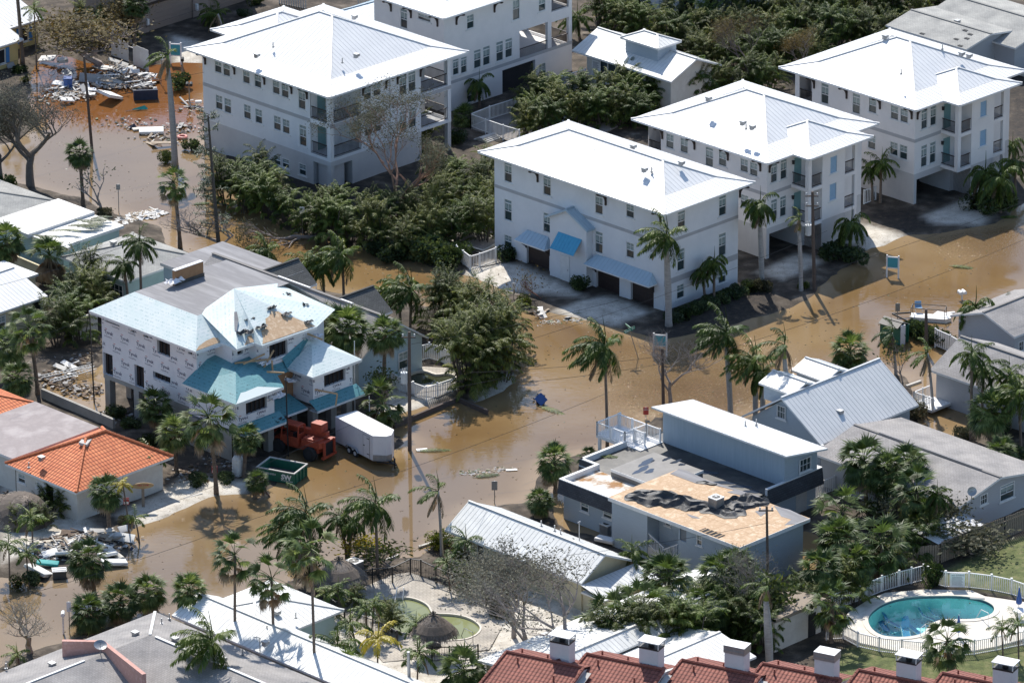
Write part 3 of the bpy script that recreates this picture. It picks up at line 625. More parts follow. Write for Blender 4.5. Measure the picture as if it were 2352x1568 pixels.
H4=bayhouse('white three-storey house with corner balconies farthest right, by the grey shingle cottage',(2105,254),(1788,154.5),(2365,163),t3,t3,t3(1185,710),t3(1310,745),t3(1392,900),t3(1548,700),[(390,570,712,'tall'),(605,640,780,'tall'),(716,668,775),(866,722,820),(932,745,840),(710,920,1022),(862,970,1065),(927,990,1092)],[(1070,748,882,'tall',.85),(1132,722,858,'tall',.85),(1068,990,1140,'tall',.85),(1128,968,1115,'tall',.85)],[(1475,688,800,'shut'),(1472,885,1000,'shut')],(215,540,302,570),[(318,570),(540,640),(768,710),(985,785)],5.9,[(910,505,0,11.2,'p'),(797,257,0,11.9,'g'),(1192,335,0,11.3,'p'),(1320,375,0,11.0,'g'),(1372,388,0,10.9,'g')])
# house A, upper left with two stacked corner balconies
h=House('large white three-storey house behind the broken brown trees, pyramid metal roof',near=(756,224.5),left=(432.4,108),right=(1077,118),H=9.3,ov=1.15)
HA=h;ta,tb=T[0][0],T[0][1];L_,W_=h.L,h.W
w=MB();lo=MB()
hl=wins(h,'L',[(1490,400,500),(1548,422,522),(1683,472,572),(1497,650,750),(1556,672,775),(1690,715,815)],ta)
hl+=wins(h,'L',[(12,508,600),(137,545,645),(198,568,668),(313,608,748,'tall'),(18,745,845),(145,792,892),(205,815,915),(320,855,1000,'tall'),(145,1062,1130),(203,1085,1150),(318,1120,1200)],tb)
hr=wins(h,'R',[(760,592,685),(825,567,658),(1003,508,650,'tall'),(1065,485,628,'tall'),(770,835,930),(828,812,905),(1005,758,900,'tall'),(1068,735,875,'tall')],tb)
cy=2.5;cx=h.rp(*tb(715,700))[0];F=[(3.05,5.8),(6.25,8.95)]
rx0=h.rp(*tb(1127,600))[0];post=.42
oL=[(post,cy,a,b_)for a,b_ in F];oR=[(post,cx,a,b_)for a,b_ in F]+[(rx0,W_-post,a,b_)for a,b_ in F]
cellwall(w,'L',0,L_,2.75,h.H,hl+oL,depth=.1);cellwall(w,'R',0,W_,2.75,h.H,hr+oR,depth=.1)
cellwall(lo,'L',0,L_,0,2.75,hl+[(.4,2.2,.1,2.3)],depth=2);cellwall(lo,'R',0,rx0,0,2.75,[(.4,2.6,.1,2.3)],depth=2)
lo.quad((rx0,0,0),(rx0,4.5,0),(rx0,4.5,2.75),(rx0,0,2.75));lo.quad((rx0,4.5,0),(W_,4.5,0),(W_,4.5,2.75),(rx0,4.5,2.75));lo.quad((rx0,0,2.75),(W_,0,2.75),(W_,4.5,2.75),(rx0,4.5,2.75))
lo.box((W_-post,.02,0),(W_-.02,post,2.75))
w.quad((W_,4.5,2.75),(W_,L_,2.75),(W_,L_,h.H),(W_,4.5,h.H));w.quad((W_,L_,0),(0,L_,0),(0,L_,h.H),(W_,L_,h.H))
w.box((W_-post,0.01,2.75),(W_-.001,post,h.H));w.box((W_-.3,4.1,2.75),(W_-.01,4.5,h.H));w.box((W_-.25,post,5.8),(W_-.02,4.1,6.25));w.box((W_-.25,post,2.75),(W_-.02,4.1,3.05))
for z0,z1 in F:
 corner_balcony(h,w,z0,z1,cx,cy)
 w.quad((rx0,.1,z0),(rx0,4.5,z0),(rx0,4.5,z1),(rx0,.1,z1));w.quad((rx0,4.5,z0),(W_,4.5,z0),(W_,4.5,z1),(rx0,4.5,z1));w.box((rx0+.01,.1,z0-.25),(W_-.03,4.4,z0-.003));w.quad((rx0,.1,z1),(rx0,4.5,z1),(W_,4.5,z1),(W_,.1,z1))
 railing(h.root,(rx0+.05,.14,z0),(W_-post,.14,z0));railing(h.root,(W_-.14,post,z0),(W_-.14,4.1,z0))
 b=MB();b.box((rx0+1.2,2.6,z0),(W_-.7,3.4,z0+.95));b.box((rx0+1.1,2.5,z0+.95),(W_-.6,3.5,z0+1.02));b.build('counter',m_concl,h.root)
 b=MB();b.tube([(rx0+1.8,2.95,z0+1.2),(rx0+3.1,2.95,z0+1.2)],.26,10);b.build('barbecue',m_metal if z0>5 else m_plastic,h.root)
 door(h.root,'R',1.3,z0,1.0,2.3,cy);window(h.root,'L',1.2,z0+1.3,.9,2.1,cx,'hung')
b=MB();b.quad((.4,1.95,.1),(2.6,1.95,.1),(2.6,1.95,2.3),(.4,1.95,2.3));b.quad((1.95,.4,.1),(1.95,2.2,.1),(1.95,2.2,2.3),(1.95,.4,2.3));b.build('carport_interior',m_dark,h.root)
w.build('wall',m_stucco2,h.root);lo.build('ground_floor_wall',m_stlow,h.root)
b=MB();band(b,h,'L',6.0,.32,L_,cy);b.box((-.02,-.02,5.84),(W_,-.001,6.16));b.build('belt_course',m_band,h.root)
for x,y in((1405,400),(1605,470)):bracket(h.root,'L',h.lp(*ta(x,y))[0],h.H-.3)
for x,y in((60,550),(245,615),(350,645)):bracket(h.root,'L',h.lp(*tb(x,y))[0],h.H-.3)
for x,y in((730,635),(888,580),(965,540),(1122,500)):bracket(h.root,'R',h.rp(*tb(x,y))[0],h.H-.3)
b=MB();b.tube([(h.rp(*tb(915,570))[0],-.06,2.8),(h.rp(*tb(915,570))[0],-.06,h.H-.2)],.05,6);b.build('drain_pipe',m_stucco2,h.root)
b=MB();hip(b,-h.ov,W_+h.ov,-h.ov,L_+h.ov,h.H,(2.4,.5),.47)
X,Y=h.hp(*ta(1435,200),h.H);hip(b,X,X+9,Y-8.5,Y,h.H-.02,(1.8,.4),.45)
b.build('roof',[m_roofw,m_ribw,m_trim],h.root)
b=MB();b.box((X+1,L_+.02,0),(X+8,Y-1,h.H));b.build('rear_wing_wall',m_stucco2,h.root)
vents(h.root,[(onroof(h,tb,683,385,11.0),'g'),(onroof(h,tb,590,428,10.6),'p'),(onroof(h,tb,117,320,10.6),'p'),(onroof(h,tb,2,385,10.4),'g'),(onroof(h,tb,670,122,12.0),'g')])
# house B, top centre
h=House('tall white house at the top edge with open shaded balconies and garage',near=(1020,43.7),left=(830,-22),right=(1345,-64),H=9.6,ov=1.0)
HB=h;L_=h.L;W_=h.rp(*t2(410,300))[0]
w=MB();lo=MB()
hl=wins(h,'L',[(1010,60,195,'tall'),(1150,98,145,'hung',1.7)],tb)
hr=wins(h,'R',[(1465,100,198),(1365,402,515,'tall',.8),(1420,388,502,'tall',.8),(1513,338,468,'tall'),(1575,315,448,'tall'),(1665,282,420,'tall'),(1727,262,395,'tall'),(1468,598,702)],tb)
hr+=wins(h,'R',[(205,-20,78),(28,-30,138,'tall'),(207,432,545)],t2)
def hole(t,x0,x1,yt,yb):
 a0,z0=h.rp(*t(x0,yb));a1,_=h.rp(*t(x1,yb));_,z1=h.rp(*t(x0,yt));return(a0,a1,z0,z1)
B1,B2,B3,B4=hole(t2,52,245,215,418),hole(t2,270,388,155,345),hole(t2,270,388,-80,85),hole(tb,1685,1825+85,515,740)
B4=(B4[0],B4[1],.1,2.4);hr2=hr+[B1,B2,B3,B4]
cellwall(w,'L',0,L_,0,h.H,hl);cellwall(w,'R',0,W_,0,h.H,hr2,depth=.3)
w.quad((W_,7.5,0),(W_,L_,0),(W_,L_,h.H),(W_,7.5,h.H));w.quad((W_,L_,0),(0,L_,0),(0,L_,h.H),(W_,L_,h.H));w.quad((W_,0,0),(W_,7.5,0),(W_,7.5,B1[2]),(W_,0,B1[2]))
w.box((W_-.45,2.6,B1[2]),(W_-.01,3.0,h.H));w.box((W_-.45,5.6,B1[2]),(W_-.01,6.0,h.H))
for z0 in(B1[2]-.2,B3[2]-.2):w.box((B1[0]-.3,.3,z0),(W_-.02,7.4,z0+.19))
w.quad((B1[0]-.3,.3,B1[2]),(B1[0]-.3,7.4,B1[2]),(B1[0]-.3,7.4,h.H),(B1[0]-.3,.3,h.H));w.quad((B1[0]-.3,7.4,B1[2]),(W_,7.4,B1[2]),(W_,7.4,h.H),(B1[0]-.3,7.4,h.H))
for q in(B1,B2,B3):railing(h.root,(q[0],.15,q[2]),(q[1],.15,q[2]))
for z0 in(B1[2],B3[2]):
 for y0,y1 in((.3,2.6),(3.0,5.6),(6.0,7.4)):railing(h.root,(W_-.2,y0,z0),(W_-.2,y1,z0))
w.build('wall',m_stucco,h.root)
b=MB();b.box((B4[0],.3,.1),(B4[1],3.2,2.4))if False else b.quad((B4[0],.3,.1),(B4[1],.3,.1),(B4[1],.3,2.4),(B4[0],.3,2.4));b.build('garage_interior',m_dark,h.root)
b=MB();band(b,h,'R',2.9,.3,W_);b.build('belt_course',m_band,h.root)
for x,y in((925,60),(1062,105),(1243,165)):bracket(h.root,'L',h.lp(*tb(x,y))[0],h.H-.3)
for x,y in((1368,155),(1628,70)):bracket(h.root,'R',h.rp(*tb(x,y))[0],h.H-.3)
b=MB();hip(b,-h.ov,W_+h.ov,-h.ov,L_+h.ov,h.H,(2.4,.5),.45);b.build('roof',[m_roofw,m_ribw,m_trim],h.root)
X,Y=h.hp(*tb(780,60),6.5)
b=MB();b.box((.5,L_+.02,0),(7,L_+5,6.2));b.build('side_wing_wall',m_stucco,h.root);b=MB();hip(b,-.3,7.5,L_-.5,L_+5.6,6.2,None,.4);b.build('side_wing_roof',[m_roofb,m_ribb,m_trim],h.root)
# more materials and lettering
m_shg=shingle('shingle_grey',(0.42,0.42,0.40),(0.36,0.36,0.345),(0.27,0.27,0.26))
m_shd=shingle('shingle_dark',(0.115,0.12,0.12),(0.085,0.09,0.09),(0.05,0.05,0.05))
m_shb=shingle('shingle_brown_grey',(0.36,0.345,0.34),(0.31,0.295,0.29),(0.22,0.21,0.205))
m_orange=tilemat('tile_orange',(0.56,0.16,0.062),(0.66,0.22,0.09),(0.30,0.07,0.03))
m_redt=tilemat('tile_red',(0.24,0.075,0.052),(0.30,0.10,0.07),(0.11,0.032,0.024))
m_ridgeo=M('tile_orange_ridge',(0.60,0.19,0.08),(0.5,0.15,0.06),scale=5,rough=.8)
m_ridger=M('tile_red_ridge',(0.27,0.085,0.06),(0.2,0.065,0.045),scale=5,rough=.8)
m_cream=M('wall_cream',(0.62,0.56,0.40),(0.56,0.50,0.35),scale=1,rough=.85)
m_yellow=M('wall_yellow',(0.62,0.47,0.20),(0.55,0.42,0.18),scale=1,rough=.85)
m_offw=M('wall_offwhite',(0.64,0.61,0.56),(0.57,0.54,0.49),scale=.8,rough=.85,c3=(.62,.6,.55))
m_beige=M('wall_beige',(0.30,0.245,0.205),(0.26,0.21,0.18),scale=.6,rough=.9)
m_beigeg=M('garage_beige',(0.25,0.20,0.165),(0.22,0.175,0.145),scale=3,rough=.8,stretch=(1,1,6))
m_ltblue=M('siding_light_blue',(0.42,0.53,0.58),(0.38,0.49,0.54),scale=2,rough=.7,stretch=(1,1,8),bump=.3)
m_aqua=M('wall_pale_aqua',(0.44,0.56,0.55),(0.38,0.50,0.49),scale=1,rough=.8)
m_bluegrey=M('siding_blue_grey',(0.38,0.44,0.49),(0.34,0.40,0.45),scale=2,rough=.75,stretch=(1,1,9),bump=.35)
m_bluev=M('panel_blue_grey',(0.36,0.43,0.49),(0.31,0.38,0.44),scale=1.2,rough=.75,stretch=(5,5,.3),bump=.4)
m_mansard=shingle('mansard_slate',(0.075,0.082,0.095),(0.055,0.06,0.07),(0.03,0.03,0.035))
m_greysid=M('siding_grey',(0.40,0.41,0.43),(0.36,0.37,0.39),scale=2,rough=.8,stretch=(1,1,9),bump=.3)
m_flatg=M('flat_roof_grey_felt',(0.28,0.275,0.28),(0.20,0.195,0.20),scale=.7,rough=.9,stretch=(1,.12,1),c3=(.31,.305,.31))
m_flatp=M('flat_roof_mauve',(0.34,0.30,0.29),(0.27,0.235,0.23),scale=.35,rough=.85,c3=(.38,.34,.33))
m_flatw=M('flat_roof_white',(0.80,0.79,0.75),(0.72,0.70,0.66),scale=.5,rough=.7,c3=(.82,.81,.78))
m_tar=M('roof_black_membrane',(0.03,0.03,0.032),(0.055,0.053,0.05),scale=.8,rough=.55,c3=(.10,.095,.085))
m_fold=M('torn_black_membrane',(0.02,0.021,0.023),(0.045,0.046,0.048),scale=3,rough=.55,bump=.4)
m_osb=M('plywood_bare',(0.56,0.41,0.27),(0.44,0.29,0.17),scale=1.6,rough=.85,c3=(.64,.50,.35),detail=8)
m_osbd=M('plywood_shaded',(0.30,0.17,0.09),(0.24,0.13,0.065),scale=3,rough=.85)  # plywood with shade put into its colour; sheet joints use it too
m_wrap=M('house_wrap',(0.74,0.73,0.74),(0.66,0.65,0.67),scale=1.2,rough=.6,bump=.25,bscale=3)
m_pink=M('parapet_pink',(0.58,0.33,0.28),(0.50,0.27,0.22),scale=2,rough=.85,c3=(.62,.38,.33))
m_wood=M('wood_weathered',(0.28,0.23,0.18),(0.20,0.16,0.12),scale=5,rough=.85,stretch=(4,4,1))
m_lumber=M('lumber',(0.45,0.31,0.18),(0.36,0.24,0.13),scale=4,rough=.8)
m_chim=M('chimney_stucco',(0.66,0.62,0.62),(0.60,0.56,0.56),scale=1,rough=.85,bump=.2)
def membrane(name,c,ink,c2):
 m,n,l,b=newmat(name);uv=n.new('ShaderNodeUVMap')
 br=n.new('ShaderNodeTexBrick');l.new(uv.outputs[0],br.inputs[0]);br.inputs['Scale'].default_value=1;br.inputs['Brick Width'].default_value=.62;br.inputs['Row Height'].default_value=.31
 br.inputs['Mortar Size'].default_value=.085;br.inputs['Mortar Smooth'].default_value=.1;br.inputs['Color1'].default_value=(1,)*4;br.inputs['Color2'].default_value=(.2,.2,.2,1);br.inputs['Mortar'].default_value=(0,0,0,1)
 mp=n.new('ShaderNodeMapping');mp.inputs['Scale'].default_value=(14,5,1);l.new(uv.outputs[0],mp.inputs[0])
 no=n.new('ShaderNodeTexNoise');no.inputs['Scale'].default_value=1.2;no.inputs['Detail'].default_value=1;l.new(mp.outputs[0],no.inputs[0])
 r=ramp(n,[(.5,(0,)*3),(.56,(1,)*3)]);l.new(no.outputs['Fac'],r.inputs[0])
 mu=n.new('ShaderNodeMixRGB');mu.blend_type='MULTIPLY';mu.inputs[0].default_value=1;l.new(br.outputs['Color'],mu.inputs[1]);l.new(r.outputs[0],mu.inputs[2])
 n2=n.new('ShaderNodeTexNoise');n2.inputs['Scale'].default_value=.5;n2.inputs['Detail'].default_value=4;l.new(uv.outputs[0],n2.inputs[0]);r2=ramp(n,[(.35,c),(.65,c2)]);l.new(n2.outputs['Fac'],r2.inputs[0])
 mx=n.new('ShaderNodeMixRGB');l.new(mu.outputs[0],mx.inputs[0]);l.new(r2.outputs[0],mx.inputs[1]);mx.inputs[2].default_value=c4(ink)
 l.new(mx.outputs[0],b.inputs['Base Color']);b.inputs['Roughness'].default_value=.45
 bp=n.new('ShaderNodeBump');bp.inputs['Strength'].default_value=.4;bp.inputs['Distance'].default_value=.06;l.new(n2.outputs['Fac'],bp.inputs['Height']);l.new(bp.outputs[0],b.inputs['Normal'])
 return m
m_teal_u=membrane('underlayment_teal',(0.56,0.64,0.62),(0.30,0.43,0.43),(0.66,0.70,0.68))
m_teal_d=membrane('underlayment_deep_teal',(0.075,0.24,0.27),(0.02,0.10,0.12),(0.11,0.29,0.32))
m_ink=M('ink_navy',(0.03,0.035,0.09),scale=3,rough=.6);m_inkr=M('ink_red',(0.50,0.10,0.09),scale=3,rough=.6);m_inkw=M('ink_white',(0.78,0.80,0.80),scale=3,rough=.6)
m_inkb=M('ink_blue',(0.04,0.22,0.50),scale=3,rough=.6)
TXT={}
def textmesh(s,bold=0.0):
 if(s,bold)in TXT:return TXT[(s,bold)]
 cu=bpy.data.curves.new('lettering','FONT');cu.body=s;cu.resolution_u=1;cu.offset=bold
 o=bpy.data.objects.new('lettering',cu);col.objects.link(o);bpy.context.view_layer.update()
 me=bpy.data.meshes.new_from_object(o.evaluated_get(bpy.context.evaluated_depsgraph_get()))
 vs=[v.co.copy()for v in me.vertices];fs=[tuple(p.vertices)for p in me.polygons]
 bpy.data.objects.remove(o);bpy.data.curves.remove(cu);bpy.data.meshes.remove(me)
 w=max([v.x for v in vs]or[1]);TXT[(s,bold)]=(vs,fs,w);return TXT[(s,bold)]
def write(mb,s,org,u,v,h,m=0,clip=None,bold=0.0,center=False):
 """lettering of height h at org, along u, up v; clip(pa, pb)->bool in metres of the wall"""
 vs,fs,w=textmesh(s,bold);k=len(mb.v);org,u,v=Vector(org),Vector(u),Vector(v)
 if center:org=org-u*(w*h/.72)/2
 pts=[org+u*(q.x*h/.72)+v*(q.y*h/.72)for q in vs];mb.v+=[tuple(p)for p in pts]
 for f in fs:
  if clip and not all(clip(pts[i])for i in f):continue
  mb.face([k+i for i in f],m)
def flatroof(mb,x0,x1,y0,y1,z,m=0,t=.2,tm=1,curb=0):
 mb.quad((x0,y0,z),(x1,y0,z),(x1,y1,z),(x0,y1,z),m=m,uv=[(0,0),(x1-x0,0),(x1-x0,y1-y0),(0,y1-y0)])
 for a,b in(((x0,y0),(x1,y0)),((x1,y0),(x1,y1)),((x1,y1),(x0,y1)),((x0,y1),(x0,y0))):mb.quad((*a,z-t),(*b,z-t),(*b,z),(*a,z),m=tm)
 mb.quad((x0,y1,z-t),(x1,y1,z-t),(x1,y0,z-t),(x0,y0,z-t),m=tm)
 if curb:
  c=.22
  for a,b in(((x0,y0),(x1,y0+c)),((x0,y1-c),(x1,y1)),((x0,y0+c),(x0+c,y1-c)),((x1-c,y0+c),(x1,y1-c))):mb.box((*a,z+.002),(*b,z+curb),tm)
def boxwalls(h,x0,x1,y0,y1,z0,z1,mat,hl=(),hr=(),name='wall',gab=None):
 b=MB();cellwall(b,'L',y0,y1,z0,z1,hl,off=x0);cellwall(b,'R',x0,x1,z0,z1,hr,off=y0)
 b.quad((x1,y0,z0),(x1,y1,z0),(x1,y1,z1),(x1,y0,z1));b.quad((x1,y1,z0),(x0,y1,z0),(x0,y1,z1),(x1,y1,z1))
 if gab:
  ax,c,zr=gab
  if ax=='y':
   for y in(y0,y1):b.quad((x0,y,z1),(x1,y,z1),(c,y,zr))
  else:
   for x in(x0,x1):b.quad((x,y0,z1),(x,y1,z1),(x,c,zr))
 o=b.build(name,mat,h.root);return o
# the unfinished house in house wrap
h=House('unfinished house wrapped in white printed house wrap with torn teal roof underlayment',name='unfinished_house',near=(450,808),left=(195,710.5),right=(560,772),H=8.2,ov=.7,L=11.2,W=13)
HU=h;zf=2.85;Wx=12.6
def wwall(par,face,a0,a1,z0,z1,holes,off,txt=True,red=True,depth=.25,seed=1):
 b=MB();cellwall(b,face,a0,a1,z0,z1,holes,off=off,depth=depth);o=b.build('wrapped_wall',m_wrap,par)
 if not txt:return o
 t=MB();u=Vector((0,-1,0))if face=='L'else Vector((1,0,0));rs=random.Random(seed)
 def W3(a,z):return(off-.006,a,z)if face=='L'else(a,off-.006,z)
 def ok(p):
  a=p.y if face=='L'else p.x
  return a0+.02<a<a1-.02 and z0+.02<p.z<z1-.02 and not any(q[0]-.03<a<q[1]+.03 and q[2]-.03<p.z<q[3]+.03 for q in holes)
 row=0;z=z1-.75
 while z>z0-.2:
  a=a0-.8+(row%2)*.95
  while a<a1+1:
   start=a+1.25 if face=='L'else a
   write(t,'Tyvek',W3(start,z),u,(0,0,1),.30,0,ok,.02);write(t,'HomeWrap.',W3(start,z-.28),u,(0,0,1),.13,0,ok,.01)
   c=Vector(W3(start,z+.4))+u*.05;k=len(t.v);q=[c,c+u*.26+Vector((0,0,-.02)),c+u*.3+Vector((0,0,.03)),c+u*.08+Vector((0,0,.05))]
   if all(ok(x)for x in q):t.quad(*q,m=1)
   a+=1.9
  z-=1.05;row+=1
 t.build('printed_lettering',[m_ink,m_inkr],par);return o
def void(h,face,a0,a1,z0,z1,off,d=.26,nm='dark_opening'):
 b=MB()
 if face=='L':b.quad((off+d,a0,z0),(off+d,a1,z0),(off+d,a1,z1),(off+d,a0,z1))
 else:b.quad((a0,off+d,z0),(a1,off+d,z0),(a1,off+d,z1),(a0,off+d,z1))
 k=0;s=MB();a=a0+.3
 while a<a1-.1:
  if face=='L':s.box((off+d-.1,a-.03,z0),(off+d-.02,a+.03,z1))
  else:s.box((a-.03,off+d-.1,z0),(a+.03,off+d-.02,z1))
  a+=.45
 o=b.build(nm,m_dark,h.root);s.build('stud',m_brown,o)if len(s.v)else None
def px(h,face,tile,x0,x1,yt,yb,off=0.0):
 f=h.lp if face=='L'else h.rp;a,z1=f(*tile(x0,yt),off);a2,_=f(*tile(x1,yt),off);z0=f(*tile(x0,yb),off)[1]
 return(min(a,a2),max(a,a2),z0,z1)
t4,t5=T[1][0],T[1][1]
hl=[px(h,'L',t4,1072,1160,768,860),px(h,'L',t4,705,768,855,1010),px(h,'L',t4,918,982,938,1095),px(h,'L',t4,1045,1163,985,1030),px(h,'L',t4,715,815,635,645),px(h,'L',t4,895,920,700,718),px(h,'L',t4,980,1015,735,750),px(h,'L',t4,1285,1315,850,866)]
wwall(h.root,'L',-.0,h.L,zf,h.H,hl,0.0)
for i,q in enumerate(hl):
 if i==1:void(h,'L',q[0]+.5,q[1],q[2],q[3],0)
 else:void(h,'L',*q,0)
xb,yb=1.95,-1.95
wwall(h.root,'R',0,xb+.02,zf,h.H,[],0.0,seed=2);wwall(h.root,'L',yb,0,5.2,h.H,[],xb,txt=False)
hb=[px(h,'R',t4,1622,1662,815,880,yb)];wwall(h.root,'R',xb,3.8,5.0,h.H,hb,yb,seed=3);void(h,'R',*hb[0],yb)
ye=-2.8;hq=[px(h,'R',t5,90,215,790,915,ye),px(h,'R',t5,298,320,712,740,ye)]
wwall(h.root,'L',ye,yb,4.8,h.H,[],3.8,txt=False);wwall(h.root,'R',3.8,9.0,4.8,h.H,hq,ye,seed=4);[void(h,'R',*q,ye)for q in hq]
b=MB();b.quad((Wx,-1.2,0),(Wx,h.L,0),(Wx,h.L,h.H),(Wx,-1.2,h.H));b.quad((Wx,h.L,zf),(0,h.L,zf),(0,h.L,h.H),(Wx,h.L,h.H));b.quad((9,ye,zf),(Wx,-1.2,zf),(Wx,-1.2,h.H),(9,ye,h.H));b.build('rear_wall',m_wrap,h.root)
b=MB();b.box((.02,.02,zf-.38),(Wx-.1,h.L-.02,zf-.004));b.build('concrete_slab',m_conc,h.root)
for X,Y in((.02,h.L-.75),(2.3,h.L-.7),(.02,h.L-4.2),(4.6,h.L-1.2),(3.2,h.L-4.5),(7.4,h.L-1.2)):
 b=MB();b.box((X,Y,-.3),(X+.6,Y+.6,zf-.38));b.build('concrete_column',m_conc,h.root)
b=MB();b.quad((.05,0,0),(.05,6.2,0),(.05,6.2,zf-.38),(.05,0,zf-.38));b.build('block_wall',m_conc,h.root)
e=.7;x0,x1,y0,y1=-e,Wx+e,-e,h.L+e;zd,ins=h.H+1.6,2.6
b=MB();q0=[(x0,y0,h.H),(x1,y0-1,h.H),(x1,y1,h.H),(x0,y1,h.H)];q1=[(x0+ins,y0+ins,zd),(x1-1.5,y0+ins,zd),(x1-1.5,y1-ins,zd),(x0+ins,y1-ins,zd)]
roofpoly(b,[q0[3],q0[0],q1[0],q1[3]],0);roofpoly(b,[q0[2],q0[3],q1[3],q1[2]],0);roofpoly(b,[q0[1],q0[2],q1[2],q1[1]],0)
b.quad(*[Vector(p)for p in q1],m=1,uv=[(p[0],p[1])for p in q1])
for a,c in((0,3),(2,3)):b.quad(Vector(q0[a])-Vector((0,0,.2)),Vector(q0[c])-Vector((0,0,.2)),q0[c],q0[a],m=2)
b.quad(*[Vector(p)-Vector((0,0,.2))for p in q0[::-1]],m=2)
B0,B1,B2,B3,B4,B5=(x0,y0,h.H),(1.9,y0,h.H),(1.9,-2.6,h.H),(3.75,-2.6,h.H),(3.8,-3.45,h.H),(9.6,-3.6,h.H)
ap=(5.9,2.0,10.95);vN=(x0+ins,y0+ins,zd)
roofpoly(b,[B0,B1,(2.35,1.9,zd),vN],0);roofpoly(b,[B1,B2,(3.4,1.2,9.9),(2.35,1.9,zd)],0);roofpoly(b,[B1,(2.35,1.9,zd),(3.4,2.6,zd+.02),ap],0)
roofpoly(b,[B2,B3,(5.3,.2,10.0),ap,(3.4,1.6,10.0)][:3]+[ap],0);roofpoly(b,[B2,ap,(2.35,1.9,zd)],0)
roofpoly(b,[B3,B4,ap],0);roofpoly(b,[B4,B5,ap],0);roofpoly(b,[B5,(13.2,-1.9,h.H),ap],0);roofpoly(b,[(13.2,-1.9,h.H),(11.1,2.5,zd),ap],0);b.quad(ap,(11.1,2.5,zd),(8.5,3.4,zd),(5.2,3.0,zd),m=0,uv=[(0,0),(5,0),(4,3),(0,3)])
for a,c in((B0,B1),(B1,B2),(B2,B3),(B3,B4),(B4,B5)):b.quad(Vector(a)-Vector((0,0,.2)),Vector(c)-Vector((0,0,.2)),c,a,m=2)
b.build('roof_underlayment',[m_teal_u,m_flatg,m_trim],h.root)
def patch(par,nm,mat,pts,lift=.03):
 b=MB();P_=[Vector(p)+Vector((0,0,lift))for p in pts];b.quad(*P_);b.quad(*[p-Vector((0,0,.02))for p in P_[::-1]]);return b.build(nm,mat,par)
def slope(pA,pB,pC,uvs):
 pA,pB,pC=Vector(pA),Vector(pB),Vector(pC);return[pA+(pB-pA)*u+(pC-pA)*v for u,v in uvs]
patch(h.root,'bare_sheathing',m_osb,slope(B4,B5,ap,[(.02,.02),(.97,.02),(.93,.06),(.80,.17),(.70,.26),(.60,.30),(.52,.42),(.40,.47),(.34,.40),(.26,.38),(.20,.24),(.10,.22),(.07,.1)]))
patch(h.root,'bare_sheathing',m_osb,slope(B0,B1,vN,[(.0,.02),(1,.02),(.95,.14),(.7,.22),(.4,.2),(.1,.12)]))
patch(h.root,'bare_sheathing',m_osb,slope(B2,B3,ap,[(.45,.02),(1,.02),(.95,.14),(.7,.2),(.6,.1)]))
patch(h.root,'torn_felt',m_flatg,slope(B1,B2,ap,[(.5,.25),(.75,.3),(.7,.5),(.5,.62),(.35,.6),(.48,.45)]),.05)
rs=random.Random(4)
def rag(par,c,s,mat,nm='torn_scrap',n=7,seed=0):
 r_=random.Random(seed);b=MB();N=6;g=[[Vector(c)+Vector(((i/N-.5)*s*1.6+r_.uniform(-.1,.1)*s,(j/N-.5)*s+r_.uniform(-.12,.12)*s,.06+abs(r_.gauss(0,.16))*s))for i in range(N+1)]for j in range(N+1)]
 for j in range(N):
  for i in range(N):
   if(i in(0,N-1)and j in(0,N-1))or r_.random()<.12:continue
   b.quad(g[j][i],g[j][i+1],g[j+1][i+1],g[j+1][i])
 return b.build(nm,mat,par)
for i,(u,v,s)in enumerate(((.12,.26,.7),(.62,.33,.6),(.42,.5,.6),(.9,.1,.5))):rag(h.root,slope(B4,B5,ap,[(u,v)])[0],s,m_fold,seed=i)
for i,(u,v,s)in enumerate(((.5,.2,.9),(.8,.4,.6))):rag(h.root,slope(B2,B3,ap,[(u,v)])[0],s,m_fold,seed=i+9)
X,Y=h.hp(*t5(330,540),8.9);rag(h.root,(X,Y,8.9),.5,m_fold,seed=20);X,Y=h.hp(*t5(210,480),9.3);rag(h.root,(X,Y,9.4),.5,m_fold,seed=21)
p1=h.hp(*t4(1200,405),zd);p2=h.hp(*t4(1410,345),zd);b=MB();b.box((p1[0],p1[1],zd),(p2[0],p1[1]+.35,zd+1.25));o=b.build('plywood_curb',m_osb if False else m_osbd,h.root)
b=MB();b.box((p1[0]-.05,p1[1]-.03,zd),(p2[0]+.08,p1[1]-.005,zd+.3));b.build('felt_upturn',m_tar,o);rag(o,(p1[0]-.1,p1[1],zd+.3),1.0,m_wrap,nm='wrap_flap',seed=3);b=MB();b.box((p1[0],p1[1],zd+1.25),(p2[0],p1[1]+.36,zd+1.3));b.build('cap_board',m_wrap,o)
def wing(x0,x1,y0,y1,z1,zr_in,wl,wr,txseed,skirt=True,hipn=True):
 wwall(h.root,'L',y0,y1,zf,z1,wl,x0,seed=txseed);wwall(h.root,'R',x0,x1,zf,z1,wr,y0,seed=txseed+1)
 for q in wr:void(h,'R',*q,y0)
 b=MB();b.quad((x1,y0,zf),(x1,y1,zf),(x1,y1,z1),(x1,y0,z1));b.build('rear_wall',m_wrap,h.root)
ws=px(h,'R',t5,-70,75,1175,1290,-5.5);wing(-.9,3.1,-5.5,0,5.5,0,[],[(ws[0],ws[1],ws[2],ws[3])],11)
wr_=px(h,'R',t5,465,612,1000,1100,-5.7);wing(7.1,11.4,-5.7,ye,5.5,0,[],[wr_],21)
b=MB();o5=.55
S0,S1,S2=(-.9-o5,-5.5-o5,5.5),(3.1+o5,-5.5-o5,5.5),(-.9-o5,.2,5.5)
SA=(1.1,-3.3,6.7);SB=(1.6,0,7.0)
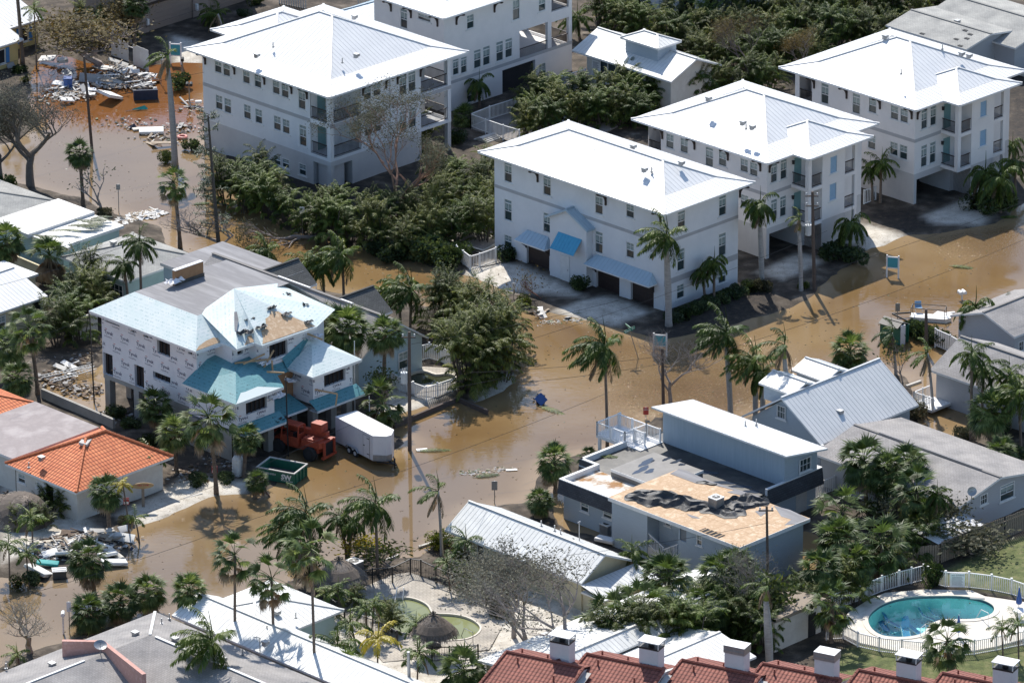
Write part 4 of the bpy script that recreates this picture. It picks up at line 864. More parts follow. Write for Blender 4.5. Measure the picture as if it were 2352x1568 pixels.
roofpoly(b,[S2,S0,SA,(1.1,-.0,6.9)],0,m=0);roofpoly(b,[S0,S1,SA],0,m=0);b.quad(S1,(5.2,-2.8,6.3),(3.8,-1.9,6.9),SA,m=0,uv=[(0,0),(4,0),(4,2),(0,2)]);b.quad(SA,(3.8,-1.95,6.9),(1.95,-.0,7.0),(1.1,0,6.9),m=0,uv=[(0,0),(3,0),(3,2),(0,2)])
for a,c in((S2,S0),(S0,S1)):b.quad(Vector(a)-Vector((0,0,.2)),Vector(c)-Vector((0,0,.2)),c,a,m=1)
b.quad(*[Vector(p)-Vector((0,0,.2))for p in(S0,S2,(3.6,0,5.5),S1)],m=1)
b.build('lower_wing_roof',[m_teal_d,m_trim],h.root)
patch(h.root,'painted_sun_patch',m_teal_u,slope(S0,S1,SA,[(0,.0),(.95,0),(.45,.3),(.2,.28),(.1,.3)]))  # paler polygon paints a sunlit area onto the deep teal roof
b=MB();R0,R1,R2=(7.1-o5,-5.7-o5,5.5),(11.4+o5,-5.7-o5,5.5),(7.1-o5,-2.2,5.5);RA,RB=(9.2,-3.4,6.9),(9.2,-1.0,7.6)
roofpoly(b,[R2,R0,RA,(9.0,-2.8,7.2)],0);roofpoly(b,[R0,R1,RA],0);b.quad(R1,(11.95,0,5.5),RB,RA,m=0,uv=[(0,0),(5,0),(5,3),(0,3)])
for a,c in((R2,R0),(R0,R1),(R1,(11.95,0,5.5))):b.quad(Vector(a)-Vector((0,0,.2)),Vector(c)-Vector((0,0,.2)),c,a,m=1)
b.quad((3.9,-3.5,5.25),(6.6,-3.5,5.25),(6.6,ye-.02,5.9),(3.9,ye-.02,5.9),m=2,uv=[(0,0),(3,0),(3,1),(0,1)])
b.quad((6.5,-3.6,5.2),(9.1,-3.1,7.1),(9.1,ye-.01,7.2),(6.5,ye-.01,6.2),m=2,uv=[(0,0),(3,0),(3,1),(0,1)])
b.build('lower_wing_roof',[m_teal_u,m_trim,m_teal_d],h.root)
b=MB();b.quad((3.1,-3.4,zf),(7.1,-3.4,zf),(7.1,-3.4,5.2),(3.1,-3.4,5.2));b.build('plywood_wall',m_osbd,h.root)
b=MB()
for(xa,xb_,yo,yi)in((-.9,3.6,-6.5,-5.51),(3.7,6.6,-5.6,-3.41),(6.6,11.8,-6.7,-5.71)):
 roofpoly(b,[(xa,yo,2.75),(xb_,yo,2.75),(xb_,yi,3.35),(xa,yi,3.35)],0);b.quad((xa,yo,2.57),(xb_,yo,2.57),(xb_,yo,2.75),(xa,yo,2.75),m=1);b.quad((xa,yo,2.57),(xb_,yo,2.57),(xb_,yi,2.57),(xa,yi,2.57),m=1)
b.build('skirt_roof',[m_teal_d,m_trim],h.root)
for X,Y in((-.7,-5.4),(2.5,-5.4),(3.2,-3.8),(6.4,-3.9),(7.1,-5.6),(10.8,-5.6),(9.2,-5.5)):
 b=MB();b.box((X,Y,-.3),(X+.6,Y+.6,2.6));b.build('concrete_column',m_conc,h.root)
b=MB();b.quad((-.6,1.2,0),(11.5,1.2,0),(11.5,1.2,2.6),(-.6,1.2,2.6));b.quad((-.85,-4.8,0),(-.85,1.2,0),(-.85,1.2,2.6),(-.85,-4.8,2.6));b.quad((-.8,-5.4,2.56),(11.4,-5.4,2.56),(11.4,1.2,2.56),(-.8,1.2,2.56));b.build('undercroft_wall',m_conc,h.root)
for a,c in(((2.0,-2.2,6.9),(4.6,-3.6,6.9)),((3.9,-3.4,6.2),(5.0,-3.5,7.5)),((2.2,-3.0,7.0),(4.3,-3.2,7.3)),((7.0,-6.0,4.3),(8.3,-7.2,3.9)),((8.3,-7.2,3.9),(8.2,-7.1,2.9)),((9.1,-3.0,7.6),(9.9,-3.9,7.1)),((3.2,-4.6,6.5),(4.5,-5.2,6.2)),((4.4,-3.9,6.9),(4.5,-3.9,5.4))):
 b=MB();b.beam(a,c,.09,.12);b.build('loose_lumber',m_lumber,h.root)
for i,(X,Y,z)in enumerate(((4.3,-3.4,6.5),(6.9,-3.7,4.4),(9.6,-3.2,7.1),(3.2,-5.7,4.6),(3.1,-5.9,2.8))):rag(h.root,(X,Y,z),.9,m_wrap if i<4 else m_fold,nm='wrap_flap',seed=40+i)
# the lower houses
t0,t1_,t2,t3=T[0];t4,t5,t6,t7=T[1];t8,t9,t10,t11=T[2]
u4=lambda x,y:(.2187*x,392+.2187*y)
def lid(h,tile,lst):
 vents(h.root,[(onroof(h,tile,x,y,z),k)for x,y,z,k in lst],m_metal)
h=House('low house with bright orange barrel tile hip roof and cream walls',name='tile_roof_house',near=t8(520,268),left=t8(30,68),right=t8(1210,30),H=2.9,ov=.6)
L_,W_=h.L,h.W
hl=[px(h,'L',t8,122,172,128,190),px(h,'L',t8,248,274,185,232)];dr=px(h,'L',t8,318,362,212,340);hr=[px(h,'R',t8,660,735,215,250)]
dr=(dr[0],dr[1],.1,dr[3])
for q in hl:window(h.root,'L',(q[0]+q[1])/2,(q[2]+q[3])/2,q[1]-q[0],q[3]-q[2],0,'hung')
window(h.root,'R',(hr[0][0]+hr[0][1])/2,(hr[0][2]+hr[0][3])/2,hr[0][1]-hr[0][0],hr[0][3]-hr[0][2],0,'grid')
boxwalls(h,0,W_,0,L_,0,h.H,m_offw,hl+[dr],hr);b=MB();b.box((.15,dr[0],dr[2]),(.2,dr[1],dr[3]));b.build('doorway',m_dark,h.root)
b=MB();b.box((-.05,dr[1],.1),(.02,dr[1]+.6,dr[3]));b.build('open_door',m_trim,h.root)
b=MB();b.box((-.05,h.lp(*t8(428,250))[0]-.4,1.5),(-.004,h.lp(*t8(428,250))[0]+.4,2.1));b.build('wall_panel',m_offw,h.root)
b=MB();e=.6;za=4.75
c=[(-e,-e),(W_+e,-e),(W_+e,L_+e),(-e,L_+e)];ra,rb=Vector((4.2,3.6,za)),Vector((6.2,3.6,za))
C3=[Vector((x,y,h.H))for x,y in c]
roofpoly(b,[C3[0],C3[1],rb,ra],0);roofpoly(b,[C3[1],C3[2],rb],0);roofpoly(b,[C3[2],C3[3],ra,rb],0);roofpoly(b,[C3[3],C3[0],ra],0)
for i in range(4):b.quad(C3[i]-Vector((0,0,.18)),C3[(i+1)%4]-Vector((0,0,.18)),C3[(i+1)%4],C3[i],m=1)
b.quad(*[p-Vector((0,0,.18))for p in C3[::-1]],m=1);b.build('roof',[m_orange,m_trim],h.root)
b=MB()
for a,c_ in((C3[0],ra),(C3[1],rb),(C3[2],rb),(C3[3],ra),(ra,rb)):
 n=int((c_-a).length/.38)
 for i in range(n):q=a.lerp(c_,i/n)+Vector((0,0,.05));q2=a.lerp(c_,(i+.93)/n)+Vector((0,0,.05));b.tube([q,q2],[.13,.11],6)
b.build('ridge_tiles',m_ridgeo,h.root)
lid(h,t8,[(280,38,3.9,'g'),(198,95,3.3,'p')]);b=MB();b.obox(onroof(h,t4,585,1468,4.6),(.55,.3,0),(-.15,.3,.05),(0,0,.1));b.build('skylight',m_concl,h.root)
b=MB();flatroof(b,.2,W_+.3,L_+e+.02,L_+8.2,3.05,curb=0);b.build('flat_roof',[m_flatp,m_trim],h.root)
boxwalls(h,.5,W_-.1,L_+.7,L_+7.9,0,2.84,m_offw,name='rear_wall')
b=MB();gx0,gx1,gy0,gy1=-3.5,W_+.2,L_+8.25,L_+16;hip(b,gx0,gx1,gy0,gy1,3.0,None,.32,rib=0,capw=.22);b.build('rear_tile_roof',[m_orange,m_ridgeo,m_trim],h.root)
b=MB();b.box((gx0+.6,gy0+.5,0),(gx1-.6,gy1-.5,2.83));b.build('rear_wall',m_offw,h.root)
h=House('long low pale green cottage with white seamed gable roof beside the flooded road',name='gable_cottage',base=None,near=t10(475,888),left=t9(1285,520),right=t10(900,740),H=2.7,ov=.5,W=4.9)
L_,W_=h.L,h.W
dr=[px(h,'L',t9,1517,1553,620,745)];dr=[(dr[0][0],dr[0][1],.1,2.2)]
boxwalls(h,0,W_,0,L_,0,h.H,m_cream,dr,gab=('y',2.1,4.1));b=MB();b.box((.12,dr[0][0],.1),(.2,dr[0][1],2.2));o=b.build('sliding_door',m_glass,h.root);b=MB();b.box((-.03,dr[0][0]-.06,.1),(.1,dr[0][0],2.26));b.box((-.03,dr[0][1],.1),(.1,dr[0][1]+.06,2.26));b.box((-.03,dr[0][0],2.2),(.1,dr[0][1],2.26));b.build('frame',m_trim,o)
b=MB();gable(b,-.5,W_+.5,-.5,L_+.5,h.H,4.25,'y',ridge=2.05,rib=.42);b.build('roof',[m_roofd,m_ribd,m_trim],h.root)
b=MB();roofpoly(b,[(-.6,-3.0,2.1),(W_+.3,-3.0,2.1),(W_+.3,-.52,2.6),(-.6,-.52,2.6)],.42);b.box((-.6,-3.0,1.95),(W_+.3,-.55,2.08),2);b.build('porch_roof',[m_roofg,m_ribg,m_trim],h.root)
boxwalls(h,.1,W_-.2,-2.5,-.02,0,1.93,m_cream,[],[(1.2,2.6,.5,1.8)],name='porch_wall');b=MB();b.quad((1.2,-2.3,.5),(2.6,-2.3,.5),(2.6,-2.3,1.8),(1.2,-2.3,1.8));b.build('porch_window',m_glass,h.root)
lid(h,t10,[(200,493,3.6,'p'),(292,525,3.6,'p'),(332,550,3.6,'p')]);X,Y=h.hp(*t10(460,590),3.4);b=MB();b.tube([(X,Y,3.2),(X,Y,4.9)],.04,6);b.tube([(X-.15,Y,4.85),(X+.15,Y,4.85)],.05,6);b.build('service_mast',m_metal,h.root)
h=House('blue grey gable house with silver seamed metal roof and two rear dormers',name='gable_house',near=t7(360,1490),left=t7(-10,1215),right=t7(1055,1225),H=3.0,ov=.5,L=7.2)
L_,W_=h.L,h.W
w_=px(h,'L',t7,78,114,1228,1290);ym,zr=3.7,5.75
boxwalls(h,0,W_,0,L_,0,h.H,m_bluegrey,gab=('x',ym,zr-.2));window(h.root,'L',(w_[0]+w_[1])/2,(w_[2]+w_[3])/2,.9,1.1,-.105,'grid')
b=MB();gable(b,-.5,W_+.5,-.5,L_+.7,h.H,zr,'x',ridge=ym,rib=.42);b.build('roof',[m_roofg,m_ribg,m_trim],h.root)
for(xx,hh)in((1.2,1.25),(5.0,1.3)):
 b=MB();b.box((xx,ym+1.2,4.2),(xx+2.6,ym+3.4,5.55));o=b.build('dormer_wall',m_bluegrey,h.root);b=MB();gable(b,xx-.3,xx+2.9,ym+.1,ym+3.7,5.55,6.15,'y',rib=.42);b.build('dormer_roof',[m_roofg,m_ribg,m_trim],h.root)
lid(h,t7,[(195,1150,5.2,'g'),(715,960,5.2,'g'),(488,1272,4.0,'g'),(112,1120,5.3,'p')])
b=MB();b.box((-.5,-.7,2.8),(-.3,-.1,3.0));b.build('eave_end',m_trim,h.root)
h=House('blue grey flat roofed house with peeled plywood roof and long raised upper storey',name='flat_roof_house',base=(0,0),H=3.4,L=8,W=17)
h.O=P(*t10(730,412),3.4);h.O.z=0;h.root.location=h.O
lw=[px(h,'L',t10,468,525,318,388,2.1),px(h,'L',t10,622,684,380,432,2.1)]
hl=[(q[0],q[1],q[2],q[3])for q in lw]
for q in hl:window(h.root,'L',(q[0]+q[1])/2,(q[2]+q[3])/2,q[1]-q[0],q[3]-q[2],2.1,'hung')
boxwalls(h,2.1,11,.4,7.9,0,3.0,m_bluegrey,hl);boxwalls(h,5.5,17,1,9.6,0,2.95,m_bluegrey,name='rear_wall')
b=MB()
def mans(a,c,nx,ny,z0=2.3,z1=3.38,out=.2):
 A0,C0=Vector((a[0]+nx*out,a[1]+ny*out,z0)),Vector((c[0]+nx*out,c[1]+ny*out,z0));b.quad(A0,C0,(c[0],c[1],z1),(a[0],a[1],z1),m=0,uv=[(0,0),((C0-A0).length,0),((C0-A0).length,1.1),(0,1.1)])
 b.quad(A0,C0,(c[0]-nx*.2,c[1]-ny*.2,z0),(a[0]-nx*.2,a[1]-ny*.2,z0),m=1)
for a_ in(((1.65,7.95),(1.65,.0),-1,0),((5.6,9.6),(5.6,7.95),-1,0),((11.2,-4.9),(17.4,-4.9),0,-1,2.1)):b=MB();mans(*a_);b.build('mansard_skirt',[m_mansard,m_trim],h.root)
b=MB();c=.25
for p0,p1 in(((1.65,0),(1.65+c,7.7)),((1.65,7.7),(5.6,7.95)),((5.6,7.7),(5.6+c,9.6)),((5.6,9.6-c),(10.6,9.6)),((11.2,-4.9),(17.4,-4.65)),((17.15,-4.65),(17.4,9.5))):b.box((*p0,2.9),(*p1,3.45))
b.build('parapet',m_trim,h.root)
b=MB();b.box((1.65+c,.0,2.9),(5.6,7.7,3.02));b.build('flat_roof_pale',M('ponded_roof',(0.72,0.69,0.62),(0.36,0.19,0.07),scale=.45,rough=.2,lo=.46,hi=.58,detail=4),h.root)
b=MB();b.box((5.62,-4.6,2.88),(17.1,9.3,3.0));b.build('flat_roof_black',m_tar,h.root)
X0,X1,Y0,Y1=5.45,10.2,.9,6.1;b=MB();b.box((X0,Y0,3.02),(X1,Y1,3.62));o=b.build('raised_felt_deck',M('felt_deck_puddled',(0.12,0.115,0.11),(0.18,0.172,0.165),scale=.9,rough=.6),h.root)
b=MB();b.box((X0-.03,Y0-.03,3.42),(X1+.03,Y0,3.64));b.box((X0-.03,Y0,3.42),(X0,Y1,3.64));b.build('deck_fascia',m_trim,o)
def blob(par,nm,mat,c,rx,ry,z,seed,n=26,th=.008,rot=0):
 r_=random.Random(seed);ph=[r_.uniform(0,6.28)for _ in range(4)];pts=[]
 for i in range(n):
  t=6.2832*i/n;k=1+.18*math.sin(2*t+ph[0])+.14*math.sin(3*t+ph[1])+.08*math.sin(7*t+ph[2]);x,y=rx*k*math.cos(t),ry*k*math.sin(t);pts.append((c[0]+x*math.cos(rot)-y*math.sin(rot),c[1]+x*math.sin(rot)+y*math.cos(rot)))
 b=MB();b.prism(pts,z,z+th);return b.build(nm,mat,par)
m_puddle,_n,_l,_b=newmat('puddle_water');_b.inputs['Base Color'].default_value=(.04,.05,.07,1);_b.inputs['Roughness'].default_value=.02;_b.inputs['IOR'].default_value=1.33;_b.inputs['Specular IOR Level'].default_value=.9
for i,(x,y,rx,ry)in enumerate(((920,60,1.1,.28),(885,110,.9,.3),(940,120,.55,.25),(1055,38,.4,.2),(1120,55,.5,.22),(1160,75,.3,.2))):q=h.hp(*t10(x,y),3.62);blob(o,'puddle',m_puddle,q,rx,ry,3.621,i,rot=.1 if i<2 else 0)
for i,(x,y,rx,ry)in enumerate(((1330,130,.8,.35),(1450,200,1.0,.3),(1560,225,.8,.3),(1640,260,.7,.3))):q=h.hp(*t10(x,y),3.0);blob(h.root,'roof_puddle',m_puddle,q,rx,ry,3.003,i+9,rot=-.8)
bx0,bx1,by0,by1=.4,8.1,-12.1,1.5
hx=px(h,'L',t10,1040,1078,455,490,1.9);wa=px(h,'L',t10,1262,1300,545,622,.7)
sc=px(h,'L',t10,1148,1192,500,590,.7)
yA=h.lp(*t10(925,430),.7)[0];yB=h.lp(*t10(1138,500),.7)[0]
for nm,y0,y1,xo,hh in(('wall',yA,by1-.1,.7,[]),('recessed_wall',yB,yA,2.0,[hx]),('wall',by0+.4,yB,.7,[wa,sc])):
 b=MB();cellwall(b,'L',y0,y1,0,4.05,hh,off=xo);b.build(nm,m_bluegrey,h.root)
window(h.root,'L',(wa[0]+wa[1])/2,(wa[2]+wa[3])/2,wa[1]-wa[0],wa[3]-wa[2],.7,'hung');window(h.root,'L',(hx[0]+hx[1])/2,(hx[2]+hx[3])/2,hx[1]-hx[0],hx[3]-hx[2],2.0,'hung')
b=MB();b.box((.78,sc[0],sc[2]),(.8,sc[1],sc[3]));b.build('screen_window',M('screen',(.2,.22,.24),rough=.7),h.root)
b=MB();b.quad((.7,yB,0),(2.0,yB,0),(2.0,yB,4.05),(.7,yB,4.05));b.quad((.7,yA,0),(2.0,yA,0),(2.0,yA,4.05),(.7,yA,4.05));b.quad((.7,by0+.4,0),(7.8,by0+.4,0),(7.8,by0+.4,4.05),(.7,by0+.4,4.05));b.quad((.7,by1-.1,0),(7.8,by1-.1,0),(7.8,by1-.1,4.05),(.7,by1-.1,4.05));b.quad((7.8,by0+.4,0),(7.8,by1-.1,0),(7.8,by1-.1,4.05),(7.8,by0+.4,4.05));b.build('side_wall',m_bluegrey,h.root)
b=MB();b.box((bx0,by0,4.0),(bx1,by1,4.2));o=b.build('plywood_roof',[m_osb],h.root);b=MB()
for a,c_ in(((bx0-.03,by0,3.92),(bx0,by1,4.22)),((bx0,by0-.03,3.92),(bx1,by0,4.22))):b.box(a,c_)
b.build('roof_fascia',m_trim,o)
b=MB()
for i in range(1,10):b.box((bx0+.1,by0+i*1.24,4.2),(bx1-.1,by0+i*1.24+.012,4.203))
for i in range(1,4):b.box((bx0+i*2.44-.01,by0+.1,4.2),(bx0+i*2.44,by1-.1,4.2035))
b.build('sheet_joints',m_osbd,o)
b=MB()
p,q=h.hp(*t10(1290,520),4.2),h.hp(*t10(1435,570),4.2);b.box((bx0+.15,q[1],4.2),(bx0+.9,p[1],4.206));o2=b.build('roof_hole',m_dark,o);b=MB()
for i in range(5):yy=q[1]+(p[1]-q[1])*(i+.5)/5;b.box((bx0+.12,yy-.05,4.2),(bx0+.95,yy+.05,4.225))
b.build('rafter',m_lumber,o2)
patch(o,'felt_remnant',m_flatg,[(*h.hp(*t10(x,y),4.2),4.2)for x,y in((1080,138),(1140,105),(1200,120),(1330,180),(1740,310),(1640,300),(1470,265),(1520,250),(1400,220),(1260,205))],.02)
for pts in(((1190,410),(1260,430),(1290,445),(1230,440)),((60+1600,395),(1750,372),(1745,400),(1700,430))):patch(o,'felt_remnant',m_flatg,[(*h.hp(*t10(x,y),4.2),4.2)for x,y in pts],.012)
patch(o,'felt_remnant',m_flatg,[(*h.hp(*t11(x,y),4.2),4.2)for x,y in((40,355),(150,385),(290,450),(200,480),(110,490),(160,450),(90,430))],.012)
def crumple(par,nm,mat,path,wid,hgt,seed,N=44,Mx=10):
 b=MB();P_=[Vector(p)for p in path];segs=[(P_[i+1]-P_[i]).length for i in range(len(P_)-1)];tot=sum(segs);rows=[];nz=mnoise.noise
 for i in range(N+1):
  d=tot*i/N;k=0;e=math.sin(math.pi*i/N)**.5
  while k<len(segs)-1 and d>segs[k]:d-=segs[k];k+=1
  c=P_[k].lerp(P_[k+1],d/segs[k]);t=(P_[k+1]-P_[k]).normalized();s_=Vector((-t.y,t.x,0));w=wid*(.25+.75*e)*(.85+.5*nz((i*.13,seed,0)));c=c+s_*.5*nz((i*.1,3,seed))
  row=[]
  for j in range(Mx+1):
   u=j/Mx-.5;f=abs(math.sin(u*9+1.8*nz((i*.09,u*2,seed))+seed));z=.03+hgt*e*(1-4*u*u)*(.35+.65*f)*(.7+.6*nz((i*.12,j*.4,seed*2)))
   row.append(c+s_*(u*w+.12*math.sin(f*3))+Vector((0,0,max(.02,z))))
  rows.append(row)
 for i in range(N):
  for j in range(Mx):b.quad(rows[i][j],rows[i][j+1],rows[i+1][j+1],rows[i+1][j])
 return b.build(nm,mat,par)
pth=lambda pts,z:[(*h.hp(*t10(x,y),z),z)for x,y in pts]
crumple(h.root,'torn_membrane',m_fold,pth(((780,285),(900,315),(1050,330),(1180,345),(1290,365),(1370,385)),4.2),2.9,.85,1,N=60)
crumple(h.root,'torn_membrane',m_fold,pth(((830,265),(960,275),(1100,300),(1240,320)),4.2),1.6,.4,6,Mx=7)
crumple(h.root,'torn_membrane',m_fold,pth(((1390,400),(1450,370),(1540,350),(1640,335),(1760,330)),4.2),2.8,.8,2,N=50)
crumple(h.root,'torn_membrane',m_fold,pth(((1300,370),(1380,400),(1480,410),(1590,385)),4.2),2.2,.4,3,N=40,Mx=8)
crumple(h.root,'torn_membrane',m_fold,pth(((1255,200),(1330,205),(1400,215)),4.2),.6,.2,4,N=20,Mx=5)
def ac_unit(name,label,loc,par=None,s=.85,hh=.9,group=None):
 r_=thing(name,label,'air conditioner',loc,R(45),group);b=MB();b.box((-s/2,-s/2,0),(s/2,s/2,hh))
 for i in range(9):
  for sx in(-1,1):x=-s/2+s*(i+.5)/9;b.box((x-.015,sx*s/2-.012,.1),(x+.015,sx*s/2+.012,hh-.08));b.box((sx*s/2-.012,x-.015,.1),(sx*s/2+.012,x+.015,hh-.08))
 b.build('cabinet',m_metal,r_);b=MB();b.box((-s/2-.03,-s/2-.03,hh),(s/2+.03,s/2+.03,hh+.06));b.build('top_cover',m_plastic,r_)
 b=MB();b.cyl((0,0),s*.38,hh+.062,hh+.075,18);o=b.build('fan_grille',m_black,r_);b=MB();b.cyl((0,0),.09,hh+.076,hh+.11,10);[b.beam((0,0,hh+.085),(s*.36*math.cos(k*1.05),s*.36*math.sin(k*1.05),hh+.085),.02,.01)for k in range(6)];b.build('fan_guard',m_metal,o);return r_
X,Y=h.hp(*t10(1395,375),4.2);pw=h.O+DX*X+DY*Y;pw.z=4.2;ac_unit('rooftop_air_conditioner','grey air conditioner on the plywood roof amid torn black membrane',pw)
for x in(.9,1.3):pass
railing(h.root,(.75,yA-.1,1.3),(.75,yA-1.7,.6),1.0,m_pvc,gap=.16,name='stair_railing');railing(h.root,(.65,yB+1.5,.5),(.65,yB,1.4),1.0,m_pvc,gap=.16,name='stair_railing')
b=MB();b.box((.75,yB,0),(2.0,yA,1.2));b.build('entry_landing',m_concl,h.root)
ux0,ux1,uy0,uy1=13.2,16.9,-4.8,8.0
b=MB();cellwall(b,'L',uy0,uy1,2.95,5.75,[],off=ux0);b.build('panel_wall',m_bluev,h.root)
wq=px(h,'R',t11,210,290,50,128,uy0);
b=MB();b.quad((ux0,uy0,2.95),(ux1,uy0,2.95),(ux1,uy0,5.1),(ux0,uy0,5.75));b.quad((ux0,uy1,2.95),(ux1,uy1,2.95),(ux1,uy1,5.1),(ux0,uy1,5.75));b.quad((ux1,uy0,2.95),(ux1,uy1,2.95),(ux1,uy1,5.1),(ux1,uy0,5.1));b.build('end_wall',m_bluegrey,h.root)
window(h.root,'R',(wq[0]+wq[1])/2,(wq[2]+wq[3])/2,1.3,1.1,uy0-.105,'grid')
b=MB();A,B,C_,D_=(12.5,-5.6,6.0),(12.5,8.6,6.0),(17.2,8.6,5.25),(17.2,-5.6,5.25)
roofpoly(b,[D_,C_,B,A],.42);dn=Vector((0,0,-.14))
for a,c_ in((A,B),(B,C_),(C_,D_),(D_,A)):b.quad(Vector(a)+dn,Vector(c_)+dn,c_,a,m=2)
b.quad(*[Vector(q)+dn for q in(A,B,C_,D_)],m=2);b.build('shed_roof',[m_roofw,m_ribw,m_trim],h.root);lid(h,t7,[(-155,1360,5.5,'p'),(-80,1350,5.5,'p')])
boxwalls(h,11.6,17.1,-4.5,.9,0,2.9,m_mansard if False else m_bluegrey,[],[],name='garage_wall')
q=px(h,'R',t11,190,262,270,390,-4.5);b=MB();b.box((q[0],-4.56,.1),(q[1],-4.505,2.2));b.build('lattice_door',m_concl,h.root)
dk=MB();z_=3.1
for a,c_ in(((10.6,12.6,z_),(13.2,12.6,z_)),((10.6,9.6,z_),(10.6,12.6,z_)),((13.0,8.1,z_),(13.0,12.6,z_)),((10.6,9.6,z_),(13.0,9.6,z_)),((11.6,8.4,z_),(11.6,9.6,z_))):railing(h.root,a,c_,1.0,m_pvc,gap=.15,name='deck_railing',post=1.4)
b=MB();b.box((10.6,7.9,2.8),(13.1,12.7,3.08));b.build('deck_floor',m_pvc,h.root)
for X,Y in((10.8,12.5),(12.9,12.5),(10.8,10)):b=MB();b.box((X-.1,Y-.1,-.4),(X+.1,Y+.1,2.8));b.build('deck_post',m_pvc,h.root)
ac_unit('air_conditioner','grey air conditioner on the ground against the blue grey wall',P(*t10(652,555),0))
h=House('light blue house with steep grey shingle gable roof and two dark cross gables',name='shingle_house',near=t5(700,925),left=(1,1),right=(2,1),H=3.0,ov=.3,L=20.6,W=7.1)
W_,L_=h.W,h.L;wq=px(h,'R',t5,978,1025,805,880,0)
boxwalls(h,0,W_,0,L_,0,3.0,m_ltblue,gab=('y',3.4,5.5));window(h.root,'R',(wq[0]+wq[1])/2,1.6,1.1,1.5,-.105,'hung')
b=MB();gable(b,-.4,W_+.4,-.4,L_+.3,2.95,5.65,'y',ridge=3.45,rib=0,capw=.3);b.build('roof',[m_shg if False else m_shb,m_shb,m_trim],h.root)
for y0,y1 in((3.2,4.6),(8.2,12.0)):b=MB();b.beam((3.45,y0+1,5.74),(3.45,y1+1,5.74),.16,.1);b.build('ridge_vent',m_trim,h.root)
for yy in(6.1,15.0):
 b=MB();gable(b,3.4,7.6,yy-2.2,yy+2.2,4.0,5.62,'x',rib=0,capw=.2);b.build('cross_gable',[m_shd,m_shd,m_trim],h.root);b=MB();b.box((4.5,yy-1.9,2.9),(7.2,yy+1.9,4.0));b.quad((7.2,yy-1.9,4.0),(7.2,yy+1.9,4.0),(7.2,yy,5.4));b.build('gable_wall',m_ltblue,h.root)  # dark shingle puts the gables' shade side into the colour
b=MB();flatroof(b,.2,7.2,L_-6.6,L_+3.2,4.9,t=.25);b.build('flat_roof',[m_flatg,m_trim],h.root);boxwalls(h,.4,7.0,L_+.02,L_+3,0,4.65,m_ltblue,name='rear_wall')
for x,y in((1540-1750,270),(108,320),(412,430),(675,860)):
 X,Y=h.hp(*t5(x,y),2.0);b=MB();b.tube([(X,Y,0),(X,Y,4.4)],.05,6)
h=House('low grey house with brown grey shingle roof and satellite dish near the timber fence',name='shingle_house',near=t11(1310,365),left=t11(870,190),right=t11(1750,180),H=2.8,ov=.45,L=14.2)
W_,L_=9.3,h.L;wq=[px(h,'R',t11,1452,1502,288,358,0),px(h,'R',t11,1588,1685,225,335,0)]
boxwalls(h,0,W_,0,L_,0,2.8,m_greysid,[],wq,gab=('y',4.3,3.75));window(h.root,'R',sum(wq[0][:2])/2,sum(wq[0][2:])/2,wq[0][1]-wq[0][0],wq[0][3]-wq[0][2],0,'grid');window(h.root,'R',sum(wq[1][:2])/2,sum(wq[1][2:])/2,wq[1][1]-wq[1][0],wq[1][3]-wq[1][2],0,'tall')
b=MB();gable(b,-.45,W_+.5,-.45,L_+.4,2.8,3.8,'y',ridge=4.3,rib=0,capw=.25);b.build('roof',[m_shb,m_shb,m_trim],h.root);b=MB();b.beam((4.3,1.5,3.88),(4.3,12,3.88),.14,.08);b.build('ridge_vent',m_flatg,h.root)
def dish(root,loc,label=None,s=.42,aim=(-.3,-1,.5),name='satellite_dish'):
 o=MB();a=Vector(aim).normalized();c=Vector(loc)+Vector((0,0,.9));o.tube([loc,c],.035,6);o.tube([c,c+a*.45],.02,5)
 u=a.cross(Vector((0,0,1))).normalized();v=u.cross(a);n=18;k=len(o.v)
 for r_ in(0,.5,1.0):
  for j in range(n):t=6.2832*j/n;o.v.append(tuple(c+(u*math.cos(t)+v*math.sin(t)*.85)*s*r_+a*(.18*s*r_*r_)))
 for i in range(2):
  for j in range(n):q=(j+1)%n;o.face([k+i*n+j,k+i*n+q,k+(i+1)*n+q,k+(i+1)*n+j])
 return o.build(name,m_metal,root)
X,Y=h.hp(*t11(1390,325),3.1);dish(h.root,(X,Y,3.0))
h=House('grey shingle gable house standing in water by the white picket fence',name='shingle_house',near=t7(1155,995),left=(0,0),right=(0,1),H=2.9,ov=.4,L=.1,W=7.4)
W_=7.4
b=MB();gable(b,-.4,W_+.4,-12.5,.4,2.9,4.75,'y',ridge=3.3,rib=0,capw=.25);b.build('roof',[m_shb,m_shb,m_trim],h.root);boxwalls(h,0,W_,-12,0,0,2.9,m_greysid,gab=('y',3.3,4.6))
railing(h.root,(-.1,.4,.5),(-2.2,.4,.5),1.0,m_pvc,gap=.16,post=1.1,name='porch_railing');railing(h.root,(-2.2,.4,.5),(-2.2,-1.6,.5),1.0,m_pvc,gap=.16,post=1.1,name='porch_railing');b=MB();b.box((-2.3,-1.6,.3),(0,.5,.5));b.build('porch_floor',m_pvc,h.root)
h=House('small grey house with one white window at the right picture edge',name='shingle_house',near=t7(1690,752),left=t7(1575,742),right=t7(1850,690),H=2.9,ov=.4,L=6,W=7)
wq=px(h,'R',t7,1712,1750,790,860,0);boxwalls(h,0,7,0,6,0,2.9,m_greysid,[],[wq],gab=('x',3,4.0));window(h.root,'R',sum(wq[:2])/2,sum(wq[2:])/2,wq[1]-wq[0],wq[3]-wq[2],0,'grid');b=MB();gable(b,-.5,7.5,-.4,6.5,2.9,4.1,'x',ridge=3,rib=0);b.build('roof',[m_shb,m_shb,m_trim],h.root)
h=House('small pool house with white seamed gable roof and a square cupola',name='pool_house',near=t2(437,352),left=(0,0),right=(0,1),H=3.9,ov=.4,L=.1,W=5)
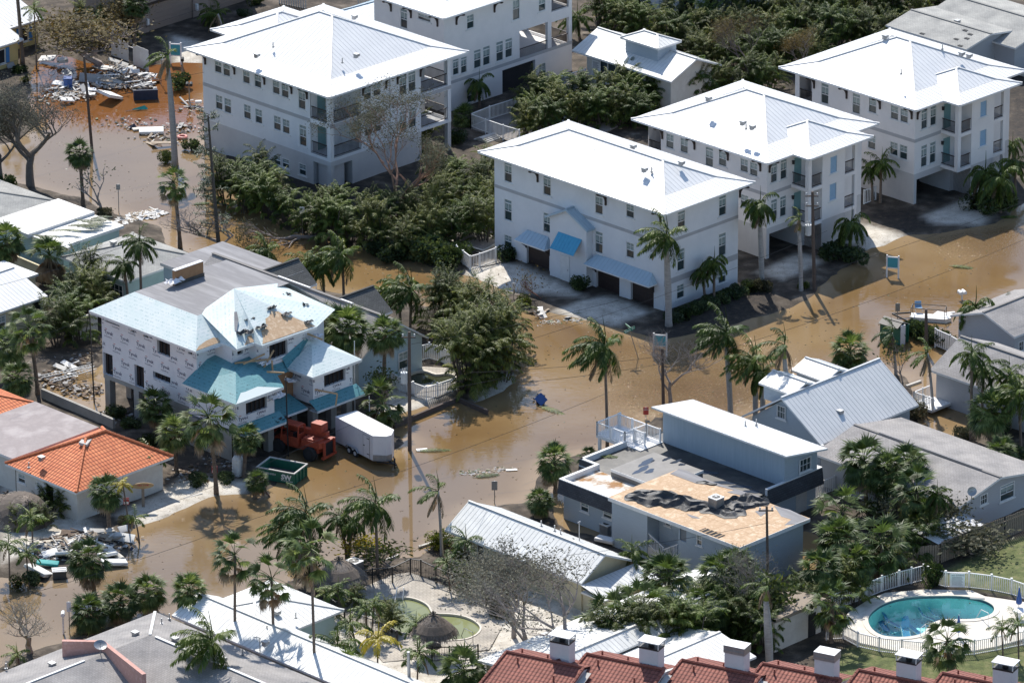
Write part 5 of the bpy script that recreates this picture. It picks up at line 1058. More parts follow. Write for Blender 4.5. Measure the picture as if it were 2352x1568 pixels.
pw=lambda y0,y1,z0=1.4,z1=3.5:(y0,y1,z0,z1)
q=px(h,'L',t2,597,820,425,520,.3);yb_=q[1];ya_=q[0]
boxwalls(h,.3,5.6,-11.6,-1.1,0,3.85,m_offw,[(ya_,yb_,1.4,3.5)],gab=('y',3.0,5.1))
b=MB();b.box((.42,ya_,1.4),(.44,yb_,3.5));o=b.build('sliding_glass',m_glass,h.root);b=MB()
for i in range(5):yy=ya_+(yb_-ya_)*i/4;b.box((.3,yy-.05,1.4),(.42,yy+.05,3.5))
b.box((.3,ya_,3.42),(.42,yb_,3.5));b.box((.3,ya_,1.4),(.42,yb_,1.48));b.build('frame',m_trim,o)
b=MB();b.box((.27,-1.75,1.7),(.297,-2.85,3.5));o=b.build('rules_sign',m_trim,h.root);b=MB();write(b,'POOL RULES',(.262,-1.85,3.3),(0,-1,0),(0,0,1),.12,bold=.01);write(b,'NO DIVING',(.262,-1.85,1.8),(0,-1,0),(0,0,1),.17,bold=.02);
for i in range(14):b.quad((.262,-1.9,3.15-i*.085),(.262,-2.65+(i*7%5)*.06,3.15-i*.085),(.262,-2.65+(i*7%5)*.06,3.12-i*.085),(.262,-1.9,3.12-i*.085))
b.build('lettering',m_ink,o)
b=MB();b.box((.27,ya_-1.6,1.4),(.297,ya_-.7,3.5));b.build('door',m_trim,h.root);lamp(h.root,'L',ya_-.35,3.2,.3);lamp(h.root,'L',ya_-2.0,3.2,.3)
b=MB();gable(b,-.4,6.2,-12.3,.1,3.9,5.25,'y',ridge=2.95,rib=.4);b.build('roof',[m_roofd,m_ribd,m_trim],h.root)
b=MB();cx0,cx1,cy0,cy1=1.3,3.7,-9.0,-5.0;b.box((cx0,cy0,4.4),(cx1,cy1,5.95));b.build('cupola_wall',m_bluegrey,h.root);b=MB();hip(b,cx0-.35,cx1+.35,cy0-.35,cy1+.35,5.95,None,.4,rib=.4);b.build('cupola_roof',[m_roofd,m_ribd,m_trim],h.root)
PH=h
h=House('grey cottage with pale grey shingle low gable roof behind the farthest white house',name='shingle_house',near=t3(1355,340),left=t3(890,190),right=t3(1725,220),H=3.3,ov=.4)
W_,L_=h.W,h.L;wq=px(h,'R',t3,1600,1645,275,345,0);boxwalls(h,0,7.4,0,9,0,3.3,m_greysid,[],[wq],gab=('y',3.1,3.9));window(h.root,'R',sum(wq[:2])/2,sum(wq[2:])/2,wq[1]-wq[0],wq[3]-wq[2],0,'shut'if False else 'grid')
b=MB();gable(b,-.4,7.8,-.4,9.4,3.3,3.95,'y',ridge=3.1,rib=0,capw=.25);b.build('roof',[m_shg,m_shg,m_trim],h.root);lid(h,t3,[(1248,170,3.6,'g'),(1290,155,3.8,'g')])
b=MB()
for i,(x,y)in enumerate(((1058,218),(1232,296),(1290,265),(1350,228),(1318,300),(1362,268),(1385,250))):X,Y=h.hp(*t3(x,y),3.55);b.box((X-.2,Y-.25,3.3+(X+.4)*.187+.0),(X+.2,Y+.25,3.3+(X+.4)*.187+.02))
b.build('missing_shingle_patch',m_shd,h.root)
h=House('pale grey roofed house behind a white porch rail in the top right corner',name='shingle_house',near=t3(1690,330),left=t3(1500,265),right=t3(1900,270),H=3.0,ov=.4,L=11,W=9)
boxwalls(h,0,9,0,11,0,3.0,m_greysid,gab=('y',4.5,4.0));b=MB();gable(b,-.4,9.4,-.4,11.4,3.0,4.1,'y',rib=0,capw=.25);b.build('roof',[m_shg,m_shg,m_trim],h.root);railing(h.root,(.5,-1.2,.6),(7,-1.2,.6),1.1,m_pvc,gap=.16,post=1.4,name='porch_railing');b=MB();b.box((.3,-1.3,.2),(7,-.02,.6));b.build('porch_floor',m_concl,h.root)
h=House('cream walled house with white metal gable roof left of the green palms',name='cream_house',near=t4(-200,655),left=(0,0),right=t4(345,480),H=2.7,ov=.4,L=7.6)
W_=h.W;wq=px(h,'R',t4,217,291,520,590,0);boxwalls(h,0,W_,0,7.6,0,2.7,m_cream,[],[wq],gab=('x',3.8,4.0));window(h.root,'R',sum(wq[:2])/2,sum(wq[2:])/2,wq[1]-wq[0],wq[3]-wq[2],0,'void');wz_=h.rp(*t4(5,620))[0];window(h.root,'R',wz_,1.6,.9,1.2,-.105,'hung');b=MB();gable(b,-.5,W_+.4,-.4,8,2.7,4.1,'x',ridge=3.8,rib=.42);b.build('roof',[m_roofw,m_ribw,m_trim],h.root)
b=MB();roofpoly(b,[(W_+.3,4.6,2.3),(W_+3.6,4.6,2.3),(W_+3.6,8,3.0),(W_+.3,8,3.0)],.42)if False else flatroof(b,W_+.45,W_+3.4,4.2,8.6,2.6);b.build('carport_roof',[m_roofg,m_trim],h.root);b=MB();b.box((W_+.5,4.4,0),(W_+3.2,8.4,2.38));b.build('carport_wall',m_cream,h.root)
h=House('pale aqua house with low grey shingle hip roof beside the flooded corner',name='shingle_house',near=u4(1324,1166),left=u4(640,905),right=u4(2050,890),H=2.8,ov=.5)
W_,L_=h.W,h.L;b=MB();hip(b,-.5,W_+.5,-.5,L_+.5,2.8,None,.3,rib=0,capw=.22);b.build('roof',[m_shg,m_shg,m_trim],h.root);boxwalls(h,0,W_,0,L_,0,2.64,m_aqua);lid(h,u4,[(1185,768,3.8,'g'),(932,812,3.6,'p'),(705,825,3.0,'g')])
for yy in(1.2,4.6):window(h.root,'L',yy,1.5,1.6,1.1,-.105,'grid')
h=House('long pale aqua house with white flat roofs strewn with dead palm fronds',name='flat_roof_house',near=u4(640,800),left=(0,0),right=u4(1310,585),H=2.9,ov=0,L=17,W=7.1)
b=MB();flatroof(b,0,7.1,0,3.7,2.9,t=.25,curb=0);flatroof(b,-.4,7.1,3.75,8.4,3.15,t=.4,curb=0);b.build('flat_roof',[m_flatw,m_trim],h.root);boxwalls(h,.5,6.8,.3,17,0,2.64,m_aqua)
b=MB();hip(b,-.6,7.1,8.42,20,2.9,None,.24,rib=0,capw=.22);b.build('shingle_roof',[m_shg,m_shg,m_trim],h.root)
h=House('grey shingle roofed house with pink stucco parapet at the bottom left',name='shingle_house',near=t8(1060,1080),left=(0,0),right=(0,0),H=3.0,ov=0,L=1,W=1)
b=MB();E=[(-26,-.0),(0,0),(0,-26)];r1,zr=-4.7,4.15
roofpoly(b,[(0,0,3),(-26,0,3),(-26,r1,zr),(r1,r1,zr)],0);roofpoly(b,[(0,0,3),(0,-26,3),(r1,-26,zr),(r1,r1,zr)],0)
roofpoly(b,[(-9.2,-9.2,3),(-26,-9.2,3),(-26,r1,zr),(r1,r1,zr)],0,m=0);roofpoly(b,[(-9.2,-9.2,3),(-9.2,-26,3),(r1,-26,zr),(r1,r1,zr)],0)
for a,c_ in(((0,0,3),(-26,0,3)),((0,0,3),(0,-26,3)),((-9.2,-9.2,3),(-26,-9.2,3)),((-9.2,-9.2,3),(-9.2,-26,3))):b.quad(Vector(a)-Vector((0,0,.2)),Vector(c_)-Vector((0,0,.2)),c_,a,m=1)
b.build('roof',[m_shb,m_trim],h.root);b=MB();b.prism([(-25,-.5),(-.5,-.5),(-.5,-25),(-8.8,-25),(-8.8,-8.8),(-25,-8.8)],0,2.98);b.build('wall',m_pink,h.root)
b=MB();cap(b,(-11,r1,zr),(-26,r1,zr),.16);cap(b,(r1,r1-.6,zr),(r1,-26,zr),.2,up=.06);cap(b,(0,0,3),(r1,r1,zr),.2);b.build('ridge_cap',m_trim,h.root)
zt=4.75;A=h.hp(*t8(425,1275),zt);B_=h.hp(*t8(700,1280),zt);C_=h.hp(*t8(985,1505),zt)
for p,q in((A,B_),(B_,C_)):b=MB();b.beam((*p,zt-1.0),(*q,zt-1.0),.32,2.0);b.build('pink_parapet',m_pink,h.root)
lid(h,t8,[(1105,1160,3.4,'p'),(1158,1128,3.2,'p'),(920,1235,3.9,'g'),(1192,1275,4.0,'g'),(1520,1412,4.0,'g'),(352,1447,3.7,'g'),(42,1468,3.2,'p'),(1660,1370,3.4,'p')])
X,Y=h.hp(*t8(685,1310),4.8);dish(h.root,(X,Y,3.9),s=.5,aim=(-.2,-.6,1.0))
h=House('low house with weathered white seamed hip roofs behind tall wind-bent palms',name='metal_roof_house',near=t9(310,1200),left=(0,0),right=(0,0),H=2.8,ov=0,L=1,W=1)
b=MB();gable(b,-4.9,-.2,-22,8.6,2.8,3.8,'y',ridge=-2.4,rib=.42);hip(b,-4.6,4.6,.3,8.2,2.78,None,.27,rib=.42);b.build('roof',[m_roofd,m_ribd,m_trim],h.root);b=MB();b.prism([(-4.4,-21),(-.7,-21),(-.7,.8),(4.1,.8),(4.1,7.8),(-4.4,7.8)],0,2.6);b.build('wall',m_aqua,h.root)
vents(h.root,[(onroof(h,t9,x,y,3.4),k)for x,y,k in((75,1210,'p'),(60,1300,'g'),(140,1092,'g'),(272,1120,'p'),(55,1065,'p'))]);X,Y=h.hp(*t9(28,1370),3.3);b=MB();b.tube([(X,Y,3),(X,Y,4.6),(X-.3,Y+.3,4.65)],.04,6);b.build('service_mast',m_metal,h.root)
h=House('broad low white metal roofed building half hidden behind bare branches and sabal palms',name='metal_roof_house',near=t10(1700,950),left=(0,0),right=(0,0),H=2.8,ov=0,L=1,W=1)
b=MB();gable(b,-23,-.2,.2,6.4,2.8,3.4,'x',ridge=1.6,rib=.42);gable(b,-23,-8,-7,.2,2.5,3.3,'x',rib=.42);b.build('roof',[m_roofd,m_ribd,m_trim],h.root);b=MB();b.box((-22.5,.6,0),(-.6,6.0,2.6));b.box((-22.5,-6.5,0),(-8.5,.2,2.3));b.build('wall',m_cream,h.root)
h=House('beige townhouse with brown garage doors in shade at the top edge',name='townhouse',base=(318,84),H=8,L=9,W=14.2)
gd=[px(h,'R',t0,1018,1322,130,275,0),px(h,'R',t0,1425,1690,0,130,0)];gd=[(g_[0],g_[1],.1,2.7)for g_ in gd]
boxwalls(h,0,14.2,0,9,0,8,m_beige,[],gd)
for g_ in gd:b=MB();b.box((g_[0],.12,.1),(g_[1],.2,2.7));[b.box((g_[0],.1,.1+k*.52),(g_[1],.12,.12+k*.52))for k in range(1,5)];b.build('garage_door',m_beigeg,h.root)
b=MB();[b.box((g_[0]-.2,-.12,2.72),(g_[1]+.2,-.01,2.95))for g_ in gd];b.build('lintel',m_brown,h.root)
b=MB();write(b,'1606',(*h.rp(*t0(985,196))[:1],-.02,h.rp(*t0(985,196))[1]),(1,0,0),(0,0,1),.28,bold=.02);b.build('house_number',m_brown,h.root)
for x,y in((1003,150),(1340,48)):a,z=h.rp(*t0(x,y));b=MB();b.box((a-.12,-.25,z-.3),(a+.12,-.01,z+.3));b.build('wall_light',m_trim,h.root)
b=MB();hip(b,-.8,15,-.8,9.8,8,None,.3,rib=.45);b.build('roof',[m_roofg,m_ribg,m_trim],h.root)
h=House('shaded white house with pillared porch at the very top',name='white_house',base=tuple(t2(1275,178)),H=9,L=13,W=11)
cellw=[px(h,'L',t2,1003,1045,0,95,0),px(h,'L',t2,1063,1105,10,120,0)];por=(.5,2.6,.1,2.9)
hr=[px(h,'R',t2,1515,1555,0,95,0),px(h,'R',t2,1575,1615,-15,90,0),(.5,5.2,.1,2.9)]
boxwalls(h,0,11,0,13,0,9,m_stucco2,cellw+[por],hr)
for q in cellw:window(h.root,'L',sum(q[:2])/2,sum(q[2:])/2,q[1]-q[0],q[3]-q[2],0,'tall')
for q in hr[:2]:window(h.root,'R',sum(q[:2])/2,sum(q[2:])/2,q[1]-q[0],q[3]-q[2],0,'tall')
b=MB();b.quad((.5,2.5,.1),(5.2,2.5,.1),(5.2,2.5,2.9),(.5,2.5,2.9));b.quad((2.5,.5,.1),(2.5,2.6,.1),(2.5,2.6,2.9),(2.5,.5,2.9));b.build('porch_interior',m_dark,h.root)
b=MB();b.box((.5,-.02,.1),(.9,.3,2.9));b.box((3.0,-.02,.1),(3.3,.3,2.9));b.build('porch_column',m_stucco2,h.root);b=MB();b.box((-.25,-.25,2.95),(11.0,-.01,3.35));b.box((-.25,-.01,2.95),(-.01,13,3.35));b.build('belt_course',m_stucco2,h.root)
b=MB();hip(b,-1,12,-1,14,9,(2.3,.5),.45);b.build('roof',[m_roofw,m_ribw,m_trim],h.root)
h=House('white building corner with dark balcony rail at the top right',name='white_house',base=tuple(t3(-150,150)),H=7,L=4,W=9.3)
boxwalls(h,0,9.3,0,8,0,7,m_stucco2,[],[(5.3,9,1.6,4.2)]);railing(h.root,(5.3,.1,1.65),(9,.1,1.65));b=MB();b.quad((5.3,2.2,1.6),(9,2.2,1.6),(9,2.2,4.2),(5.3,2.2,4.2));b.build('balcony_back',m_concl,h.root);b=MB();b.box((5.2,.12,1.4),(9.1,2.2,1.62));b.build('balcony_floor',m_concl,h.root)
for i,(nr,rt,lab,eave,W0)in enumerate(((t0(85,190),t0(330,135),'yellow cottage with blue shutters and white roof behind the leaning palm trunk',2.6,3.2),(t0(-60,338),t0(165,270),'yellow cottage with ribbed grey white roof in the top left corner',2.6,3.0))):
 h=House(lab,name='yellow_cottage',near=nr,left=(0,0),right=rt,H=eave,ov=.4,L=8);W_=h.W
 b=MB();gable(b,-4.5,W_+.4,-.4,8,eave,3.9,'x',ridge=3.8,rib=.42);b.build('roof',[m_roofw,m_ribw,m_trim]if i==0 else[m_roofd,m_ribd,m_trim],h.root)
 wx=h.rp(*(t0(165,235)if i==0 else t0(8,370)))[0];boxwalls(h,-4,W_,0,7.5,0,eave,m_yellow,[],[(wx-.5,wx+.5,.7,2.1)]);window(h.root,'R',wx,1.4,1.0,1.4,0,'void')
 for s_ in(-1,1):b=MB();b.box((wx+s_*.75-.2,-.06,.65),(wx+s_*.75+.2,-.01,2.15));b.build('shutter',m_shut if False else M('shutter_blue%d'%s_,(.05,.22,.50),rough=.6),h.root)
# row of red tiled houses with chimneys along the bottom edge
lab=['leftmost','second','third','fourth','fifth','rightmost']
ridges=[((1163,1496),(1314,1532)),((1347,1501),(1532,1543.5)),((1566,1515),(1717,1557)),((1751,1523),(1940,1563)),((1972,1538),(2120,1571)),((2164,1545),(2350,1580))]
chim=[t10(345,1232),t10(955,1272),t10(1540,1302),t11(405,1347),t11(965,1367),t11(1625,1417)]
for i,((a,c),ch)in enumerate(zip(ridges,chim)):
 pa,pc=P(*a,8.0),P(*c,8.0);d=pc-pa;ang=R(-27);Lr=6.05
 root=thing('red_tile_roof_house',['red tiled roof house %s in the row at the bottom edge'%lab[i]][0],'house',(pa.x,pa.y,0),ang,'red tiled houses in a row along the bottom')
 b=MB();roofpoly(b,[(-.5,-6,6.1),(Lr,-6,6.1),(Lr,0,8),(-.0,0,8)],0);roofpoly(b,[(0,2.3,7.35),(Lr,2.3,7.35),(Lr,0,8),(0,0,8)],0);b.quad((-.5,-6,5.9),(-.0,0,7.8),(0,0,8),(-.5,-6,6.1));b.quad((Lr,-6,5.9),(Lr,0,7.8),(Lr,0,8),(Lr,-6,6.1))
 b.build('roof',[m_redt,m_ridger],root)
 b=MB()
 for p,q in(((0,0,8.03),(Lr,0,8.03)),((-.5,-6,6.15),(0,0,8.03)),((Lr,-6,6.15),(Lr,0,8.03))):
  p,q=Vector(p),Vector(q);n=int((q-p).length/.4)
  for k in range(n):b.tube([p.lerp(q,k/n),p.lerp(q,(k+.94)/n)],[.13,.11],6)
 b.build('ridge_tiles',m_ridger,root)
 b=MB();b.box((.05,-5.8,0),(Lr-.1,2.0,5.85));b.quad((.05,-5.8,5.85),(.05,0,7.75),(.05,2.0,7.3),(.05,2,5.85));b.quad((Lr-.1,-5.8,5.85),(Lr-.1,0,7.75),(Lr-.1,2.0,7.3),(Lr-.1,2,5.85));b.build('wall',m_chim,root)
 b=MB();b.box((Lr+.05,-6,6.0),(Lr+.5,1.2,6.12))if False else b.quad((Lr+.02,-6,6.0),(Lr+.5,-6,6.0),(Lr+.5,.2,7.6),(Lr+.02,.2,7.6));b.build('gutter_strip',m_concl,root)
 for(x,y)in((1.3,-.8),(3.1,.3),(4.6,-1.8),(1.0,.5)):q=MB();q.cyl((x,y),.07,7.2,8.1-abs(y)*.3+.3,7);q.build('vent_pipe',m_ridger,root)
 zc=9.75;pt=P(*ch,zc);loc=Matrix.Rotation(-ang,3,'Z')@(pt-Vector((pa.x,pa.y,0)));X,Y=loc.x,loc.y
 w,dd=.74,.5;b=MB();b.box((X-w,Y-dd,6.0),(X+w,Y+dd,zc-.55));o=b.build('chimney',m_chim,root)
 if i in(2,3):b=MB();b.box((X-w-.06,Y-dd-.06,zc-.55),(X+w+.06,Y+dd+.06,zc));b.box((X-w,Y-dd-.09,zc-.36),(X+w,Y-dd-.06,zc-.3));b.build('chimney_cap',m_plastic if False else m_metal,o);b=MB();b.box((X-w-.06,Y-dd-.06,zc),(X+w+.06,Y+dd+.06,zc+.02));b.build('cap_top',m_trim,o)
 else:
  b=MB();b.box((X-w-.02,Y-dd-.02,zc-.55),(X+w+.02,Y+dd+.02,zc-.42));b.cyl((X,Y),.22,zc-.42,zc-.1,12);b.build('flue',m_black,o)
  b=MB();b.box((X-w-.1,Y-dd-.1,zc-.03),(X+w+.1,Y+dd+.1,zc+.03))
  for sx in(-1,1):
   for sy in(-1,1):b.box((X+sx*w-.03,Y+sy*dd-.03,zc-.45),(X+sx*w+.03,Y+sy*dd+.03,zc-.03))
  b.build('chimney_cap',m_plastic,o)
 b=MB();b.quad((X-w-.25,Y-dd-.02,7.2),(X+w+.25,Y-dd-.02,7.2),(X,Y-dd-.02,8.1));b.quad((X-w-.25,Y-dd-.9,7.5),(X,Y-dd-.02,8.12),(X-w-.25,Y-dd,7.2));b.quad((X,Y-dd-.02,8.12),(X+w+.25,Y-dd-.9,7.5),(X+w+.25,Y-dd,7.2));b.build('cricket',m_ridger,root)
# foliage meshes
m_fan=leafmat('palm_leaf_fan',(.03,.052,.015),(.062,.10,.026),(.18,.23,.075),trans=.36,rough=.5)
m_feath=leafmat('palm_leaf_feather',(.024,.048,.010),(.06,.10,.018),(.16,.21,.045),trans=.36,rough=.5)
m_areca=leafmat('areca_leaf',(.026,.042,.010),(.062,.088,.018),(.20,.22,.055),trans=.4,rough=.5)
m_areca2=leafmat('young_palm_leaf',(.03,.06,.012),(.08,.13,.025),(.20,.24,.06),trans=.3,rough=.5)
m_yellow_leaf=leafmat('yellowed_palm_leaf',(.20,.19,.03),(.36,.32,.04),(.50,.42,.06),trans=.35)
m_deadleaf=leafmat('dead_palm_leaf',(.12,.08,.05),(.21,.15,.09),(.32,.25,.16),trans=.15,rough=.7)
m_shrub=leafmat('shrub_leaf',(.015,.028,.01),(.034,.058,.018),(.11,.14,.05),trans=.28,rough=.45)
m_olive=leafmat('olive_leaf',(.045,.048,.026),(.085,.085,.045),(.18,.175,.11),trans=.2,rough=.6)
m_greyleaf=leafmat('grey_leaf',(.07,.07,.05),(.13,.125,.09),(.24,.23,.17),trans=.25,rough=.6)
m_rust=leafmat('rust_leaf',(.05,.04,.012),(.12,.09,.025),(.22,.16,.05),trans=.2,rough=.6)
m_pine=leafmat('pine_needle',(.02,.04,.018),(.04,.07,.03),(.08,.11,.05),trans=.15)
m_trunk=M('trunk_brown',(.20,.15,.115),(.13,.10,.08),scale=3,rough=.9,stretch=(1,1,5),bump=.6)
m_trunkg=M('trunk_grey',(.40,.38,.36),(.28,.27,.26),scale=2,rough=.85,stretch=(1,1,7),bump=.4)
m_trunkr=M('trunk_rough',(.24,.18,.13),(.10,.075,.06),scale=6,rough=.95,bump=1.0)
m_shaft=M('crownshaft_green',(.20,.24,.05),(.13,.19,.04),scale=2,rough=.45)
m_barebr=M('bark_pale',(.36,.31,.28),(.25,.21,.19),scale=4,rough=.9)
m_bareor=M('bark_orange',(.33,.19,.13),(.22,.13,.09),scale=3,rough=.9)
m_barkgr=M('bark_grey_brown',(.17,.145,.125),(.11,.095,.08),scale=4,rough=.95,bump=.5)
m_bardk=M('bark_dark',(.10,.085,.07),(.06,.05,.045),scale=4,rough=.95,bump=.5)
def blade(mb,p,d,n,L,w,droop,m=0):
 p=Vector(p);d=Vector(d).normalized();s=d.cross(n);s=s.normalized()if s.length>1e-3 else Vector((1,0,0))
 q=p+d*(L*.5);e=q+(d+Vector((0,0,-droop))).normalized()*(L*.5)
 k=len(mb.v);mb.v+=[tuple(p-s*w*.3),tuple(p+s*w*.3),tuple(q+s*w*.5),tuple(q-s*w*.5),tuple(e)]
 mb.face((k,k+1,k+2,k+3),m);mb.face((k+3,k+2,k+4),m)
def fanleaf(mb,c,d,pet,Lb,rs,droop,m=0,nb=15,spread=2.2):
 c=Vector(c);d=Vector(d).normalized();up=Vector((0,0,1));s=d.cross(up);s=s.normalized()if s.length>.05 else Vector((1,0,0));n=s.cross(d).normalized()
 t=c+d*pet+Vector((0,0,-droop*pet*.35));mb.tube([c,(c+t)/2+n*.04,t],[.022,.018,.014],3,m,cap=False)
 d2=(d+Vector((0,0,-droop*.8))).normalized();s2=(s+n*rs.uniform(-.5,.5)).normalized();n2=s2.cross(d2).normalized()
 for i in range(nb):
  a=(i/(nb-1)-.5)*spread*1.15;b=d2*math.cos(a)+s2*math.sin(a)
  blade(mb,t,b,n2,Lb*(1-.12*abs(a))*rs.uniform(.85,1.08),.085,rs.uniform(.3,1.0)*(.5+droop),m)
def fan_crown(seed,n=42,r=1.0,wind=(0,0,0),skirt=10,low=-.55,pet=.75):
 rs=random.Random(seed);mb=MB();w=Vector(wind)
 for i in range(n+skirt):
  a=i*2.39996+rs.uniform(-.2,.2)
  if i<n:z=1-(1-low)*((i+.5)/n)**.9
  else:z=rs.uniform(-.95,-.6)
  h=math.sqrt(max(0,1-z*z));d=Vector((math.cos(a)*h,math.sin(a)*h,z))+w*(1 if z>-.3 else .3)
  fanleaf(mb,(0,0,rs.uniform(-.1,.1)),d,pet*r*rs.uniform(.75,1.1),.78*r,rs,.25+.5*max(0,.5-z),0 if i<n else 1)
 return mb
def frond(mb,c,d,L,rs,droop,wind=Vector((0,0,0)),nl=22,ll=.55,m=0,hang=.6,rad=.028):
 c=Vector(c);d=Vector(d).normalized();p=c;pts=[p];N=9;v=d
 for i in range(N):
  v=(v+(Vector((0,0,-droop))+wind)*(.22+.05*i)*.5).normalized();p=p+v*(L/N);pts.append(p)
 mb.tube(pts,[rad*(1-.8*i/N)for i in range(N+1)],3,m,cap=False)
 for i in range(nl):
  t=.12+.86*i/(nl-1);f=t*N;k=min(int(f),N-1);q=pts[k].lerp(pts[k+1],f-k);T_=(pts[k+1]-pts[k]).normalized()
  s=T_.cross(Vector((0,0,1)));s=s.normalized()if s.length>.05 else Vector((1,0,0));l_=ll*math.sin(math.pi*(.12+.82*t))**.6*rs.uniform(.8,1.15)
  for sg in(-1,1):
   dd=(s*sg*rs.uniform(.7,1)+T_*.75+Vector((0,0,rs.uniform(-hang,.25-hang*.3)))+wind*.5).normalized();blade(mb,q,dd,Vector((0,0,1)),l_,.06,hang*rs.uniform(.6,1.5),m)
def feather_crown(seed,n=15,L=2.2,wind=(0,0,0),droop=.55,ll=.6,low=-.15,dead=2,nl=30,hang=.7):
 rs=random.Random(seed);mb=MB();w=Vector(wind)
 for i in range(n):
  a=i*2.39996+rs.uniform(-.3,.3);z=.95-(.95-low)*(i+.5)/n;h=math.sqrt(max(0,1-z*z))
  frond(mb,(0,0,0),Vector((math.cos(a)*h,math.sin(a)*h,z))+w*.5,L*rs.uniform(.75,1.08),rs,droop*rs.uniform(.7,1.3),w*.55,nl,ll,0,hang)
 for i in range(dead):
  a=rs.uniform(0,6.28);frond(mb,(0,0,-.1),(math.cos(a)*.6,math.sin(a)*.6,-.5),L*.8,rs,1.1,w*.3,nl-6,ll*.8,1,1.0)
 mb.tube([(0,0,0),(.05,0,L*.32),Vector((.1,.0,L*.75))+w*.25],[.04,.03,.008],4,0)
 return mb
def areca_mesh(seed,stems=9,H=3.6,L=1.9,spread=.9):
 rs=random.Random(seed);cr=MB();st=MB()
 for i in range(stems):
  a=rs.uniform(0,6.28);r=spread*math.sqrt(rs.random());b=Vector((math.cos(a)*r*.5,math.sin(a)*r*.5,0));h=H*rs.uniform(.35,.95);t=b+Vector((math.cos(a)*r*.9,math.sin(a)*r*.9,h));st.tube([b,(b+t)/2+Vector((rs.uniform(-.1,.1),rs.uniform(-.1,.1),0)),t],[.06,.05,.04],4)
  for k in range(7):
   aa=k*2.4+rs.uniform(-.4,.4);z=rs.uniform(.25,1.0);frond(cr,t,(math.cos(aa)*(1.1-z),math.sin(aa)*(1.1-z),z),L*rs.uniform(.75,1.15),rs,rs.uniform(.5,1.0),Vector((-.2,-.08,0)),22,.50,0,.9,.016)
 for i in range(stems*2):
  a=rs.uniform(0,6.28);p=Vector((math.cos(a),math.sin(a),0))*spread*rs.uniform(.3,1.0)+Vector((0,0,H*rs.uniform(.1,.5)));frond(cr,p,(math.cos(a)*.8,math.sin(a)*.8,rs.uniform(.3,.9)),L*rs.uniform(.7,1),rs,rs.uniform(.6,1.1),Vector((-.15,-.08,0)),20,.48,0,.9,.014)
 return st,cr
def mesh_of(mb,name,mats):
 o=mb.build(name,mats);me=o.data;bpy.data.objects.remove(o);return me
WND=(-.55,-.1,0)
CROWN={'F':[mesh_of(fan_crown(s,40,1.0,(-.12,0,.05)),'fan_crown',[m_fan,m_deadleaf])for s in(1,2,3)],'G':[mesh_of(fan_crown(s,26,1.0,(-.1,0,.1),skirt=5,low=-.75,pet=.95),'fan_crown',[m_fan,m_deadleaf])for s in(4,5)],'W':[mesh_of(fan_crown(s,20,1.0,WND,skirt=6,low=-.5,pet=1.0),'fan_crown',[m_fan,m_deadleaf])for s in(6,7)],'C':[mesh_of(feather_crown(s,19,2.2,(-.75,0,-.04),.7,ll=.62,low=-.45,nl=34,hang=1.0),'feather_crown',[m_feath,m_deadleaf])for s in(8,9)],'D':[mesh_of(feather_crown(s,20,2.0,(-.2,0,0),.9,ll=.52,low=-.6,nl=32,hang=1.0),'feather_crown',[m_feath,m_deadleaf])for s in(10,11)],'S':[mesh_of(feather_crown(s,9,1.25,(-.1,0,0),.65,ll=.42,dead=1,nl=15),'feather_crown',[m_areca2,m_deadleaf])for s in(12,13)],'Y':[mesh_of(feather_crown(s,10,1.4,(-.1,0,0),.8,ll=.42,dead=0,nl=18),'feather_crown',[m_yellow_leaf,m_deadleaf])for s in(14,)],'B':[mesh_of(feather_crown(s,5,2.0,(-.8,0,-.1),.9,ll=.5,dead=3,low=.2),'feather_crown',[m_feath,m_deadleaf])for s in(15,16)],'K':[mesh_of(feather_crown(s,16,1.8,(-.25,0,-.1),1.5,ll=.55,dead=3,low=-.5,nl=30,hang=1.2),'feather_crown',[m_feath,m_deadleaf])for s in(17,18)],'H':[mesh_of(fan_crown(19,16,.9,(.0,0,.25),skirt=34,low=.1),'fan_crown',[m_fan,m_deadleaf])]}
NAMES=dict(F='fan_palm',G='fan_palm',W='fan_palm',H='fan_palm',C='feather_palm',D='feather_palm',S='small_palm',Y='small_palm',B='broken_palm',K='drooping_palm')
prs=random.Random(77)
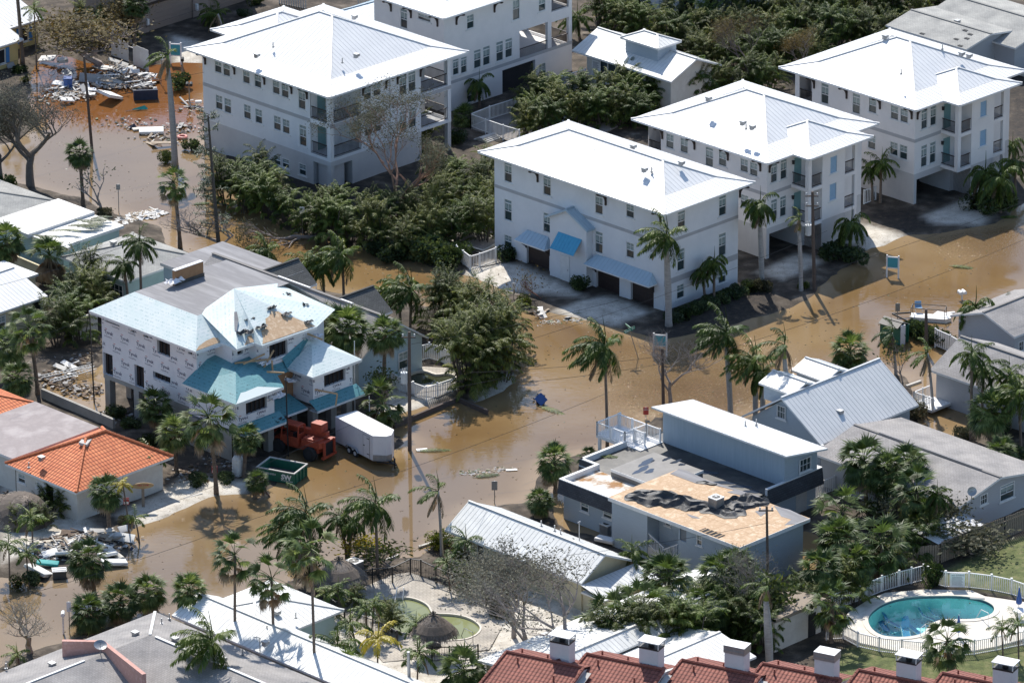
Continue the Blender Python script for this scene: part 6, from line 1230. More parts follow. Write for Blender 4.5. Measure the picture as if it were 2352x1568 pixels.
def palm(kind,cx,cy,bx,by,size,label,group=None,royal=False,rz=None,thick=None,var=None):
 base=P(bx,by,0.0);top=hit(cx,cy,base,(0,1,0));Hh=max(.6,top.z);dx=top.x-base.x
 root=thing(NAMES[kind],label,'palm',base,0,group)
 fan=kind in 'FGH';r0=thick or(.17 if fan else .12 if kind in 'W'else .16 if royal else .13 if kind in 'CDBK'else .07);b=MB();N=9 if Hh>2.5 else 4;pts=[];rad=[]
 sh=1.1 if royal else 0
 for i in range(N+1):
  t=i/N;pts.append((dx*t**1.5,.12*math.sin(t*3),-.25+(Hh-sh+.25)*t))
  if royal:rad.append(r0*(1.5-.5*min(1,t*6)+.35*math.sin(math.pi*t)-.25*t))
  else:rad.append(r0*(1.35-.35*min(1,t*5)-.2*t)*(1+(.10*(i%2)if fan else 0)))
 b.tube(pts,rad,8);b.build('trunk',m_trunkg if royal or kind=='B'else m_trunkr if fan else m_trunk,root,smooth=True)
 if royal:b=MB();b.tube([(dx*.97,.05,Hh-sh-.02),(dx,.03,Hh-sh*.5),(dx,0,Hh)],[r0*1.02,r0*.85,r0*.5],8);b.build('crownshaft',m_shaft,root,smooth=True)
 me=CROWN[kind][prs.randrange(len(CROWN[kind]))if var is None else var]
 c=bpy.data.objects.new('crown',me);link(c,root);c.location=(dx,0,Hh);size*=dict(C=1.4,W=1.25,B=1.35,K=1.3,D=1.25,S=1.15,Y=1.2).get(kind,1.06);c.scale=(size,)*3
 c.rotation_euler=(0,0,(prs.uniform(-.5,.5)if kind in 'WCBK'else prs.uniform(0,6.28))if rz is None else rz);return root
# single palms (crown px, base px, size)
PALMS=[('B',385,128,402,380,.95,'tall palm with yellow crownshaft and wind-stripped fronds in the flooded street',{'royal':1,'thick':.24}),('F',182,352,191,474,1.0,'fan palm with a slim brown trunk in the flooded corner nearest the bare little tree',{}),('G',398,418,414,570,1.05,'ragged fan palm between the shaggy pine and the white rubble',{}),('F',312,12,309,112,1.0,'fan palm in front of the beige garage wall',{}),('B',500,32,512,78,.85,'small feather palm before the second beige garage door',{}),('W',34,-60,52,150,1.0,'leaning bare trunk rising out of the top left of the picture',{'thick':.2}),('S',78,22,84,158,1.1,'thin palm with a narrow crown by the yellow cottage',{}),('F',14,552,14,640,1.35,'fan palm cut by the left edge beside the aqua house',{}),('H',113,588,119,660,1.6,'fan palm with an orange brown skirt of dead leaves by the aqua house',{}),('D',320,556,326,742,.9,'tall feather palm between the aqua house and the unfinished house',{}),('D',284,606,298,738,.75,'shorter feather palm left of the tall one by the aqua house',{}),('G',66,752,87,910,1.3,'fan palm with reddish rough trunk left of the unfinished house',{}),('F',14,800,20,880,1.3,'dense fan palm at the left edge below the cream house',{}),('F',40,868,45,930,1.1,'low fan palm under the reddish trunked palm',{}),('F',355,930,360,1015,1.15,'leftmost fan palm in front of the unfinished house',{}),('F',402,992,405,1085,1.2,'fan palm below the slim rods of the unfinished house wall',{}),('G',480,958,497,1135,1.55,'largest ragged fan palm in front of the unfinished house',{}),('F',567,1008,560,1100,.95,'fan palm with rough trunk beside the white water tank',{}),('F',590,1105,585,1145,.75,'low fan palm beside the green dumpster',{}),('F',242,1128,252,1228,1.1,'fan palm before the corner of the orange tiled house',{}),('Y',282,1112,297,1232,.7,'yellowing palm trunk carrying a red notice by the surfboard sign',{}),('S',310,1190,320,1245,.9,'small twin palm at the water edge near the white debris heap',{}),('S',345,1050,350,1120,1.3,'bushy palm against the orange tiled house end',{}),('F',203,1285,218,1372,1.3,'tall round fan palm standing over the white debris heap',{}),('F',203,1405,205,1450,1.25,'leftmost of the three bushy fan palms behind the pink parapet roof',{}),('F',277,1380,279,1425,1.25,'middle of the three bushy fan palms behind the pink parapet roof',{}),('F',340,1358,342,1410,1.15,'rightmost of the three bushy fan palms behind the pink parapet roof',{}),('F',434,1355,440,1470,1.15,'mop headed fan palm at the left end of the white seamed roofs',{}),('W',540,1275,540,1525,1.05,'tall slim fan palm before the flood, left of the pair over the white roof',{'rz':.0}),('W',624,1328,630,1545,1.05,'slim fan palm in the middle of the white seamed roof',{'rz':.3}),('W',714,1262,724,1600,1.3,'tallest slim fan palm crossing the white seamed roof',{'rz':-.2}),('C',484,1470,488,1640,1.05,'feather palm rising before the grey roof at the bottom',{'royal':1}),('C',702,1180,726,1350,1.05,'bright green feather palm above the tallest slim trunk',{}),('C',668,1215,702,1345,.95,'feather palm leaning left beside the thatched hut',{}),('D',778,1188,797,1282,.75,'date-like palm with a thin leaning trunk at the flood edge',{}),('K',812,1200,800,1285,.7,'small browned palm crossing behind the date-like palm',{}),('C',862,1158,867,1322,1.0,'coconut palm beside the black pool fence',{'rz':.2}),('B',1006,1128,1015,1280,.9,'broken palm with one swept frond left of the low cottage',{'rz':.1}),('S',1072,1240,1080,1310,1.3,'bright feather palm before the low cottage wall',{}),('S',1025,1290,1034,1362,1.0,'small palm inside the black pool fence',{}),('S',1112,1332,1117,1398,1.1,'small palm at the right end of the black pool fence',{}),('S',840,1395,843,1472,1.0,'small palm left of the thick green pool water',{}),('S',860,1385,853,1468,.9,'second small palm left of the thick green pool water',{}),('S',777,1355,779,1420,1.1,'small palm in front of the larger thatched hut',{}),('S',747,1362,748,1420,.9,'pale small palm left of the larger thatched hut front',{}),('S',803,1430,818,1485,1.3,'bushy young palm beside the pool terrace',{}),('Y',868,1465,867,1580,1.2,'yellow fronded palm below the pool terrace',{}),('S',954,1432,961,1505,1.0,'small palm touching the small thatched umbrella',{}),('S',962,1500,958,1575,1.4,'green palm clump below the small thatched umbrella',{}),('F',1064,1540,1066,1600,1.45,'silvery fan palm left of the first red roof',{}),('F',795,1535,800,1600,1.2,'bushy palm at the bottom edge under the white roof end',{}),('D',775,1480,790,1560,1.0,'dark feathery palm at the end of the white seamed roof',{}),('S',1188,1275,1192,1330,1.1,'small yellow green palm before the low cottage roof',{}),('D',1452,1268,1463,1355,.8,'feather palm at the gable end of the low cottage',{}),('F',1533,1325,1545,1425,1.6,'large fan palm before the blue grey house',{}),('G',1475,1400,1478,1490,1.7,'ragged fan palm over the broad white roof',{}),('F',1455,1425,1460,1490,1.2,'fan palm left of the second chimney',{}),('F',1545,1415,1550,1500,1.35,'fan palm right above the second chimney',{}),('F',1655,1320,1660,1430,1.5,'big dark fan palm right of the broad white roof',{}),('F',1690,1300,1692,1400,1.3,'fan palm behind the big dark one beside the bare tree',{}),('G',1730,1345,1732,1440,1.3,'fan palm just left of the thick grey trunk',{}),('G',1405,1420,1407,1500,1.7,'fan palm over the broad white roof beside the thorny trees',{}),('F',1600,1395,1602,1460,1.3,'fan palm before the blue grey house left of the big dark one',{}),('F',1640,1400,1642,1470,1.3,'fan palm under the big dark one near the white roof end',{}),('G',1350,1450,1352,1510,1.1,'low ragged fan palm above the first chimney',{}),('B',1760,1345,1768,1545,.75,'thick grey trunk with a torn crown rising before the fence',{'royal':1,'thick':.26}),('F',1985,1060,1990,1180,1.6,'fan palm nearest the roof of the blue grey upper storey',{}),('F',2040,1085,2042,1190,1.4,'fan palm in the middle of the clump before the low grey roof',{}),('F',2087,1068,2090,1170,1.45,'fan palm at the right of the clump before the low grey roof',{}),('G',2105,1128,2108,1245,1.5,'bright fan palm in front of the grey house corner',{}),('D',2152,1135,2146,1260,.7,'thin feather palm before the satellite dish',{}),('G',1935,1175,1940,1270,1.5,'ragged fan palm beside the plywood roof corner',{}),('F',1925,1240,1928,1330,1.5,'fan palm above the green side yard puddle',{}),('F',1885,1305,1890,1395,1.4,'fan palm left of the white pool fence',{}),('G',2025,1250,2028,1340,1.6,'fan palm with pale stalks behind the pool gate',{}),('F',1965,1290,1968,1370,1.3,'dark fan palm behind the left pool fence',{}),('G',1913,1385,1908,1480,1.35,'fan palm in front of the white pool equipment building',{}),('G',2176,1472,2182,1560,1.3,'low fan palm in front of the pool fence',{}),('S',2300,1440,2304,1515,.95,'thin young palm outside the pool fence near the right chimney',{}),('S',2338,1432,2340,1525,1.1,'young palm outside the pool fence at the right edge',{}),('F',1952,808,1952,860,1.35,'round fan palm standing in the flood behind the dormered house',{}),('B',2048,765,2058,860,.8,'wind-torn palm beside the green dumpster and hedge',{}),('B',2130,812,2143,945,.8,'palm with swept fronds in water by the picket fence',{}),('K',2240,705,2252,795,1.1,'drooping coconut palm over the flood at the right',{}),('D',2314,705,2318,765,.65,'small palm standing in the flood near the right edge',{}),('K',2272,770,2280,800,.8,'low battered palm behind the grey shingle roof',{}),('D',2232,812,2230,1020,.85,'feather palm in front of the grey shingle roof, left one',{}),('D',2258,842,2255,990,.9,'feather palm in front of the grey shingle roof, middle one',{}),('D',2318,862,2320,990,.9,'feather palm in front of the grey shingle roof, right one',{}),('C',2340,905,2345,1040,.9,'feather palm cut by the right edge',{}),('F',2275,945,2278,1040,1.5,'large fan palm beside the flooded side yard',{}),('F',2300,1040,2302,1100,1.1,'fan palm below the large one at the right edge',{}),('B',1802,792,1814,1000,1.0,'tall grey palm with a torn brown crown before the dormered house',{'royal':1,'thick':.22}),('C',1388,795,1395,1028,1.1,'coconut palm leaning over the middle of the flood',{'rz':.0}),('C',1531,540,1536,752,.95,'royal palm against the corner of the house with the blue awning',{'royal':1,'thick':.25,'var':0,'rz':.1}),('C',1668,765,1678,955,1.0,'royal palm with green crownshaft behind the raised upper storey',{'royal':1,'thick':.19}),('C',1735,830,1735,975,.95,'left of the two crowded royal palms behind the raised upper storey',{'royal':1,'thick':.18}),('K',1752,855,1752,985,.9,'right of the two crowded royal palms behind the raised upper storey',{'royal':1,'thick':.18}),('F',1273,1060,1276,1130,1.2,'round fan palm at the corner of the black slate skirt',{}),('G',1352,1050,1354,1085,.7,'low fan palm behind the flat roof parapet',{}),('K',1640,600,1640,700,.8,'right of two dark drooping palms on the white wall',{}),('K',1612,625,1620,700,.65,'left of two dark drooping palms on the white wall',{}),('K',1745,470,1750,662,1.0,'royal palm with brown hanging fronds between two white houses',{'royal':1,'thick':.2}),('B',1836,500,1840,672,.55,'palm with a browned stub crown beside the transformer pole',{'royal':1,'thick':.16}),('K',1955,512,1952,592,1.05,'dark palm at the open corner of the middle white house',{}),('D',2025,372,2022,470,.75,'palm against the wall of the farthest white house, right one',{}),('D',2000,388,2005,468,.65,'palm against the wall of the farthest white house, left one',{}),('K',2262,395,2270,480,1.15,'dark palm at the driveway of the farthest white house',{}),('K',2300,410,2298,492,1.25,'darkest palm at the driveway edge of the farthest white house',{}),('D',2330,372,2332,440,.8,'palm behind the two dark ones at the right edge',{}),('K',2325,330,2328,372,.7,'slim dark palm at the open right corner of the farthest white house',{}),('D',1325,40,1332,95,.9,'feather palm beyond the open balconies of the top white house',{}),('K',1100,190,1102,252,.85,'drooping palm against the wall of the tall top white house',{}),('F',1066,268,1068,290,.95,'blue green low fan palm by the pool fence steps',{}),('C',613,575,616,625,.8,'green feather palm beyond the felt flat roof',{}),('D',705,600,712,690,.85,'left palm of the group behind the dark cross gable',{}),('D',740,610,745,695,.9,'middle palm of the group behind the dark cross gable',{}),('C',786,585,790,700,.95,'right palm of the group behind the dark cross gable, tallest frond upright',{}),('D',882,672,888,745,.85,'left palm of the group beyond the light blue house',{}),('D',915,655,920,755,.9,'middle palm of the group beyond the light blue house',{}),('C',945,668,942,775,.95,'right palm of the group beyond the light blue house',{}),('F',742,738,745,892,1.3,'fan palm behind the sheathed roof edge',{}),('F',797,752,800,912,1.6,'large pale fan palm against the light blue house roof',{}),('F',884,766,882,922,1.25,'fan palm at the corner of the light blue house',{}),('G',876,925,880,985,1.35,'fan palm behind the white cargo trailer',{}),('F',1240,1150,1245,1190,.9,'low fan palm at the damaged deck corner of the flat roofed house',{}),('S',72,1190,75,1250,1.2,'small palm in the sandy yard at the left edge',{}),('S',20,1250,22,1330,1.2,'leaning small palm at the far left beside the debris',{}),('S',60,1270,64,1330,1.1,'green small palm beside the white mattress heap',{}),('S',40,1500,44,1530,.9,'small battered palm at the foot of the grey bare tree',{}),('D',485,30,488,60,.7,'tattered palm at the top edge before the beige townhouse',{}),]
for p in PALMS:palm(*p[:7],**p[7])
# areca clumps, hedges
ARE=[areca_mesh(s,9,3.8,1.9)for s in(31,32,33)]+[areca_mesh(34,12,5.0,2.1,1.2)]
AM=[(mesh_of(a,'stems',[m_bardk]),mesh_of(b_,'areca_crown',[m_areca if i!=1 else m_feath]))for i,(a,b_)in enumerate(ARE)]
def areca(x,y,s,label,group=None,v=None,z=0):
 root=thing('areca_palm_clump',label,'palm',P(x,y,z),prs.uniform(0,6.28),group);v=prs.randrange(3)if v is None else v
 for nm,me in(('stems',AM[v][0]),('crown',AM[v][1])):o=bpy.data.objects.new(nm,me);link(o,root)
 root.scale=(s,)*3;return root
def row(pts,s,label,group,jit=6,n=None,v=None):
 for(x,y)in pts:areca(x+prs.uniform(-jit,jit),y+prs.uniform(-jit,jit)*.5,s*prs.uniform(.85,1.15),label,group,v)
row([(520,470),(555,455),(590,480),(625,500),(660,520),(600,440),(645,470),(560,490)],.85,'green palm clump crowded against the shaded wall of the large white house','palm clumps beside the large white house')
row([(690,535),(725,548),(760,560),(800,560),(840,572),(880,575),(915,590),(950,560),(985,570),(1010,540),(1050,560),(1085,545),(1115,560),(1115,510),(1075,500),(1030,490),(990,510),(940,520),(890,530),(840,520),(790,520),(740,510),(1100,470),(1060,450),(1010,450),(1120,440)],.85,'dark palm clump in the thick hedge between two white houses and the flooded street','palm clumps in the hedge by the flooded street')
row([(1075,905),(1095,895),(1125,885),(1150,880),(1005,765),(1035,755)],1.0,'one of the tall palm clumps on the sand spit beside the small fenced pool','tall palm clumps on the sand spit',v=3)
row([(1045,790),(1080,810),(1120,835),(1150,850),(1165,815)],.95,'one of the feathery palm clumps between the light blue house and the open flood','feathery palm clumps by the light blue house',v=3)
pts=[(x,y)for x in range(1215,1500,34)for y in(262,292)]+[(1215,320),(1245,318)]
row(pts,.8,'one of the palm clumps hanging over the small round pool and its fence','palm clumps over the small pool')
pts=[(x,205+(x%3)*6+(1800-x)*.12)for x in range(1450,1800,32)]+[(x,150+(x%5)*4)for x in range(1590,1900,33)]+[(x,105+(x%7)*3)for x in range(1640,2060,36)]+[(x,62+(x%5)*3)for x in range(1690,2130,38)]
row(pts,.85,'one of the many palm clumps forming the dark thicket behind the white houses','palm clumps in the dark thicket')
row([(1385,60),(1410,80),(1440,90),(1470,100),(1500,112),(1530,125),(1560,130),(1590,110),(1460,60),(1560,85),(1620,85)],.85,'one of the bright palm clumps behind the pool house roof','palm clumps behind the pool house')
row([(1365,1530),(1410,1525),(1455,1530),(1500,1525),(1545,1530),(1590,1525)],1.0,'one of the palm clumps crowding the gap behind the first two chimneys','palm clumps behind the first chimneys')
row([(x,30+(x%4)*3)for x in range(1880,2200,38)],.9,'one of the palm clumps along the top edge right of centre','palm clumps along the top edge')
row([(150,760),(170,720),(195,700),(215,740),(130,800),(185,790),(225,700)],.95,'one of the dark palm clumps in the shaded yard left of the unfinished house','palm clumps left of the unfinished house')
row([(105,1180),(135,1185),(160,1170),(190,1165),(95,1215),(30,1220)],.5,'yellow green young palm in the sandy yard by the wrecked thatch','young palms by the thatch wreck',v=0)
row([(1600,1460),(1640,1450),(1680,1470),(1620,1500),(1720,1480),(1700,1440),(1590,1500),(1480,1500),(1440,1500),(1745,1500)],.85,'one of the shaded palm clumps between the broad white roof and the red roofs','palm clumps behind the red roofs')
row([(1860,1420),(1830,1400),(1880,1440),(1990,1330),(2060,1330),(2100,1300),(2080,1250),(2140,1270),(2000,1210),(2120,1210),(1960,1390)],.75,'one of the tangled palm clumps between the side yard and the white pool fence','palm clumps behind the pool fence')
row([(255,90),(225,110),(280,60),(300,100),(250,50),(200,80)],.7,'one of the dark palm clumps in shade behind the rust coloured tree','palm clumps behind the rust coloured tree')
row([(940,330),(970,335),(905,345)],.75,'one of the palms in shade under the right balcony of the large white house','palms under the balcony')
row([(880,1430),(900,1460),(815,1400)],.5,'one of the low palm clumps at the left of the pool terrace','low palms at the terrace',v=0)
row([(1080,1365),(1150,1370)],.55,'one of the low green clumps against the black fence','low clumps against the black fence',v=1)
# bare and broken trees
def tree_mesh(seed,H=5,lev=5,r0=.18,spread=.6,kids_=3,leaves=0,leaf=.09,up=.35,first=.35,wind=(-.08,0,0),twig=3,cl=.45,sides=5):
 rs=random.Random(seed);br=MB();lf=MB();w=Vector(wind)
 def rec(p,d,L,r,k):
  pts=[p];q=p;v=d
  for i in range(3):v=(v+Vector((rs.gauss(0,.16),rs.gauss(0,.16),rs.gauss(0,.1)+.05))+w).normalized();q=q+v*(L/3);pts.append(q)
  br.tube(pts,[r,r*.88,r*.76,r*.64],sides if k>2 else 3,cap=False)
  if k<=0:
   for _ in range(leaves):
    c=q+Vector((rs.gauss(0,cl),rs.gauss(0,cl),rs.gauss(0,cl*.7)));a=Vector((rs.gauss(0,1),rs.gauss(0,1),rs.gauss(0,.7))).normalized();b2=a.orthogonal().normalized();s=leaf*rs.uniform(.6,1.3)
    kk=len(lf.v);lf.v+=[tuple(c-a*s),tuple(c+b2*s*.45),tuple(c+a*s),tuple(c-b2*s*.45)];lf.face((kk,kk+1,kk+2,kk+3))
   return
  n=kids_ if k>1 else twig
  for i in range(n):
   a=rs.uniform(0,6.28);t=rs.uniform(.55,1)if i else 1;st=pts[0].lerp(q,t)if t<1 else q
   side=Vector((math.cos(a),math.sin(a),rs.uniform(-.15,.4)));rec(st,(v*(1-spread*.5)+side*spread+Vector((0,0,up*.4))).normalized(),L*rs.uniform(.62,.85),r*.6*rs.uniform(.8,1.1),k-1)
 rec(Vector((0,0,-.2)),Vector((0,0,1)),H*first,r0,lev);return br,lf
def tree(label,bx,by,H,seed,mats=(None,None),name='tree',cat='tree',lean=None,sc=(1,1,1),rz=0,group=None,**k):
 br,lf=tree_mesh(seed,H,**k);root=thing(name,label,cat,P(bx,by,0),rz,group);br.build('branches',mats[0]or m_barebr,root)
 if lf.v:lf.build('foliage',mats[1]or m_olive,root)
 zt=max(v[2]for v in br.v);f=H/zt;root.scale=(sc[0]*f,sc[1]*f,sc[2]*f)
 if lean:root.rotation_euler=(*lean,rz)
 return root
tree('broad grey leafed tree in the flood at the left edge, thick dark trunk',70,430,10.2,3,(m_barkgr,m_greyleaf),lev=6,spread=.72,kids_=3,leaves=12,leaf=.07,r0=.36,first=.26,cl=.5,twig=3)
tree('second grey leafed tree behind the thick dark trunk at the left edge',4,425,8.5,4,(m_barkgr,m_greyleaf),lev=5,spread=.65,leaves=40,leaf=.075,r0=.22,first=.3,cl=.6)
tree('rust coloured spreading tree over the debris by the white vinyl wall',232,150,5.2,5,(m_barebr,m_rust),lev=6,spread=.85,kids_=3,leaves=4,leaf=.085,r0=.2,first=.25,cl=.4,sc=(1.9,1.6,1))
tree('rust coloured tree beside the beige garage',300,105,4.6,6,(m_barebr,m_rust),lev=5,spread=.8,kids_=3,leaves=10,leaf=.09,r0=.16,first=.28,cl=.4)
tree('broken tree with orange brown trunks before the large white house',905,520,11.5,8,(m_bareor,m_olive),lev=5,spread=.5,kids_=3,leaves=26,leaf=.08,r0=.16,first=.42,cl=.42,wind=(-.06,0,0),lean=(0,R(-4)),sc=(1.5,1.2,1))
tree('second orange trunked broken tree just right of the first',915,525,8.0,9,(m_bareor,m_olive),lev=4,spread=.45,kids_=3,leaves=34,leaf=.09,r0=.18,first=.45,cl=.35,wind=(.04,0,0))
tree('slim orange trunked sapling by the balcony corner',968,490,6.6,10,(m_bareor,m_olive),lev=4,spread=.35,kids_=2,leaves=14,leaf=.09,r0=.1,first=.4,cl=.3)
tree('fallen tangle of pale branches reaching left over the flood',745,545,8.0,12,(m_barebr,m_olive),lev=6,spread=.6,kids_=3,leaves=2,leaf=.09,r0=.16,first=.3,lean=(R(25),R(-58)),cl=.3)
tree('bare fallen branches in the flood under the shaggy pine',520,590,5.5,13,(m_barebr,m_olive),lev=6,spread=.75,kids_=3,r0=.13,first=.25,sc=(1.4,1,.8))
tree('small bare lopped tree before the signpost in the flooded corner',232,495,4.2,14,(m_barebr,m_shrub),lev=3,spread=.45,kids_=3,leaves=3,leaf=.1,r0=.12,first=.35,cl=.3)
tree('large bare grey tree in the flood right of the leaning pole',1540,925,6.4,15,(m_barebr,m_olive),lev=6,spread=.62,kids_=3,leaves=0,r0=.10,first=.22,wind=(-.02,0,0),sc=(1.3,1.1,1))
tree('grey thorny bare tree over the broad white roof, left one',1225,1525,9.6,16,(m_barebr,m_greyleaf),lev=6,spread=.62,kids_=3,leaves=3,leaf=.07,r0=.16,first=.25,cl=.3,twig=4,sc=(1.25,1.2,1))
tree('grey thorny bare tree over the broad white roof, right one',1345,1530,9.2,17,(m_barebr,m_greyleaf),lev=6,spread=.66,kids_=3,leaves=3,leaf=.07,r0=.15,first=.25,cl=.3,twig=4,sc=(1.25,1.2,1))
tree('grey twiggy tree left of the broad white roof near the cottage',1180,1470,7.2,18,(m_barebr,m_greyleaf),lev=5,spread=.62,kids_=3,leaves=8,leaf=.07,r0=.12,first=.25,cl=.3,twig=4,sc=(1.25,1.2,1))
tree('bare tree hanging over the corner of the plywood roof',1755,1440,6.6,19,(m_barebr,m_olive),lev=6,spread=.6,kids_=3,leaves=1,leaf=.06,r0=.14,first=.35,wind=(-.03,0,0),twig=4)
tree('bare white branched tree at the bottom left corner of the flood',64,1500,5.0,20,(M('bark_cream',(.40,.35,.27),(.3,.26,.2),scale=4,rough=.9),m_olive),lev=6,spread=.75,kids_=3,leaves=0,r0=.09,first=.16,wind=(0,0,0),sc=(1.35,1.2,1))
tree('leafless grey brown tree in the thicket behind the white houses',1720,190,6.5,21,(M('bark_mauve',(.22,.17,.15),(.15,.12,.11),scale=4,rough=.9),m_rust),lev=6,spread=.62,kids_=3,leaves=3,leaf=.06,r0=.12,first=.3,cl=.3,twig=4)
tree('second leafless tree right of the grey brown one in the thicket',1840,175,5.0,22,(m_barebr,m_rust),lev=6,spread=.6,kids_=3,leaves=4,leaf=.07,r0=.12,first=.3,cl=.3)
tree('bare tree behind the grey cottage at the top right',2215,70,4.2,23,(m_barebr,m_olive),lev=6,spread=.65,kids_=3,leaves=1,leaf=.06,r0=.1,first=.3,cl=.3)
tree('pale budding shrub with upright stems behind the white cargo trailer',882,940,3.6,24,(m_barebr,m_areca),lev=4,spread=.5,kids_=4,leaves=3,leaf=.07,r0=.07,first=.2,cl=.2)
tree('leggy green sapling before the white pool equipment building',1832,1480,4.4,25,(m_barebr,m_areca),lev=5,spread=.4,kids_=3,leaves=4,leaf=.11,r0=.07,first=.2,cl=.3)
tree('leafy sapling in the side yard by the timber fence',2080,1225,3.4,26,(m_barebr,m_olive),lev=5,spread=.6,kids_=3,leaves=4,leaf=.08,r0=.08,first=.2,cl=.3)
tree('grey leafed shrub before the window of the low grey house',2190,1235,2.8,27,(m_barebr,m_olive),lev=5,spread=.6,kids_=3,leaves=6,leaf=.07,r0=.06,first=.2,cl=.3)
tree('uprooted tangle against the weathered picket fence',2235,1275,2.2,28,(m_barebr,m_olive),lev=5,spread=.8,kids_=3,leaves=6,leaf=.07,r0=.08,first=.2,cl=.3,sc=(1.6,1,.8))
tree('dead brown shrub beside the green dumpster',622,1140,2.3,29,(M('twig_brown',(.16,.11,.1),rough=.9),m_olive),lev=6,spread=.5,kids_=3,r0=.05,first=.2)
tree('thin bare tree by the farther dumpster in the flood',2075,880,3.4,30,(m_barebr,m_areca),lev=4,spread=.5,kids_=3,leaves=2,leaf=.1,r0=.06,first=.3,cl=.3)
tree('reddish bare shrub in the garden strip by the driveway',1248,690,2.2,35,(M('twig_red',(.22,.10,.07),rough=.9),m_rust),lev=5,spread=.5,kids_=3,leaves=1,leaf=.06,r0=.04,first=.25)
tree('browned frond shrub leaning on the silver gable roof',2030,1005,3.0,36,(m_barebr,m_rust),lev=4,spread=.6,kids_=4,leaves=6,leaf=.13,r0=.06,first=.3,cl=.35)
tree('grey twiggy bush behind the larger thatched hut',735,1310,2.2,37,(m_barebr,m_olive),lev=5,spread=.6,kids_=3,leaves=3,leaf=.07,r0=.05,first=.2,cl=.2)
tree('pale twiggy bush by the flood beside the coconut palm',905,1305,2.0,38,(m_barebr,m_areca),lev=5,spread=.7,kids_=3,leaves=2,leaf=.06,r0=.05,first=.2,cl=.2,sc=(1.8,1,1))
tree('dry yellowish bush beside the air conditioner by the thatched hut',850,1290,1.8,39,(m_barebr,m_yellow_leaf),lev=5,spread=.7,kids_=3,leaves=2,leaf=.05,r0=.05,first=.2,cl=.2,sc=(1.6,1,1))
root=thing('norfolk_pine','tall shaggy dark pine with a leaning trunk in the flooded street','tree',P(506,588,0));b=MB();tp=hit(478,262,P(506,588,0),(0,1,0))-P(506,588,0);pts=[(tp.x*(t**.8),0,-.2+tp.z*t)for t in[i/10 for i in range(11)]];b.tube(pts,[.2*(1-.6*i/10)for i in range(11)],7);b.build('trunk',m_bardk,root,smooth=True)
b=MB();nl_=MB();rs=random.Random(5)
for i in range(70):
 t=rs.uniform(.28,1)if i<60 else rs.uniform(.1,.3);p=Vector((tp.x*t**.8,0,tp.z*t));a=rs.uniform(0,6.28)if rs.random()<.35 else rs.uniform(2.3,4.0);L=(1.7*(1.05-t)+.9)*rs.uniform(.5,1);q=p+Vector((math.cos(a)*L,math.sin(a)*L,rs.uniform(-.2,.5)));b.tube([p,(p+q)/2+Vector((0,0,-.1)),q],[.03,.02,.01],3,cap=False)
 for k in range(34):c=p.lerp(q,rs.uniform(.35,1.05));d=Vector((rs.gauss(0,1),rs.gauss(0,1),rs.gauss(0,.7)-.1)).normalized();blade(nl_,c,d,Vector((0,0,1)),.34,.05,.2)
b.build('branches',m_bardk,root);nl_.build('foliage',m_pine,root)
def shrub_mesh(seed,n=1500,leaf=.09):
 rs=random.Random(seed);mb=MB();lobes=[(Vector((rs.uniform(-.5,.5),rs.uniform(-.5,.5),rs.uniform(.35,.75))),rs.uniform(.35,.55))for _ in range(9)]
 for i in range(n):
  c,r=lobes[rs.randrange(9)];d=Vector((rs.gauss(0,1),rs.gauss(0,1),rs.gauss(0,1))).normalized();p=c+d*r*rs.uniform(.75,1.08)
  if p.z<.02:p.z=rs.uniform(.02,.3)
  a=(d*.4+Vector((rs.gauss(0,1),rs.gauss(0,1),rs.gauss(0,1)))).normalized();e=a.orthogonal().normalized();s=leaf*rs.uniform(.6,1.3);k=len(mb.v);mb.v+=[tuple(p-a*s),tuple(p+e*s*.5),tuple(p+a*s),tuple(p-e*s*.5)];mb.face((k,k+1,k+2,k+3))
 st=MB()
 for _ in range(8):st.tube([(0,0,-.1),(rs.uniform(-.4,.4),rs.uniform(-.4,.4),.7)],[.04,.015],4)
 return mb,st
SH=[]
for s_,m_ in((1,m_shrub),(2,m_shrub),(3,m_olive),(4,m_areca)):a,b2=shrub_mesh(s_);SH.append((mesh_of(a,'shrub_foliage',[m_]),mesh_of(b2,'shrub_stems',[m_bardk])))
def shrub(x,y,s,label,v=None,group=None,z=0,loc=None,name='shrub'):
 root=thing(name,label,'shrub',loc if loc is not None else P(x,y,z),prs.uniform(0,6.28),group);v=prs.randrange(2)if v is None else v
 for nm,me in(('stems',SH[v][1]),('foliage',SH[v][0])):link(bpy.data.objects.new(nm,me),root)
 root.scale=s if hasattr(s,'__len__')else(s,)*3
for x,y,s in((985,600,2.0),(1010,615,1.7),(1035,622,1.6),(975,575,1.7),(905,600,1.5),(930,580,1.6),(1050,600,1.4),(860,585,1.2)):shrub(x,y,s,'one of the rounded dark shrubs at the flood edge before the small square pool',None,'rounded shrubs by the square pool')
for i in range(9):shrub(1545+i*22,742-i*9,.95,'one of the clipped hedge shrubs along the foot of the white wall',None,'hedge along the white wall',name='hedge_shrub')
